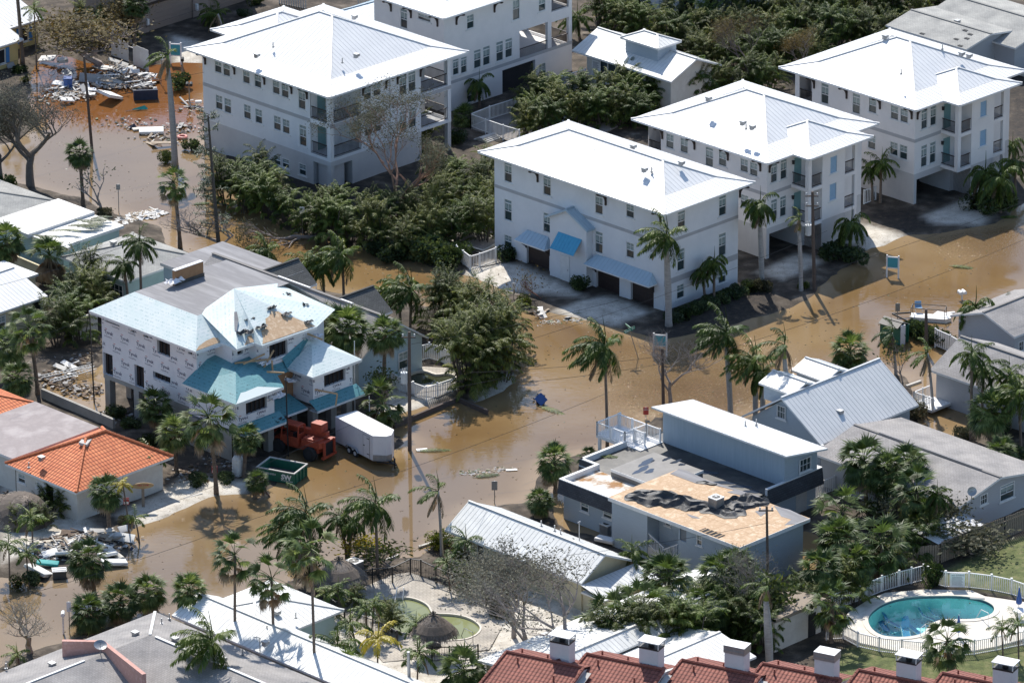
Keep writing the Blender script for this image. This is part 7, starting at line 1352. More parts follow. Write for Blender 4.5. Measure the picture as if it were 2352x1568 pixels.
for x,y,s,l,v in((1172,600,1.2,'clipped bush left of the first garage door',0),(1325,668,1.15,'clipped bush between the front door and the double garage',0),(1752,672,1.0,'sunlit pale shrub at the end of the white wall hedge',2),(1204,702,.8,'round yellow green bush beside the street sign',3),(1920,600,1.6,'dark shrub by the corner of the middle white house',1),(1965,605,1.3,'drooping dark shrub at the flooded driveway edge',1),(2290,490,2.0,'dark mound of shrubs before the farthest white house',1),(2240,485,1.4,'low shrub left of the dark mound',0),(1300,640,.8,'small dark planting beside the garden strip',1),(960,365,1.0,'yellowing shrub beneath the right balcony',3),(45,170,.8,'red and green croton beside the yellow cottage',1),(60,190,.6,'yellow flowering shrub behind the thin palm',3),(418,205,1.3,'round green shrub beneath the tall wind-stripped palm',0),(380,372,.9,'weedy green mound at the foot of the tall street palm',3),(440,345,.9,'dark low growth under the shaggy pine',1),(1060,1300,1.3,'green rounded shrub against the low cottage wall',3),(1012,1260,1.3,'tall green hedge at the end of the low cottage',3),(1085,1330,1.0,'low green shrub inside the pool yard',3),(1845,665,.6,'grassy tuft at the foot of the transformer pole',3),(690,1290,1.2,'dark underbrush beneath the feather palms',1),(725,1330,1.3,'dark brush beside the larger thatched hut',1),(455,1115,1.0,'shaded brush below the unfinished house',1),(520,1110,.9,'shaded brush by the white water tank',1),(265,960,1.0,'scrub along the pale garden wall',1),(300,985,.9,'scrub at the end of the pale garden wall',1),(340,1030,1.1,'dark scrub at the corner of the orange tiled house',1),(2215,1010,1.0,'grey scrub at the side yard drain',2),(2100,960,1.3,'tangled grey brush beside the silver gable roof',2),(2290,1000,1.3,'scrub under the right hand palms',1),(2330,1060,1.2,'brush at the right edge below the palms',1),(1150,1420,1.0,'grey brush at the pool terrace edge',2),(1400,1450,1.4,'grey scrub under the broad white roof edge',2),(1500,1480,1.5,'dense scrub behind the second chimney',1),(1660,1500,1.6,'dense scrub behind the third chimney',1),(1790,1450,1.2,'dark scrub beside the thick grey trunk',1),(1870,1350,1.3,'scrub by the green side yard puddle',0),(15,430,1.0,'low bank growth at the foot of the left edge trees',1),(240,500,.8,'low bank growth beneath the lopped tree',2),(1050,330,1.2,'dark shrub behind the small pool steps',1),(2060,1280,1.4,'dark tangle beside the pool gate',1),(40,1350,1.0,'brushy bank below the white debris',1),(75,1340,.9,'leafy bank beside the grey bin',1),(290,1205,.7,'stony scrub under the red notice palm',2),(30,1090,.9,'dark brush behind the wrecked thatch',1),(560,40,.8,'clipped bush at the beige garage',0),(590,15,1.0,'hedge at the top edge by the large white roof',0),(1740,30,1.3,'dark round bush at the shaded porch',1),(1790,45,1.3,'round dark shrub below the top balcony',1)):shrub(x,y,s,l,v)
shrub(2145,1352,(1.0,1.0,1.75),'trimmed square hedge bush inside the pool fence',0);
b=MB()
for i in range(7):shrub(2088+i*14,768+i*5,(.95,.95,1.2),'one of the dense hedge bushes beside the green dumpster',0,'hedge by the dumpster',name='hedge_shrub')
# decks and pools
from mathutils.geometry import tessellate_polygon
m_pave=shingle('pavers_pale',(0.52,0.48,0.42),(0.45,0.41,0.36),(0.30,0.27,0.23),.4,.2,.02,bump=.2)
m_paveg=shingle('pavers_grey',(0.34,0.31,0.29),(0.29,0.265,0.25),(0.2,0.185,0.175),.3,.15,.015,bump=.2)
m_deckw=M('deck_cream',(.70,.66,.58),(.60,.55,.47),scale=.8,rough=.85,c3=(.72,.69,.62))
m_poolm,_n,_l,_b=newmat('murky_pool_water');_b.inputs['Base Color'].default_value=(.22,.235,.11,1);_b.inputs['Roughness'].default_value=.03;_b.inputs['IOR'].default_value=1.33
m_poold,_n,_l,_b=newmat('dark_pool_water');_b.inputs['Base Color'].default_value=(.045,.05,.028,1);_b.inputs['Roughness'].default_value=.03;_b.inputs['IOR'].default_value=1.33
m_poolt,n_,l_,b_=newmat('clear_pool_water');tr=n_.new('ShaderNodeBsdfTransparent');tr.inputs[0].default_value=(.78,.98,.98,1);gl=n_.new('ShaderNodeBsdfGlossy');gl.inputs['Roughness'].default_value=.03;fr=n_.new('ShaderNodeFresnel');fr.inputs[0].default_value=1.33;mx=n_.new('ShaderNodeMixShader')
no_=n_.new('ShaderNodeTexNoise');no_.inputs['Scale'].default_value=3;bp_=n_.new('ShaderNodeBump');bp_.inputs['Strength'].default_value=.15;bp_.inputs['Distance'].default_value=.05;l_.new(no_.outputs['Fac'],bp_.inputs['Height']);l_.new(bp_.outputs[0],gl.inputs['Normal'])
l_.new(fr.outputs[0],mx.inputs[0]);l_.new(tr.outputs[0],mx.inputs[1]);l_.new(gl.outputs[0],mx.inputs[2]);l_.new(mx.outputs[0],n_['Material Output'].inputs['Surface'])
m_basin=M('pool_basin_aqua',(.52,.83,.84),(.42,.78,.80),scale=1.2,rough=.7,c3=(.62,.88,.88))
m_coping=M('pool_coping',(.66,.61,.53),(.58,.53,.46),scale=3,rough=.85);m_ptile=M('pool_tile_line',(.05,.09,.13),scale=9,rough=.3)
a1,a2,a3,a4,a5,a6,a7,a8,a9=Z(0,1850,.4464),Z(1150,2100,.5952),Z(3150,2080,.5134),Z(3250,1050,.4463),Z(2950,650,.3348),Z(1720,260,.506),Z(0,0,.3571),Z(860,1500,.2976),Z(2250,1180,.2126)
def loop(px_,z):return[P(x,y,z)for x,y in px_]
def smoothloop(px_,n=3):
 out=[];N=len(px_)
 for i in range(N):
  p0,p1,p2,p3=[Vector(px_[(i+k-1)%N])for k in range(4)]
  for j in range(n):t=j/n;out.append(tuple(.5*((2*p1)+(-p0+p2)*t+(2*p0-5*p1+4*p2-p3)*t*t+(-p0+3*p1-3*p2+p3)*t**3)))
 return out
def offset(pts,d):
 N=len(pts);ar=sum(pts[i].x*pts[(i+1)%N].y-pts[(i+1)%N].x*pts[i].y for i in range(N));s_=1 if ar>0 else-1;out=[]
 for i in range(N):t=(pts[(i+1)%N]-pts[i-1]);t.z=0;t.normalize();out.append(pts[i]+Vector((t.y,-t.x,0))*d*s_)
 return out
def ring(mb,outer,inner,z,m=0,uvs=True):
 o_=[Vector((p.x,p.y,z))for p in outer];i_=[Vector((p.x,p.y,z))for p in inner];al=o_+i_
 for t in tessellate_polygon([o_,i_]if i_ else[o_]):
  p=[al[k]for k in t]
  if(p[1]-p[0]).cross(p[2]-p[0]).z<0:p=p[::-1]
  mb.quad(*p,m=m,uv=[(q.x*.707+q.y*.707,-q.x*.707+q.y*.707)for q in p])
def wallloop(mb,pts,z0,z1,m=0,inward=False):
 for i in range(len(pts)):
  a,c=pts[i],pts[(i+1)%len(pts)];q=[(a.x,a.y,z0),(c.x,c.y,z0),(c.x,c.y,z1),(a.x,a.y,z1)];mb.quad(*(q[::-1]if inward else q),m=m)
def deck(pxs,inner,z,mat,zb=-.3):
 o_=[P(x,y,z)for x,y in pxs];b=MB();ring(b,o_,inner,z);wallloop(b,o_,zb,z);return tag(b.build('pool_deck',mat),kind='structure')
def pool(label,pxs,zd,zw,wmat,clear=False,cw=.3,n=3):
 W_=loop(smoothloop(pxs,n)if n>1 else pxs,zw);root=thing('swimming_pool',label,'pool',(0,0,0));out=offset(W_,cw)
 b=MB();ring(b,out,W_,zd+.05);wallloop(b,W_,zw-.05,zd+.05,inward=True);wallloop(b,out,zd-.3,zd+.05);b.build('coping',m_coping,root)
 b=MB();ring(b,W_,[],zw);b.build('water',wmat,root)
 if clear:
  b=MB();ring(b,W_,[],-1.5);wallloop(b,W_,-1.5,zw+.02,inward=True);b.build('basin',m_basin,root);b=MB();q=offset(W_,-.02);wallloop(b,q,zw-.02,zd,inward=True);b.build('tile_line',m_ptile,root)
 return root,out
def tub(pts,r=.03,name='handrail',mat=None,par=None):b=MB();b.tube(pts,r,6);return b.build(name,mat or m_trim,par)
def PZ(q,z=0):return P(q[0],q[1],z)
r1,o1=pool('clear turquoise kidney shaped pool with sunken blue chairs at lower right',POOL_T,.26,.12,m_poolt,True,.42)
deck([a3(*q)for q in((-20,560),(60,420),(200,330),(330,275),(620,250),(960,258),(1060,300),(1400,350),(1700,420),(1700,560),(1380,600),(1140,665),(980,695),(640,705),(400,695),(150,640))],o1,.26,m_deckw)
r2,o2=pool('green murky peanut shaped pool between the two thatched huts',POOL_M,.22,.10,m_poolm,False,.14)
deck([a2(*q)for q in((240,330),(330,180),(540,90),(650,75),(900,170),(1130,300),(1230,420),(1150,560),(860,600),(480,640),(420,560),(400,470),(240,420))],o2,.22,m_pave)
r3,o3=pool('small dark round pool beneath the raised pool house terrace',POOL_R,.3,.16,m_poold,False,.3)
deck([a6(*q)for q in((92,440),(200,360),(755,215),(1100,250),(1180,420),(900,560),(500,600),(300,500))],o3,.3,m_paveg)
r4,o4=pool('dark square plunge pool beside the house with the blue awning',POOL_Q,.25,.12,m_poold,False,.25,1)
deck([(1010,560),(1070,515),(1170,545),(1160,600),(1110,612),(1075,605),(1040,590)],o4,.25,m_paveg)
r5,o5=pool('dark green pool inside the white fenced yard of the light blue house',POOL_Y,.25,.12,m_poold,False,.25)
deck([(915,862),(950,840),(1040,845),(1065,885),(1005,912),(935,905)],o5,.25,m_pave)
for pts in((a2(570,250),a2(560,178),a2(556,300)),(a2(612,250),a2(606,170),a2(606,285))):
 p,q=PZ(pts[0],.25),PZ(pts[2],.1);tub([q,q+Vector((0,.0,.5)),p+Vector((0,.1,.95)),p+Vector((0,.45,.85)),p+Vector((0,.5,0))],.03,'ladder_rail',m_trim,r2)
p=PZ(a2(975,475),.1);q=PZ(a2(1048,520),.25);tub([p,(p+q)/2+Vector((-.2,0,.9)),q+Vector((0,0,.85)),q],.03,'handrail',m_metal,r2)
for x in(585,650):p=PZ(a3(x,600),.1);q=PZ(a3(x+40,575),.3);tub([p,p+Vector((0,0,.7)),q+Vector((0,0,.8)),q],.03,'handrail',m_trim,r1)
p=PZ(a3(990,470),.1);q=PZ(a3(1082,505),.3);tub([p,p+Vector((.4,0,.8)),q+Vector((0,0,.9)),q],.03,'handrail',m_trim,r1)
b=MB();b.box((-.55,-.02,0),(.55,.02,.14));o=b.build('depth_marking',m_concl,r1,loc=PZ(a3(1003,322),.32));o.rotation_euler=(R(-60),0,R(-8))
m_sunk=M('sunken_chair_blue',(.10,.36,.62),scale=4,rough=.6)
def lounge(label,loc,rz,mat=None,grp=None,tilt=(0,0)):
 root=thing('lounge_chair',label,'lounge chair',loc,rz,grp);root.rotation_euler=(tilt[0],tilt[1],rz)
 b=MB();[b.box((-.3,i*.12-.7,.33),(.3,i*.12-.62,.36))for i in range(10)];b.build('seat',mat or m_plastic,root);b=MB();b.obox((0,.78,.55),(.3,0,0),(0,.28,.22),(0,-.01,.012));b.build('backrest',mat or m_plastic,root)
 for x in(-.32,.32):
  b=MB();b.beam((x,-.75,.33),(x,.6,.33),.04,.04);b.build('frame',m_trim,root)
  for y in(-.6,.45):b=MB();b.beam((x,y,0),(x,y,.32),.04,.04);b.build('leg',m_trim,root)
 return root
for i,(x,y,a)in enumerate(((300,535,.5),(375,530,1.2),(470,590,.2),(640,490,1.4),(720,482,1.7),(520,565,.9))):lounge('sunken blue chair on the pool floor'if 0 else 'blue strapped chair lying under water in the turquoise pool',PZ(a3(x,y),-1.45 if i<3 else-1.45),a,m_sunk,'sunken blue chairs in the pool',(R(20),R(15)))
b=MB();rs=random.Random(8);ins=[P(x,y,.12)for x,y in POOL_T];cx_=sum(p.x for p in ins)/len(ins);cy_=sum(p.y for p in ins)/len(ins)
for i in range(170):t=rs.uniform(0,6.28);r_=math.sqrt(rs.random());p=PZ(a3(rs.uniform(230,1100),rs.uniform(335,590)),-1.48);s=rs.uniform(.03,.09);b.quad((p.x-s,p.y,-1.48+.01*rs.random()),(p.x,p.y-s*.6,-1.48),(p.x+s,p.y,-1.48),(p.x,p.y+s*.7,-1.47))
tag(b.build('leaf_litter',m_bardk),kind='stuff')
# fences
def fence(label,pts,h,mat,gap=.14,ps=1.8,name='fence',z=.1,pw=.05,cap_=True):
 pts=[PZ(q,z)if not isinstance(q,Vector)else q for q in pts];root=thing(name,label,'fence',pts[0]);o=pts[0].copy();pts=[p-o for p in pts]
 for a,c in zip(pts[:-1],pts[1:]):
  L=(c-a).length;n=max(1,round(L/ps))
  for i in range(n):railing(root,a.lerp(c,i/n),a.lerp(c,(i+1)/n),h,mat,'fence_panel',gap,pw)
  for i in range(n+(c is pts[-1])):
   q=a.lerp(c,i/n);b=MB();b.box((q.x-.06,q.y-.06,q.z-.4),(q.x+.06,q.y+.06,q.z+h+.1));cap_ and b.box((q.x-.08,q.y-.08,q.z+h+.101),(q.x+.08,q.y+.08,q.z+h+.15));b.build('post',mat,root)
 return root
fence('white picket fence curving behind the turquoise pool',[a3(-60,400),a3(80,360),a3(190,318),a3(305,272),a3(430,234),a3(520,212),a3(610,190)],1.25,m_pvc,.15,2.2)
fr=fence('white picket fence right of the clipped bush above the turquoise pool',[a3(640,205),a3(770,238),a3(940,243),a3(1105,263),a3(1250,293),a3(1400,345),a3(1500,420)],1.25,m_pvc,.15,2.2)
fence('white picket fence along the near side of the turquoise pool',[t11(400,1275),t11(512,1268),a3(130,674),a3(285,710),a3(450,728),a3(630,745),a3(820,745),a3(980,730),a3(1140,702),a3(1344,660),a3(1500,610)],1.15,m_pvc,.15,2.4)
s_=thing('rules_sign','white no diving sign hung on the pool fence','sign',PZ(a3(858,238),.35));b=MB();b.box((-.55,-.12,.1),(.55,-.09,1.2));o=b.build('panel',m_trim,s_);b=MB();write(b,'NO DIVING',(0,-.125,1.0),(1,0,0),(0,0,1),.13,bold=.02,center=True);[b.quad((-.45,-.125,.9-k*.08),(.3+.1*(k%3)*.5,-.125,.9-k*.08),(.3+.1*(k%3)*.5,-.125,.93-k*.08),(-.45,-.125,.93-k*.08))for k in range(9)];b.build('lettering',m_flatg,s_)
fence('black metal fence around the far side of the peanut shaped pool',[a2(330,175),a2(415,160),a2(540,150),a2(655,95),a2(720,105),a2(815,150),a2(1010,225),a2(1200,310)],1.35,m_black,.16,2.4,pw=.025,cap_=False)
fence('black metal fence left of the peanut shaped pool',[a2(60,270),a2(190,360),a2(240,400),a2(380,455),a2(455,480),a2(570,540)],1.2,m_black,.16,2.4,pw=.025,cap_=False)
fence('black metal fence at the near side of the pool terrace',[a2(790,640),a2(900,640),a2(1080,630)],1.2,m_black,.16,2.4,pw=.025,cap_=False)
fence('white railing along the back of the small round pool',[a6(90,430),a6(230,375),a6(420,315),a6(755,207)],1.25,m_pvc,.15,2.2,z=.3,cap_=False)
fence('white railing down the front of the small round pool',[a6(90,430),a6(200,470),a6(330,515),a6(450,550)],1.25,m_pvc,.15,2.2,z=.3,cap_=False)
fence('white railing on the raised pool house terrace',[a6(755,140),a6(900,185),a6(1080,240),a6(1180,275)],1.2,m_pvc,.15,2.2,z=1.15,cap_=False)
fence('white railing behind the raised pool house terrace',[a6(755,140),a6(940,85)],1.1,m_pvc,.15,2.2,z=1.15,cap_=False)
A_,B_,C_=PZ(a6(755,140),1.1),PZ(a6(1180,275),1.1),PZ(a6(940,85),1.1);D_=B_+(C_-A_);b=MB();ring(b,[A_,B_,D_,C_],[],1.1);wallloop(b,[A_,B_,D_,C_],-.2,1.1);tag(b.build('raised_terrace',m_stlow),'grey stucco retaining wall of the raised pool house terrace','terrace')
b=MB();q=PZ(a6(215,530),0)
for k in range(5):b.obox(q+DY*(-.0)+DX*0+Vector((0,0,.08+k*.09)),DX*(.9),DY*(.9-k*.17),(0,0,.08+k*.0))
tag(b.build('concrete_steps',m_concl),'grey concrete steps up to the small round pool','steps')
fence('white picket fence round the plunge pool by the driveway',[t5(1370,225),t5(1465,298),t5(1530,280),t5(1640,240)],1.25,m_pvc,.15,1.6,cap_=False)
fence('white rail fence half hidden by shrubs at the flood edge',[t5(1050,140),t5(1170,165)],1.2,m_pvc,.15,1.6,cap_=False)
fence('white vinyl fence in front of the dark green yard pool',[t5(930,1085),t5(985,1125),t5(1165,1190),t5(1240,1165),t5(1410,1108)],1.15,m_pvc,.17,1.8,pw=.09)
fence('white vinyl fence behind the dark green yard pool',[t5(1108,925),t5(1185,905),t5(1260,925),t5(1330,960)],1.35,m_pvc,.17,1.8,pw=.09)
fence('dark picket fence in shade behind the plunge pool',[t5(1500,-60),t5(1600,-25)],1.2,m_metal,.2,1.6,cap_=False)
fence('grey white rail fence between the farthest white houses',[t3(655,1400),t3(735,1370)],1.3,m_pvc,.2,1.6,cap_=False)
fence('white picket fence leaning behind the grey shingle house',[a4(575,555),a4(700,610),a4(820,680),a4(880,720)],1.5,m_pvc,.26,2.0,pw=.13,cap_=False)
fence('white picket fence in the side yard beside the blue grey house',[t11(315,318),t11(375,285),t11(455,255),t11(535,225)],1.2,m_pvc,.2,1.5,pw=.1,cap_=False)
fence('white picket fence at the top left behind the large house roof',[t1_(160,30),t1_(340,65)],1.3,m_concl,.25,2,pw=.13,cap_=False)
fence('white picket fence at the top edge by the tall white house',[t1_(700,85),t1_(778,55)],1.3,m_concl,.25,2,pw=.13,cap_=False)
def solidfence(label,pts,h,mat,name='fence',bw=.16,gapb=.02,z=0.0,slant=0):
 pts=[PZ(q,z)for q in pts];root=thing(name,label,'fence',pts[0]);o=pts[0].copy();rs_=random.Random(3)
 for a,c in zip(pts[:-1],pts[1:]):
  a,c=a-o,c-o;d=(c-a);L=d.length;u=d/L;n=int(L/bw);b=MB()
  for i in range(n):q=a+u*(i+.5)*bw;b.obox(q+Vector((0,0,h/2+rs_.uniform(-.03,.03))),u*(bw/2-gapb),u.cross(Vector((0,0,1)))*.012,(0,0,h/2))
  b.build('boards',mat,root);b=MB();b.beam(a+Vector((0,.05,h*.8)),c+Vector((0,.05,h*.8)),.05,.08);b.build('rail',mat,root)
 return root
solidfence('white vinyl privacy wall panels behind the top left debris',[a7(1170,600),a7(1400,680),a7(1565,750)],2.0,m_pvc,'privacy_fence',1.2,.01)
solidfence('weathered timber fence from the shed to the right edge',[t11(1180,760),t11(1480,640),t11(1620,590),t11(1800,520)],1.9,m_wood,bw=.2,gapb=.03)
solidfence('brown timber fence behind the pool gate',[t11(540,900),t11(700,860),t11(930,790),t11(1180,760)],1.7,m_wood,bw=.2,gapb=.02)
solidfence('brown picket fence behind the third chimney',[t10(1620,1240),t10(1750,1190)],1.7,m_wood,bw=.2,gapb=.04);solidfence('brown board fence behind the second chimney',[t10(1150,1440),t10(1300,1400)],1.5,m_wood,bw=.2,gapb=.03)
b=MB()
def gwall(label,pts,h,mat,th=.2,name='garden_wall'):
 pts=[PZ(q)for q in pts];b=MB()
 for a,c in zip(pts[:-1],pts[1:]):b.beam(a+Vector((0,0,h/2-.2)),c+Vector((0,0,h/2-.2)),th,h+.4)
 return tag(b.build(name,mat),label,'wall')
gwall('pale stained garden wall between the orange roofed and unfinished houses',[t4(290,1180),t4(780,1390)],.95,m_conc,.25)
gwall('white garden wall behind the shaded yard of the unfinished house',[t4(500,790),t4(665,735)],2.0,m_offw,.2);gwall('tan wall along the aqua house yard',[u4(50,1000),u4(520,1200)],1.4,m_cream,.2);gwall('pale wall in front of the aqua house',[u4(970,1370),u4(1120,1430)],1.3,m_offw,.2)
gwall('dark timber seawall edging the pool yard sand',[(905,983),(1052,922),(1120,952)],.4,m_pole,.2,'seawall')
gwall('white fence block beside the farther dumpster',[a4(283,548),a4(320,535)],1.7,m_pvc,.12,'fence_block')
h=House('white pool equipment building with a dark sloping roof edge',name='equipment_building',base=t11(45,1370),H=3,L=.1,W=5.2);b=MB();b.box((0,0,0),(5.0,3.2,2.5));b.build('wall',m_offw,h.root);b=MB();roofpoly(b,[(-.2,-.3,2.9),(5.2,-.3,2.9),(5.2,3.4,2.55),(-.2,3.4,2.55)][::1],0);b.box((-.2,-.32,2.65),(5.2,-.28,2.9));b.build('roof',m_wood,h.root);b=MB();b.box((3.6,-.03,.1),(4.4,-.003,2.0));b.build('door',m_dark,h.root)
h=House('timber garden shed with a bright white sheet metal roof',name='garden_shed',base=t11(1160,760),H=2,L=3,W=5);b=MB();b.box((.1,.1,0),(4.9,2.3,1.7));b.build('wall',m_wood,h.root);b=MB();roofpoly(b,[(-.1,-.1,1.75),(5.1,-.1,1.75),(5.1,2.6,2.1),(-.1,2.6,2.1)],.3);b.build('roof',[m_roofw,m_ribw],h.root)
# thatched huts
def hut(label,bx,by,top,r,ht,wreck=False,leg=True,rot=None):
 root=thing('thatched_hut',label,'thatched hut',P(bx,by,0));mt=m_deadleaf;rs_=random.Random(int(bx));zt=top;b=MB()
 b.tube([(0,0,-.2),(0,0,zt+.1)],.1,7);leg and b.build('post',m_wood,root);b=MB();b.lathe((0,0,zt-ht),[(r*.98,.0),(r*.86,ht*.28),(r*.6,ht*.6),(.12,ht)],20);b.build('thatch_underlayer',m_thatch,root)
 b=MB()
 for i in range(2600):
  t=rs_.random()**.65;a=rs_.uniform(0,6.28);rr=r*t;z=zt-ht*(t**1.5)+.06;d=Vector((math.cos(a),math.sin(a),-.35-.9*t)).normalized();n=Vector((-math.sin(a),math.cos(a),0));p=Vector((math.cos(a)*rr,math.sin(a)*rr,z));blade(b,p,d+n*rs_.uniform(-.35,.35),Vector((0,0,1)),rs_.uniform(.3,.55),.05,rs_.uniform(.1,.6))
 b.build('thatch',m_thleaf,root)
 b=MB()
 for k in range(3):a=k*1.05;b.beam((math.cos(a)*.35,math.sin(a)*.35,zt+.12),(-math.cos(a)*.35,-math.sin(a)*.35,zt+.12),.09,.07)
 b.cyl((0,0),.09,zt,zt+.35,7);b.build('ridge_sticks',m_bardk,root)
 if rot:root.rotation_euler=rot
 return root
m_thatch=M('thatch_dark',(.16,.13,.105),(.10,.08,.065),scale=8,rough=.95);m_thleaf=leafmat('thatch_frond',(.09,.072,.06),(.17,.14,.115),(.34,.28,.23),trans=.05,rough=.8)
hut('larger thatched hut in shade beside the air conditioner',*a2(205,225),2.9,2.1,1.35);hut('small thatched umbrella standing over the murky pool edge',*a2(800,615),3.4,1.75,1.35)
r_=thing('round_table','round stone table under the small thatched umbrella','table',PZ(a2(800,600),.2));b=MB();b.cyl((0,0),.62,.72,.8,8);b.build('table_top',m_wood,r_);b=MB();b.cyl((0,0),.12,0,.72,8);b.build('leg',m_wood,r_)
hut('wrecked thatched roof fallen on its side by the orange tiled house',*t8(150,470),2.4,2.3,1.5,True,True,(R(28),R(18),0));hut('second wrecked thatch heap cut by the left edge',*t8(-10,440),1.9,1.7,1.2,True,False,(R(-15),R(20),0))
ac_unit('air_conditioner','large grey air conditioner beside the larger thatched hut',PZ(a2(298,95)),s=1.05,hh=1.15)
lounge('pale lounge chair beside the larger thatched hut',PZ(a2(270,255),.2),R(-50));
# vehicles and dumpsters
m_trl=M('trailer_white',(.66,.66,.68),(.58,.58,.61),scale=1.2,rough=.4);m_tyre=M('tyre_rubber',(.02,.02,.021),rough=.85);m_rim=M('rim_white',(.6,.6,.6),rough=.4);m_orp=M('lift_orange',(.42,.075,.035),(.28,.05,.028),scale=3,rough=.5);m_grn=M('dumpster_green',(.02,.14,.085),(.014,.10,.065),scale=2,rough=.55,bump=.15)
def wheel(par,c,r,w,ax=(0,1,0),nm='wheel'):
 c,ax=Vector(c),Vector(ax).normalized();b=MB();b.tube([c-ax*w/2,c-ax*w*.3,c+ax*w*.3,c+ax*w/2],[r*.88,r,r,r*.88],18);o=b.build(nm,m_tyre,par);b=MB();b.tube([c-ax*(w/2+.01),c+ax*(w/2+.01)],r*.52,12);b.build('rim',m_rim if r<.5 else m_mansard,o);return o
an=R(-53);root=thing('cargo_trailer','white enclosed cargo trailer half in shade by the unfinished house','trailer',(0,0,0),an);fr_=PZ(a8(1810,760),.42);root.location=(fr_.x,fr_.y,-.05)
L,W_,z0,z1=5.0,2.05,.45,2.5;pr=[(-L,0),(0,0),(.75,W_*.5-.25),(.75,W_*.5+.25),(0,W_),(-L,W_)]
b=MB();b.prism(pr,z0,z1);b.build('box_body',m_trl,root);b=MB();b.prism([(x*1.004,y+(y-1)*.01)for x,y in pr],z1+.002,z1+.06);b.build('roof',m_roofw,root)
b=MB();b.prism([(x+.012 if x>=0 else x+4.2,y+(.012 if y>1 else-.012))for x,y in pr[1:5]],z0,z0+.5)if False else b.quad((.01,-.01,z0),(.77,W_*.5-.26,z0),(.77,W_*.5-.26,z0+.5),(.01,-.01,z0+.5));b.quad((.77,W_*.5-.26,z0),(.77,W_*.5+.26,z0),(.77,W_*.5+.26,z0+.5),(.77,W_*.5-.26,z0+.5));b.build('stone_guard',m_metal,root)
b=MB();b.box((-1.25,-.025,z0+.1),(-.45,-.003,z1-.2));o=b.build('side_door',m_trl,root);b=MB();[b.box(*q)for q in(((-1.28,-.03,z0+.07),(-1.25,-.003,z1-.17)),((-.45,-.03,z0+.07),(-.42,-.003,z1-.17)),((-1.25,-.03,z1-.2),(-.45,-.003,z1-.17)))];b.build('door_frame',m_metal,o);b=MB();b.box((-1.2,-.07,1.4),(-1.05,-.03,1.46));b.box((-.75,-.05,2.1),(-.42,-.025,2.15));b.box((-.75,-.05,.8),(-.42,-.025,.85));b.build('hinge',m_black,o)
for x in(-3.1,-2.3):wheel(root,(x,.02,.33),.33,.22)
b=MB();b.tube([(-3.55,-.1,.5),(-3.3,-.1,.75),(-2.1,-.1,.75),(-1.85,-.1,.5)],.07,4);b.build('fender',m_metal,root);b=MB();b.beam((.7,W_/2,.4),(1.7,W_/2,.4),.12,.1);b.beam((.2,.2,.4),(1.5,W_/2,.4),.08,.08);b.beam((.2,W_-.2,.4),(1.5,W_/2,.4),.08,.08);b.beam((1.5,W_/2,-.1),(1.5,W_/2,.9),.07,.07);b.build('tow_hitch',m_black,root)
an=R(-35);p=PZ(a8(1080,700),0);root=thing('telescopic_forklift','orange telescopic forklift parked in the shade of the unfinished house','forklift',(p.x-.9,p.y+.6,0),an)
b=MB();b.box((-2.3,-.75,.65),(2.0,.75,1.15));b.box((.6,-.85,1.15),(2.1,-.1,1.75));b.build('chassis',m_orp,root);b=MB();b.prism([(.5,-.95),(2.2,-.95),(2.45,-.6),(2.45,.85),(.5,.85)],1.15,1.62);b.build('engine_cover',m_orp,root);b=MB();b.box((2.46,-.5,.5),(2.52,.45,1.5));o=b.build('grille',m_black,root);b=MB();[b.box((2.44,y,.4),(2.6,y+.16,1.7))for y in(-.75,.55)];b.box((2.4,-.9,.3),(2.62,.85,.5));b.build('bumper',m_orp,root)
b=MB();b.beam((2.2,.25,1.95),(-2.9,.25,1.75),.42,.45);b.beam((-2.7,.25,1.7),(-3.5,.25,.7),.35,.4);o=b.build('boom',m_orp,root);b=MB();b.box((.9,-.2,2.2),(1.9,.65,2.85));b.build('boom_head',m_orp,o)
b=MB();x0,x1,y0,y1=-1.5,.2,-.95,-.1
for x in(x0,x1):
 for y in(y0,y1):b.beam((x,y,1.1),(x*.9 if x<0 else x,y,2.55),.1,.1)
b.box((x0,y0,2.5),(x1,y1,2.6));b.box((x0,y0,.9),(x1,y0+.06,1.6));b.box((x0,y0,.9),(x0+.06,y1,1.5));b.box((x1-.06,y0,.9),(x1,y1,1.9));[b.beam((x0+.1+k*.22,y0,2.63),(x0+.1+k*.22,y1,2.63),.05,.04)for k in range(7)];o=b.build('cab',m_orp,root);b=MB();b.box((-.9,-.75,1.1),(-.4,-.3,1.3));b.box((-.45,-.75,1.3),(-.35,-.3,1.85));b.build('seat',m_black,o)
for x in(-1.7,1.35):
 for y in(-1.0,1.0):wheel(root,(x,y,.55),.6,.42)
b=MB();write(b,'OIL',(-1.6,.0,1.95),(1,0,0),(0,0,1),.2,bold=.02)if False else b.box((-1.9,.01,1.75),(-1.5,.03,1.95));b.build('decal',m_concl,root)
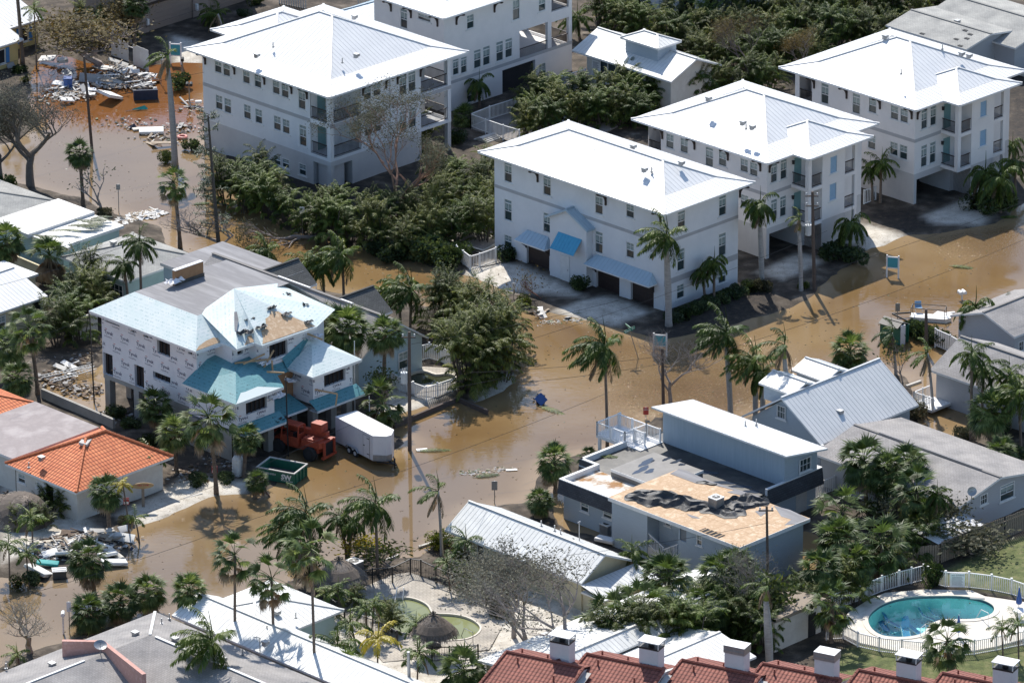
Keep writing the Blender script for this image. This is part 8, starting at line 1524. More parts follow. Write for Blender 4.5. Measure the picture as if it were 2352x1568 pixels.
def dumpster(label,corner,an,L,W_,Hh,letters=True,lid=False):
 root=thing('dumpster',label,'dumpster',corner,an);b=MB();t=.08
 b.box((-L,0,.12),(0,t,Hh));b.box((-L,W_-t,.12),(0,W_,Hh));b.box((-L,t,.12),(-L+t,W_-t,Hh));b.box((-t,t,.12),(0,W_-t,Hh));b.box((-L+t,t,.12),(-t,W_-t,.25));b.build('bin_body',m_grn,root)
 b=MB();b.box((-L-.04,-.05,Hh),(.04,.07,Hh+.08));b.box((-L-.04,W_-.07,Hh),(.04,W_+.05,Hh+.08));b.box((-L-.04,.07,Hh),(-L+.08,W_-.07,Hh+.08));b.box((-.08,.07,Hh),(.04,W_-.07,Hh+.08));b.build('rim',m_concl if letters else m_grn,root)
 for k in range(4):b=MB();y=.25+(W_-.5)*k/3;b.box((.001,y-.06,.15),(.1,y+.06,Hh-.02));b.build('rib',m_grn,root)
 b=MB();b.box((-L+.1,t+.002,.255),(-.1,W_-.1,.3));b.build('rubbish',m_rub,root)
 if letters:
  b=MB();write(b,'238-939-5050',(-L+.35,-.012,.62),(1,0,0),(0,0,1),.17,bold=.02);b.build('phone_number',m_inkw,root);b=MB();write(b,'SW',(-1.15,-.012,.42),(1,0,0),(0,0,1),.42,bold=.05);[b.quad((-1.15+k*.13,-.012,.3),(-1.06+k*.13,-.012,.3),(-1.06+k*.13,-.012,.36),(-1.15+k*.13,-.012,.36))for k in range(8)];b.build('logo',m_inkw,root)
 if lid:b=MB();b.obox((-L/2,W_*.62,Hh+.3),(L/2,0,0),(0,W_*.38,-.18),(0,0,.02));b.obox((-L/2,W_*.1,Hh+.35),(L/2,0,0),(0,W_*.32,.2),(0,0,.02));b.build('lid',m_black,root)
 return root
m_rub=M('rubbish_dark',(.05,.045,.04),(.12,.10,.09),scale=5,rough=.9,c3=(.04,.08,.14))
c_=PZ(a8(820,1085),-.05);dumpster('open green dumpster with a white phone number and SW logo',(c_.x,c_.y,-.05),R(-26),3.3,2.2,1.0)
c_=PZ(a4(275,550),0);dumpster('smaller green dumpster with black lid by the hedge in the flood',(c_.x,c_.y,-.1),R(-40),2.0,1.3,1.5,False,True)
r_=thing('water_tank','white ribbed plastic tank standing among the shaded palms','tank',PZ(a8(110,960)));b=MB();b.lathe((0,0,0),[(.4,0),(.45,.1),(.45,1.5),(.3,1.72),(.02,1.75)],14);b.build('tank_body',m_plastic,r_);b=MB();[b.lathe((0,0,.2+k*.25),[(.45,0),(.48,.04),(.45,.08)],14)for k in range(5)];b.build('ribs',m_plastic,r_)
# poles, wires, signs
m_tfr=M('transformer_grey',(.50,.52,.53),scale=3,rough=.4)
def pole(label,base,top,r=.15,arms=0,tr=False,name='utility_pole',mat=None,cat='pole'):
 b0=PZ(base);t_=hit(top[0],top[1],b0,(0,1,0))-b0;root=thing(name,label,cat,b0);b=MB();b.tube([(0,0,-.5),t_],[r,r*.7],8);b.build('pole_shaft',mat or m_pole,root)
 for k in range(arms):q=t_*(1-.05-.1*k);b=MB();b.beam(q+Vector((-.6,.12,0)),q+Vector((.5,.12,0)),.09,.1);o=b.build('crossarm',m_pole,root);[tub([q+Vector((x,.12,.05)),q+Vector((x,.12,.28))],.06,'insulator',m_tfr,o)for x in(-.5,.4)]
 if tr:q=t_*.62;b=MB();b.tube([q+Vector((-.42,-.1,-.45)),q+Vector((-.42,-.1,.45))],.27,12);o=b.build('transformer',m_tfr,root);[tub([q+Vector((x,-.1,.45)),q+Vector((x,-.1,.75))],.045,'bushing',m_concl,o)for x in(-.52,-.34)]
 return root,t_+b0
pole('dark wooden utility pole standing in the middle of the flood',(941,1034),(940,762),.17,1,True);pole('utility pole with white transformer before the middle white house',(1871,668),(1866,440),.17,2,True)
pole('dark pole leaning in the flood behind the bare grey tree',(1524,930),(1521,800),.15);pole('lone dark post standing beside the hedge and smaller dumpster',(2129,812),(2127,710),.17);pole('wooden utility pole among the bare branches at the plywood roof',(1765,1390),(1761,1162),.13,1)
pole('dark utility pole in the debris at the top left',(212,345),(193,130),.15,0);pole('grey pole rising at the bottom edge below the pool terrace',(942,1640),(938,1496),.16,mat=m_metal)
for i,(b0,t0_)in enumerate(((t4(645,1200),t4(612,590)),(t4(915,1245),t4(892,675)),(t4(1262,1275),t4(1195,710)),(t4(1302,1285),t4(1298,1005)),(t5(222,1568),t5(203,1025)))):
 pole(['first slim black rod at the left corner of the wrapped house','second slim black rod along the wrapped wall','third leaning slim black rod along the wrapped wall','short slim rod with a bracket at the wrapped wall','slim black rod before the recess of the wrapped house'][i],b0,t0_,.07,name='scaffold_pole',mat=m_black)
for i,(b0,t0_)in enumerate((((624,725),(623,618)),((727,780),(726,652)),((815,960),(814,783)),((850,995),(848,910)))):pole(['pale slim rod farthest left behind the sheathed roof','pale slim rod behind the sheathed roof corner','pale slim rod at the right corner of the wrapped house','short pale rod behind the cargo trailer'][i],b0,t0_,.05,name='scaffold_pole',mat=m_tfr)
m_wire=M('wire_black',(.03,.03,.03),rough=.7)
WIRES=[((-60,1399),(588,1189),8.5,'lowest wire crossing the flood at the bottom left'),((588,1189),(1400,900),8.5,'wire crossing the middle flood from the left'),((-40,157),(480,14),8.5,'upper wire across the debris at the top left'),((-40,250),(800,95),7.5,'lower wire across the debris at the top left'),((1150,800),(1900,530),8.5,'wire crossing in front of the blue awning house'),((1660,805),(2400,530),8.5,'long wire over the flood towards the right edge'),((1080,855),(1520,818),7.5,'upper service wire to the leaning pole'),((1180,880),(1522,835),7,'lower service wire to the leaning pole'),((0,655),(300,560),7.5,'wire over the aqua house palms'),((0,800),(280,700),7.5,'second wire over the shaded yard'),((330,1180),(945,905),8.3,'wire past the front of the unfinished house'),((945,790),(1420,690),8.5,'upper wire from the middle flood pole'),((945,905),(1180,862),7.6,'lower wire from the middle flood pole'),((1765,660),(2360,460),8.8,'thin wire past the transformer pole'),((1300,1275),(1765,1200),7,'service wire to the low cottage mast')]
for a,c,z,lb in WIRES:
 p,q=P(*a,z),P(*c,z);L=(q-p).length;pts=[p.lerp(q,i/14)+Vector((0,0,-.012*L*4*(i/14)*(1-i/14)))for i in range(15)];b=MB();b.tube(pts,.015,4);tag(b.build('overhead_wire',m_wire),lb,'wire')
def post_sign(label,base,htop,w,hh,color,post=m_metal,text=None,tcol=None,tilt=None,name='street_sign',two=False,rz=0,th=.12):
 root=thing(name,label,'sign',PZ(base),rz)
 if two:
  for x in(-w/2-.05,w/2+.05):b=MB();b.box((x-.06,-.06,-.5),(x+.06,.06,htop+.12));b.build('post',m_pvc,root)
  b=MB();b.box((-w/2,-.04,htop-.1),(w/2,.04,htop));b.box((-w/2,-.04,htop-hh-.1),(w/2,.04,htop-hh));b.build('sign_frame',m_pvc,root)
 else:b=MB();b.tube([(0,0,-.5),(0,0,htop)],.035,6);b.build('post',post,root)
 b=MB();b.box((-w/2,-.055,htop-hh),(w/2,-.035,htop-.1 if two else htop));b.build('sign_panel',color,root)
 if text:
  b=MB();zz=htop-.05-th
  for t in text:write(b,t,(0,-.062,zz),(1,0,0),(0,0,1),th,bold=.03,center=True);zz-=th*1.6
  b.build('lettering',tcol or m_inkw,root)
 if tilt:root.rotation_euler=(tilt[0],tilt[1],rz)
 return root
m_tealp=M('sign_teal',(.05,.33,.40),(.04,.27,.33),scale=2,rough=.4);m_red=M('sign_red',(.50,.06,.05),rough=.5);m_green=M('sign_green',(.01,.24,.16),rough=.4)
post_sign('teal panel sign on white posts in the flood before the blue awning house',(1516,818),1.9,.95,.95,m_tealp,two=True,rz=R(-8));post_sign('teal panel sign on white posts in the sunlit flood at right',(2050,638),1.9,.9,.95,m_tealp,two=True,rz=R(-15));post_sign('teal panel sign on white posts at the top left driveway',(404,148),2.0,.9,1.1,m_tealp,two=True,rz=R(-10))
r_=post_sign('leaning green street name sign in the flood',(1466,823),2.9,1.0,.26,m_green,text=['Palmer Dr'],tilt=(0,R(-17)),rz=R(25),th=.15);b=MB();b.box((-.02,-.5,2.95),(.02,.5,3.18));b.build('cross_blade',m_green,r_)
post_sign('small white road sign standing in the hedge at the flood edge',(695,548),2.9,.42,.55,m_trim,text=['STOP']if False else None);post_sign('narrow white sign by the garden strip of the driveway',(1180,690),1.6,.3,.6,m_trim);post_sign('dark backed sign standing in the flooded corner at left',(273,488),2.6,.35,.5,m_metal);post_sign('white sign at the bottom left flood edge beside the mailbox',(160,1455),2.6,.32,.8,m_trim);post_sign('grey backed sign standing near the corner of the low cottage',(1136,1156),1.9,.45,.75,m_metal);post_sign('grey backed sign in the flood by the smaller dumpster',a4(258,355),1.7,.38,.7,m_metal);post_sign('white sign leaning in the debris at top left',a7(1690,890),2.9,.35,.5,m_trim,tilt=(0,R(3)))
post_sign('red notice beside the deck rail of the blue grey house',t6(915,1310),1.0,.42,.65,m_red,text=['NO','PARKING'],th=.08);post_sign('red notice on the white fence block by the smaller dumpster',a4(283,500),1.3,.45,.7,m_red,text=['NO','PARKING'],th=.08)
for i,(q,lb)in enumerate(((t8(1472,262),'red notice on the shaded fan palm before the unfinished house'),(t8(870,480),'red notice on the palm trunk by the white debris'))):
 root=thing('notice_sign',lb,'sign',PZ(q)+Vector((0,-.35,0)));z=1.75;b=MB();b.box((-.22,-.02,z),(.22,0,z+.58));b.build('sign_panel',m_red,root);b=MB();write(b,'NOTICE',(0,-.025,z+.44),(1,0,0),(0,0,1),.08,center=True);b.box((-.18,-.03,z+.06),(.18,-.022,z+.25));b.build('lettering',m_inkw,root);b=MB();b.box((-.03,0,z+.1),(.03,.2,z+.2));b.build('bracket',m_metal,root)
root=thing('surfboard_sign','surfboard shaped sign on a timber post by the orange tiled house','sign',PZ(t8(980,375)),R(8));b=MB();b.box((-.11,-.08,-.2),(.11,.08,1.9));b.build('post',m_wood,root);b=MB();b.v=[];pts=[(.85*math.cos(t)*abs(math.cos(t))**.2,.26*math.sin(t))for t in[6.2832*i/24 for i in range(24)]];k=len(b.v);b.v+=[(x,-.14,1.95+z)for x,z in pts]+[(x,-.09,1.95+z)for x,z in pts];b.face(range(24));b.face(list(range(24,48))[::-1]);[b.face((i,(i+1)%24,24+(i+1)%24,24+i))for i in range(24)];b.build('board',M('board_tan',(.50,.33,.16),(.40,.26,.12),scale=2,rough=.6),root);b=MB();write(b,'TIKI TOM',(0,-.15,1.93),(1,0,0),(0,0,1),.15,bold=.02,center=True);b.build('lettering',m_red,root)
def mailbox(label,base,col,n=1,htop=1.1,rz=0):
 root=thing('mailbox',label,'mailbox',PZ(base),rz);b=MB();b.box((-.06,-.06,-.5),(.06,.06,htop));b.build('post',m_wood if col is m_black else m_pvc,root)
 for i in range(n):y=(i-(n-1)/2)*.34;b=MB();b.tube([(y,-.32,htop+.14),(y,.28,htop+.14)],.15,10);b.box((y-.14,-.31,htop),(y+.14,.27,htop+.14));b.build('mail_compartment',col,root)
mailbox('twin black mailboxes on wooden posts beside the debris patch',a7(1990,1075),m_black,2,1.6);mailbox('white twin mailbox standing deep in the flood at right',a4(800,165),m_pvc,2,.55,R(20));mailbox('white mailbox on a bracketed post at bottom left',(146,1455),m_pvc,1,1.5);mailbox('white bins floating behind the smaller dumpster',a4(150,385),m_pvc,2,.3,R(70));mailbox('dark mailbox beneath the wind-stripped palm at top left',a7(1920,790),m_black,1,1.4)
# debris
m_matt=M('mattress_white',(.74,.73,.70),(.66,.65,.62),scale=2,rough=.85,bump=.3,bscale=6);m_navy=M('sofa_navy',(.012,.02,.045),(.02,.03,.06),scale=4,rough=.8);m_brd=[M('board_white',(.62,.60,.56),(.50,.48,.44),scale=2,rough=.8),M('board_tan',(.40,.33,.25),(.30,.24,.18),scale=3,rough=.9),M('board_brown',(.16,.11,.08),(.10,.07,.05),scale=3,rough=.9),M('sheet_pale',(.70,.69,.67),(.58,.57,.55),scale=1,rough=.7),M('board_grey',(.36,.35,.34),(.28,.27,.26),scale=2,rough=.8)]
m_bluep=M('plastic_blue',(.03,.10,.32),(.025,.08,.26),scale=3,rough=.4);m_tealc=M('cloth_teal',(.03,.36,.34),(.02,.28,.27),scale=3,rough=.7);m_pinkr=M('ring_coral',(.62,.24,.20),scale=4,rough=.5);m_cream2=M('cushion_cream',(.62,.58,.50),scale=3,rough=.9)
drs=random.Random(99)
def slab(name,label,cat,loc,w,l,t,rz,tilt,mat,group=None,piping=None,z=None):
 root=thing(name,label,cat,loc,rz,group);root.rotation_euler=(tilt[0],tilt[1],rz);bm_=bmesh_box(w,l,t,min(t*.4,.09));me=bpy.data.meshes.new(name+'_body');bm_.to_mesh(me);bm_.free();me.materials.append(mat);me.polygons.foreach_set('use_smooth',[True]*len(me.polygons));o=bpy.data.objects.new('cushion_body',me);link(o,root)
 if piping:b=MB();c=[(-w/2,-l/2),(w/2,-l/2),(w/2,l/2),(-w/2,l/2)];[b.tube([(*c[i],t*.9),(*c[(i+1)%4],t*.9)],.02,4)for i in range(4)];b.build('piping',piping,root)
 return root
import bmesh
def bmesh_box(w,l,t,r):
 bm_=bmesh.new();bmesh.ops.create_cube(bm_,size=1);bmesh.ops.scale(bm_,vec=(w,l,t),verts=bm_.verts);bmesh.ops.translate(bm_,vec=(0,0,t/2),verts=bm_.verts);bmesh.ops.bevel(bm_,geom=list(bm_.edges),offset=r,segments=3,profile=.6,affect='EDGES');return bm_
r_=slab('mattress','large tufted white mattress leaning on the top left debris pile','mattress',PZ(a7(1150,1010),.45),1.6,2.1,.28,R(-38),(R(-22),R(8)),m_matt,None,m_navy);b=MB();[b.cyl((x*.22,y*.24),.028,.27,.286,6)for x in range(-3,4)for y in range(-4,5)if(x+y)%2==0];b.build('tufts',m_flatg,r_)
slab('mattress','white mattress lying flat in the flood below the sofa','mattress',PZ(a7(1590,1390),.02),2.2,1.35,.3,R(3),(0,0),m_matt);slab('cushion','small cream cushion left of the flat white mattress','cushion',PZ(a7(1435,1365),.02),.75,.6,.16,R(20),(0,0),m_cream2)
slab('mattress','curved white mattress slumped on the bottom left bank','mattress',PZ(a1(320,660),.25),2.0,1.35,.3,R(-35),(R(-20),R(12)),m_matt);slab('mattress','white mattress at the right end of the bottom left debris','mattress',PZ(a1(960,590),.1),1.9,1.3,.28,R(12),(R(-8),R(6)),m_matt);slab('mattress','white mattress standing behind the grey bin','mattress',PZ(a1(530,520),.4),1.2,1.3,.25,R(5),(R(-30),0),m_matt);slab('mattress','half hidden white mattress beside the rolled carpet','mattress',PZ(a1(905,520),.3),1.3,1.1,.25,R(25),(R(-15),0),m_matt)
r_=thing('carpet_roll','thick beige rolled carpet at the water edge','carpet',PZ(a1(975,500),.35),R(-55));b=MB();b.tube([(-.9,0,0),(.9,0,-.2)],.24,12);b.build('carpet',m_cream2,r_)
r_=thing('wheeled_bin','grey wheeled bin tipped over in the bottom left flood','bin',PZ(a1(500,700),.05),R(8));b=MB();b.box((-.5,-.35,0),(.5,.35,.55));b.build('bin_body',M('bin_grey',(.07,.075,.075),rough=.5),r_);b=MB();b.box((-.55,-.4,.56),(.55,.4,.63));[b.box((-.5,y-.03,.631),(.5,y+.03,.67))for y in(-.2,.15)];b.build('lid',m_brd[3],r_)
r_=thing('sofa','dark navy sofa at the right end of the top left debris','sofa',PZ(a7(1530,1035),0),R(6));b=MB();b.box((-1.1,-.45,.0),(1.1,.45,.45));b.build('seat',m_navy,r_);b=MB();b.box((-1.1,-.5,.46),(1.1,-.25,.95));b.build('backrest',m_navy,r_);[(lambda q:q.build('armrest',m_navy,r_))((lambda b,x:(b.box((x-.12,-.45,.46),(x+.12,.45,.72)),b)[1])(MB(),x))for x in(-.98,.98)]
def bin_(label,loc,mat,rot=(0,0,0)):
 r_=thing('wheeled_bin',label,'bin',loc);r_.rotation_euler=rot;b=MB();b.lathe((0,0,0),[(.02,0),(.36,.01),(.44,.95),(.47,1.0)],4);b.build('bin_body',mat,r_);b=MB();b.box((-.37,-.4,1.0),(.37,.4,1.07));b.build('lid',mat,r_);wheel(r_,(-.25,.33,.1),.11,.06,(1,0,0));wheel(r_,(.25,.33,.1),.11,.06,(1,0,0))
bin_('blue bin standing in the middle of the top left debris',PZ(a7(715,930)),m_bluep);bin_('dark blue bin floating tipped in the middle of the flood',PZ((1237,918),.0),m_bluep,(R(60),R(-35),R(30)));bin_('dark wet bin half sunk above the flat mattress',PZ(a7(1320,1385),-.5),m_navy,(R(30),R(60),0))
r_=thing('patio_umbrella','collapsed teal umbrella afloat in the orange water','umbrella',PZ(a7(1420,1155),.08),R(22));b=MB();b.tube([(-.9,0,0),(.6,0,.05)],.025,5);b.build('pole',m_metal,r_);b=MB();[b.quad((-.3,0,.05),(1.05,-.35+k*.14,.02),(1.1,-.3+k*.14,.12+.05*(k%2)),(-.2,.02,.12))for k in range(6)];b.build('canopy',m_tealc,r_)
r_=thing('inflatable_ring','coral pink inflatable ring on the mud by the shaggy pine','pool toy',PZ(a7(1915,1450),.05));b=MB();pts=[(.36*math.cos(t),.36*math.sin(t),.12)for t in[6.2832*i/20 for i in range(21)]];b.tube(pts,.12,8,cap=False);b.build('ring',m_pinkr,r_)
def closedumb(label,loc,hh=2.3):
 r_=thing('patio_umbrella',label,'umbrella',loc);b=MB();b.tube([(0,0,0),(0,0,hh)],.03,6);b.build('pole',m_trim,r_);b=MB();b.lathe((0,0,hh-1.35),[(.2,0),(.24,.12),(.12,.8),(.03,1.3)],9);b.build('canopy',m_bluep if 'blue'in label else m_tealc,r_)
closedumb('closed blue umbrella at the table right of the pool',PZ(a3(1305,440),.3));closedumb('closed blue umbrella near the pool steps',PZ(a3(865,590),.3),1.7);closedumb('closed teal umbrella by the low cottage wall',PZ(t9(1585,800),.1),2.4)
r_=thing('round_table','round white pedestal table under the closed blue umbrella','table',PZ(a3(1305,470),.3));b=MB();b.cyl((0,0),.5,.7,.76,14);b.build('table_top',m_trim,r_);b=MB();b.cyl((0,0),.22,0,.7,10,r1=.12);b.build('leg',m_trim,r_)
r_=thing('bicycle','dark bicycle fallen beside the round table top in the debris','bicycle',PZ(a7(600,790),.3),R(15));b=MB()
for x in(-.5,.5):
 q=MB();q.tube([(x+.33*math.cos(t),0,.33+.33*math.sin(t))for t in[6.2832*i/18 for i in range(19)]],.02,4,cap=False);q.build('wheel',m_tyre,r_)
b.tube([(-.5,0,.33),(-.15,0,.75),(.35,0,.75),(.5,0,.33)],.02,5);b.tube([(-.15,0,.75),(0,0,.35),(.35,0,.75)],.02,5);b.build('frame',m_black,r_);b=MB();b.box((-.25,-.06,.85),(0,.06,.9));b.build('saddle',m_black,r_)
r_=thing('table_top','round glass table top lying on the debris behind the bicycle','table',PZ(a7(715,760),.7));b=MB();b.cyl((0,0),.62,0,.03,20);b.build('glass_disc',m_metal,r_);r_.rotation_euler=(R(8),R(5),0)
r_=thing('wrecked_boat','wrecked small white boat with a black canopy frame in the flood','boat',PZ(a4(520,335),0),R(-12));b=MB();b.prism([(-1.5,-.5),(1.5,-.5),(1.9,0),(1.5,.5),(-1.5,.5)],-.1,.35);b.build('hull',m_plastic,r_);b=MB()
for x in(-1.4,1.4):
 for y in(-.5,.5):b.beam((x,y,.3),(x,y,1.15),.05,.05)
for y in(-.5,.5):b.beam((-1.4,y,1.15),(1.4,y,1.15),.05,.05)
for x in(-1.4,1.4):b.beam((x,-.5,1.15),(x,.5,1.15),.05,.05)
b.build('canopy_frame',m_black,r_);b=MB();b.beam((-3.0,-.2,.4),(-1.2,-1.2,.1),.1,.12);b.beam((-3.0,-.2,.4),(-1.6,.5,.35),.1,.12);b.build('tow_frame',m_black,r_)
r_=thing('folding_chair','blue and white folding chair perched on the wrecked boat','chair',PZ(a4(437,250),.55),R(10));b=MB();b.box((-.28,-.2,.2),(.28,.25,.23));b.build('seat',m_shut,r_);b=MB();b.obox((0,.28,.45),(.28,0,0),(0,.05,.22),(0,.01,0));b.build('backrest',m_shut,r_);b=MB();[b.beam((x,-.2,-.1),(x,.25,.3),.03,.03)for x in(-.29,.29)];b.build('frame',m_plastic,r_)
slab('door_panel','white panel floating beside the wrecked boat','panel',PZ(a4(650,290),.02),1.6,.8,.05,R(-30),(0,0),m_brd[3]);slab('door_panel','small white fragment floating right of the panel','panel',PZ(a4(708,275),.02),.7,.3,.05,R(15),(0,0),m_brd[3])
slab('door_panel','pale green board floating near the frond in the flood','panel',PZ((1175,1079),.02),.9,.35,.04,R(5),(0,0),m_brd[3]);slab('door_panel','pale square plate in the flood right of the trailer','panel',PZ(t5(1135,1525),.02),.9,.6,.03,R(10),(0,0),m_brd[3])
BIG=[(a7(1180,840),2.2,.55,.06,-30,(12,8),0,'long white door panel across the top left debris'),(a7(960,830),2.2,.9,.3,-4,(60,5),4,'grey chest frame on its side behind the mattress'),(a7(1350,770),1.1,1.0,.3,15,(30,-12),3,'white cabinet leaning in the top left debris'),(a7(1440,780),.55,.9,.08,20,(60,0),3,'white window sash leaning near the vinyl wall'),(a7(1270,705),1.1,.6,.05,15,(25,0),0,'white window frame on top of the debris'),(a7(1140,720),1.5,.8,.05,-15,(10,5),3,'pale sheet beneath the vinyl wall'),(a7(500,620),1.6,1.0,.12,-20,(12,-8),3,'pale sheet heap left of the rust tree'),(a7(655,650),1.0,.7,.35,15,(5,0),3,'white topped box beneath the rust tree'),(a7(960,945),.9,.6,.1,10,(10,6),3,'white board left of the leaning mattress'),(a7(2085,1085),.6,.4,.25,8,(0,0),3,'white foam box by the twin mailboxes'),(a7(620,880),1.2,.8,.1,-12,(8,6),3,'white sheet beside the blue bin'),(a7(700,1050),1.3,.8,.12,25,(10,12),3,'crumpled white sheet below the blue bin'),(a7(1700,1500),1.9,.5,.05,10,(3,4),1,'pale plank pallet beneath the flat mattress'),(a7(110,690),.8,.6,.1,30,(40,0),4,'grey box by the yellow cottage corner'),(a1(1010,365),2.2,.9,.06,-8,(22,6),3,'large pale panel sloping at the bank debris'),(a1(620,340),2.0,.8,.1,-5,(10,4),2,'dark slatted frame on the bank debris'),(a1(820,340),1.2,.9,.2,20,(25,10),0,'broken white cabinet piece on the bank debris'),(a1(1040,300),.9,.6,.1,30,(35,0),3,'white fragment by the red notice palm'),(a1(400,590),1.7,.6,.2,-6,(10,4),-1,'teal green bench lid on the bank debris'),(a1(420,500),1.2,.8,.06,15,(15,-10),3,'white cupboard door on the bank debris'),(a1(560,420),.3,1.5,.05,10,(20,0),0,'white plank standing in the bank debris'),(a1(460,380),2.4,.15,.1,12,(5,0),2,'long brown beam reaching left from the bank debris'),(a1(690,380),1.2,.7,.05,-10,(12,8),1,'tan plywood scrap in the bank debris'),(t10(640,600),1.6,.8,.3,-30,(0,0),3,'white crates behind the low cottage'),(t11(1380,380),.6,1.2,.05,60,(65,0),3,'white window panel leaning on the low grey house'),(t11(1690,340),1.8,.8,.15,-40,(10,25),3,'white tabletop upturned at the low grey house')]
for q,w,l,t,a,ti,mi,lb in BIG:slab('debris_panel',lb,'debris',PZ(q,.35 if 'floating'not in lb else .02),w,l,t,R(a),(R(ti[0]),R(ti[1])),m_tealc if mi<0 else m_brd[mi])
PL=[]
def planks(n,pts,sx,sy,lab_,grp,zmax=.9):
 for i in range(n):
  q=pts[drs.randrange(len(pts))];p=PZ((q[0]+drs.gauss(0,sx),q[1]+drs.gauss(0,sy)),0);mi=drs.randrange(5);L=drs.uniform(.5,2.0);w=drs.choice([.1,.14,.2,.45]);b=MB();b.box((-L/2,-w/2,0),(L/2,w/2,.05));o=b.build('loose_board',m_brd[mi]);o.location=(p.x,p.y,drs.uniform(.05,zmax));o.rotation_euler=(drs.uniform(-.35,.35),drs.uniform(-.35,.35),drs.uniform(0,3.14));tag(o,lab_,'board',grp)
planks(105,[a7(1250,760),a7(1300,860),a7(1420,880),a7(1180,820),a7(1560,860),a7(1100,870),a7(1380,920),a7(1480,930)],15,6,'one of the splintered boards heaped in the top left debris pile','boards in the top left debris pile')
planks(40,[a7(640,960),a7(760,930),a7(850,980),a7(900,1000)],14,6,'one of the loose boards scattered round the blue bin','boards round the blue bin',.4)
planks(60,[a1(600,430),a1(760,400),a1(880,420),a1(450,470),a1(700,460)],22,8,'one of the boards tangled in the bottom left bank debris','boards in the bottom left debris',.8)
planks(16,[a7(1640,1480),a7(2030,1120),a7(1900,1330)],20,6,'one of the boards washed up by the wind-stripped palm','boards by the wind-stripped palm',.15);planks(12,[t4(500,980),t4(450,1010)],16,6,'one of the pale boards beside the aluminium ladder','boards by the ladder',.3);planks(10,[t6(180,600),t6(250,610)],20,3,'one of the wet boards on the garden strip edge','boards on the garden strip',.1)
for i,(a,c,lb)in enumerate(((t4(280,1025),t4(640,945),'aluminium ladder lying in the yard of the unfinished house'),(t4(350,1055),t4(650,965),'second aluminium ladder beside the first in the muddy yard'))):
 p,q=PZ(a,.25),PZ(c,.45);d=(q-p);s=Vector((-d.y,d.x,0)).normalized()*.22;r_=thing('ladder',lb,'ladder',p);b=MB();b.beam(s,d+s,.05,.08);b.beam(-s,d-s,.05,.08);b.build('rail',m_tfr,r_);b=MB();[b.beam(d*(k/14)+s,d*(k/14)-s,.03,.03)for k in range(1,14)];b.build('rungs',m_tfr,r_)
for x0,y0,x1,y1,lb in((885,770,945,752,'white kerb log left of the garden fence end'),(650,0,0,0,'')):
 pass
for a,c,lb in((t9(1115,638),t9(1235,600),'white parking stop left of the low cottage'),(t9(865,735),t9(975,695),'white parking stop at the flood edge by the black fence'),(t9(1270,580),t9(1350,545),'white parking stop at the corner of the low cottage'),(t7(945,1090),t7(1045,1055),'white pipe floating by the silver gable house'),(t8(1110,370),t8(1225,330),'grey green pipe lying on the sand spit'),(t8(1255,310),t8(1380,275),'white log lying on the sand spit')):
 p,q=PZ(a,.08),PZ(c,.08);b=MB();b.beam(p,q,.2,.16);tag(b.build('parking_stop',m_concl),lb,'kerb stop')
def scatter(name,n,pts,sx,sy,mats,s0,s1,z=.02,flat=.5):
 b=MB()
 for i in range(n):
  q=pts[drs.randrange(len(pts))];p=PZ((q[0]+drs.gauss(0,sx),q[1]+drs.gauss(0,sy)),z);s=drs.uniform(s0,s1);a=drs.uniform(0,6.28);u=Vector((math.cos(a),math.sin(a),drs.uniform(-.3,.3)))*s;v=Vector((-math.sin(a),math.cos(a),drs.uniform(-.3,.3)))*s*drs.uniform(.4,.9);c=p+Vector((0,0,drs.uniform(0,.2)*flat));b.obox(c,u,v,Vector((0,0,s*.18)),drs.randrange(len(mats)))
 return tag(b.build(name,mats),kind='stuff')
scatter('rubble',420,[u4(1330,530),u4(1450,480),u4(1560,470),u4(1620,450),u4(1250,560)],9,3.5,[m_brd[0],m_brd[3],m_brd[1]],.08,.3);scatter('small_litter',700,[a7(1250,850),a7(1150,900),a7(1450,900),a7(700,950),a7(850,990),a7(650,1020),a7(1350,800)],20,6,m_brd,.05,.22,.1);scatter('small_litter',500,[a1(600,430),a1(800,430),a1(450,520),a1(900,400),a1(300,480)],28,9,m_brd+[m_navy],.04,.2,.12)
scatter('small_litter',260,[a7(1700,1450),a7(2030,1150),a7(1900,1350),a7(1350,1290)],28,6,[m_brd[1],m_brd[4],m_bardk,m_shrub],.04,.15,.04);scatter('floating_litter',700,[(150,330),(250,300),(330,430),(420,470),(560,520),(700,580),(850,620),(1000,640),(1230,760),(1300,800),(1400,870),(1100,1085),(1150,1080),(1300,740),(1380,760),(1900,720),(2100,680),(2200,620)],34,9,[m_bardk,m_brd[1],m_shrub,m_deadleaf],.01,.05,.0,0)
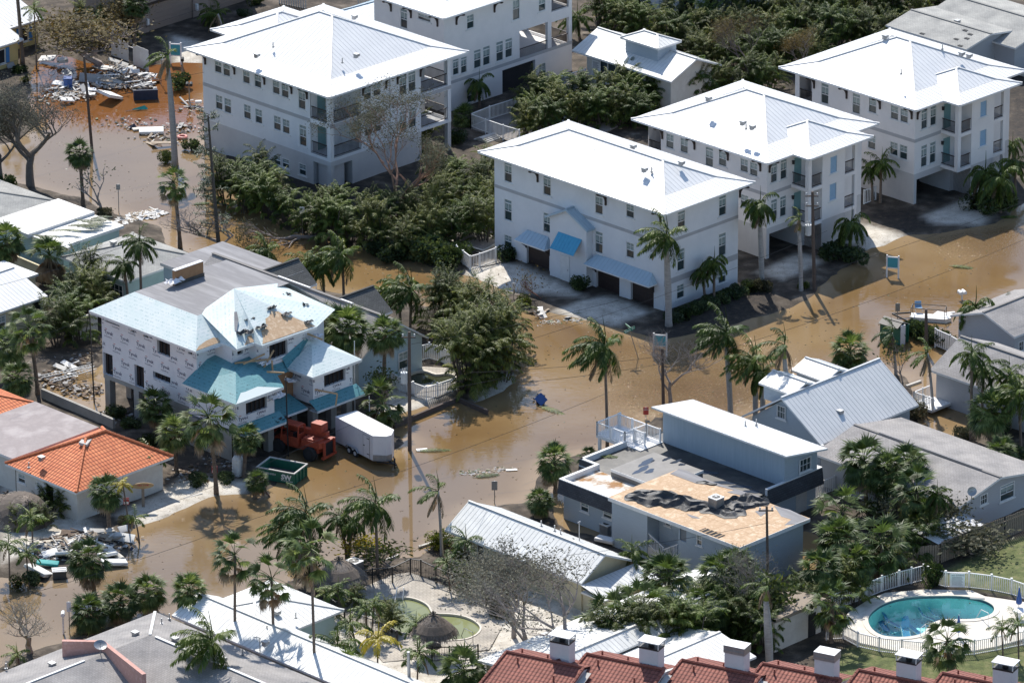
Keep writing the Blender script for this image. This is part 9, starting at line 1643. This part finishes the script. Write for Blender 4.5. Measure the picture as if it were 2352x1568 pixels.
scatter('leaf_litter',5200,[(x,y)for x in range(100,2300,110)for y in range(60,1500,90)],60,50,[m_bardk,m_brd[2],m_deadleaf,m_shrub],.02,.08,.0,0);scatter('scum_foam',260,[(1090,1085),(1150,1078),(1320,735),(1260,740)],16,3,[m_shrub,m_brd[1],m_brd[4]],.04,.14,.0,0);scatter('yard_debris',900,[t4(450,1080),t4(600,1120),t4(350,1040),t4(560,900),t4(800,1300),t8(1500,60),t8(1300,150)],20,8,[m_bardk,m_brd[2],m_brd[4],m_deadleaf],.04,.2,.1)
def fallen(label,x,y,rz,L=2.6,mat=None,z=.06,seed=1,tilt=(0,0)):
 r_=thing('fallen_frond',label,'palm frond',PZ((x,y),z),rz);rs_=random.Random(seed);b=MB();frond(b,(0,0,0),(1,0,.08),L,rs_,.12,Vector((0,0,0)),26,.55,0,.15);b.build('leaflets',mat or m_feath,r_);return r_
for i,(x,y,a,L,lb)in enumerate(((1238,932,-40,2.6,'palm frond trailing from the blue bin in the flood'),(955,1035,5,2.8,'palm frond floating right of the cargo trailer'),(1085,1095,15,2.2,'palm frond floating in the flood above the low cottage'),(1360,1045,-10,2.0,'palm frond on the flat roof behind the parapet'),(1300,720,10,1.8,'palm frond on the flooded driveway edge'),(2180,610,-15,2.0,'palm frond by the drooping bushes at right'),(1210,1165,20,2.4,'palm frond at the blue grey house foundation'),(2290,500,10,1.8,'palm frond at the farthest driveway'),(440,470,20,1.6,'palm frond under the shaggy pine'))):fallen(lb,x,y,R(a),L,None,3.05 if 'flat roof'in lb else .06,i)
for i in range(20):t=drs.random();q=u4(260+680*t+drs.uniform(-20,60),700-215*t+drs.uniform(-15,60));p=P(*q,3.2);r_=thing('fallen_frond','one of the dead palm fronds lying on the white flat roofs','palm frond',p,drs.uniform(-.9,.3),'dead fronds on the white flat roofs');b=MB();frond(b,(0,0,.05),(1,0,.15),1.8,random.Random(i),.15,Vector((0,0,0)),22,.45,0,.1,.05);b.build('leaflets',m_shrub,r_)
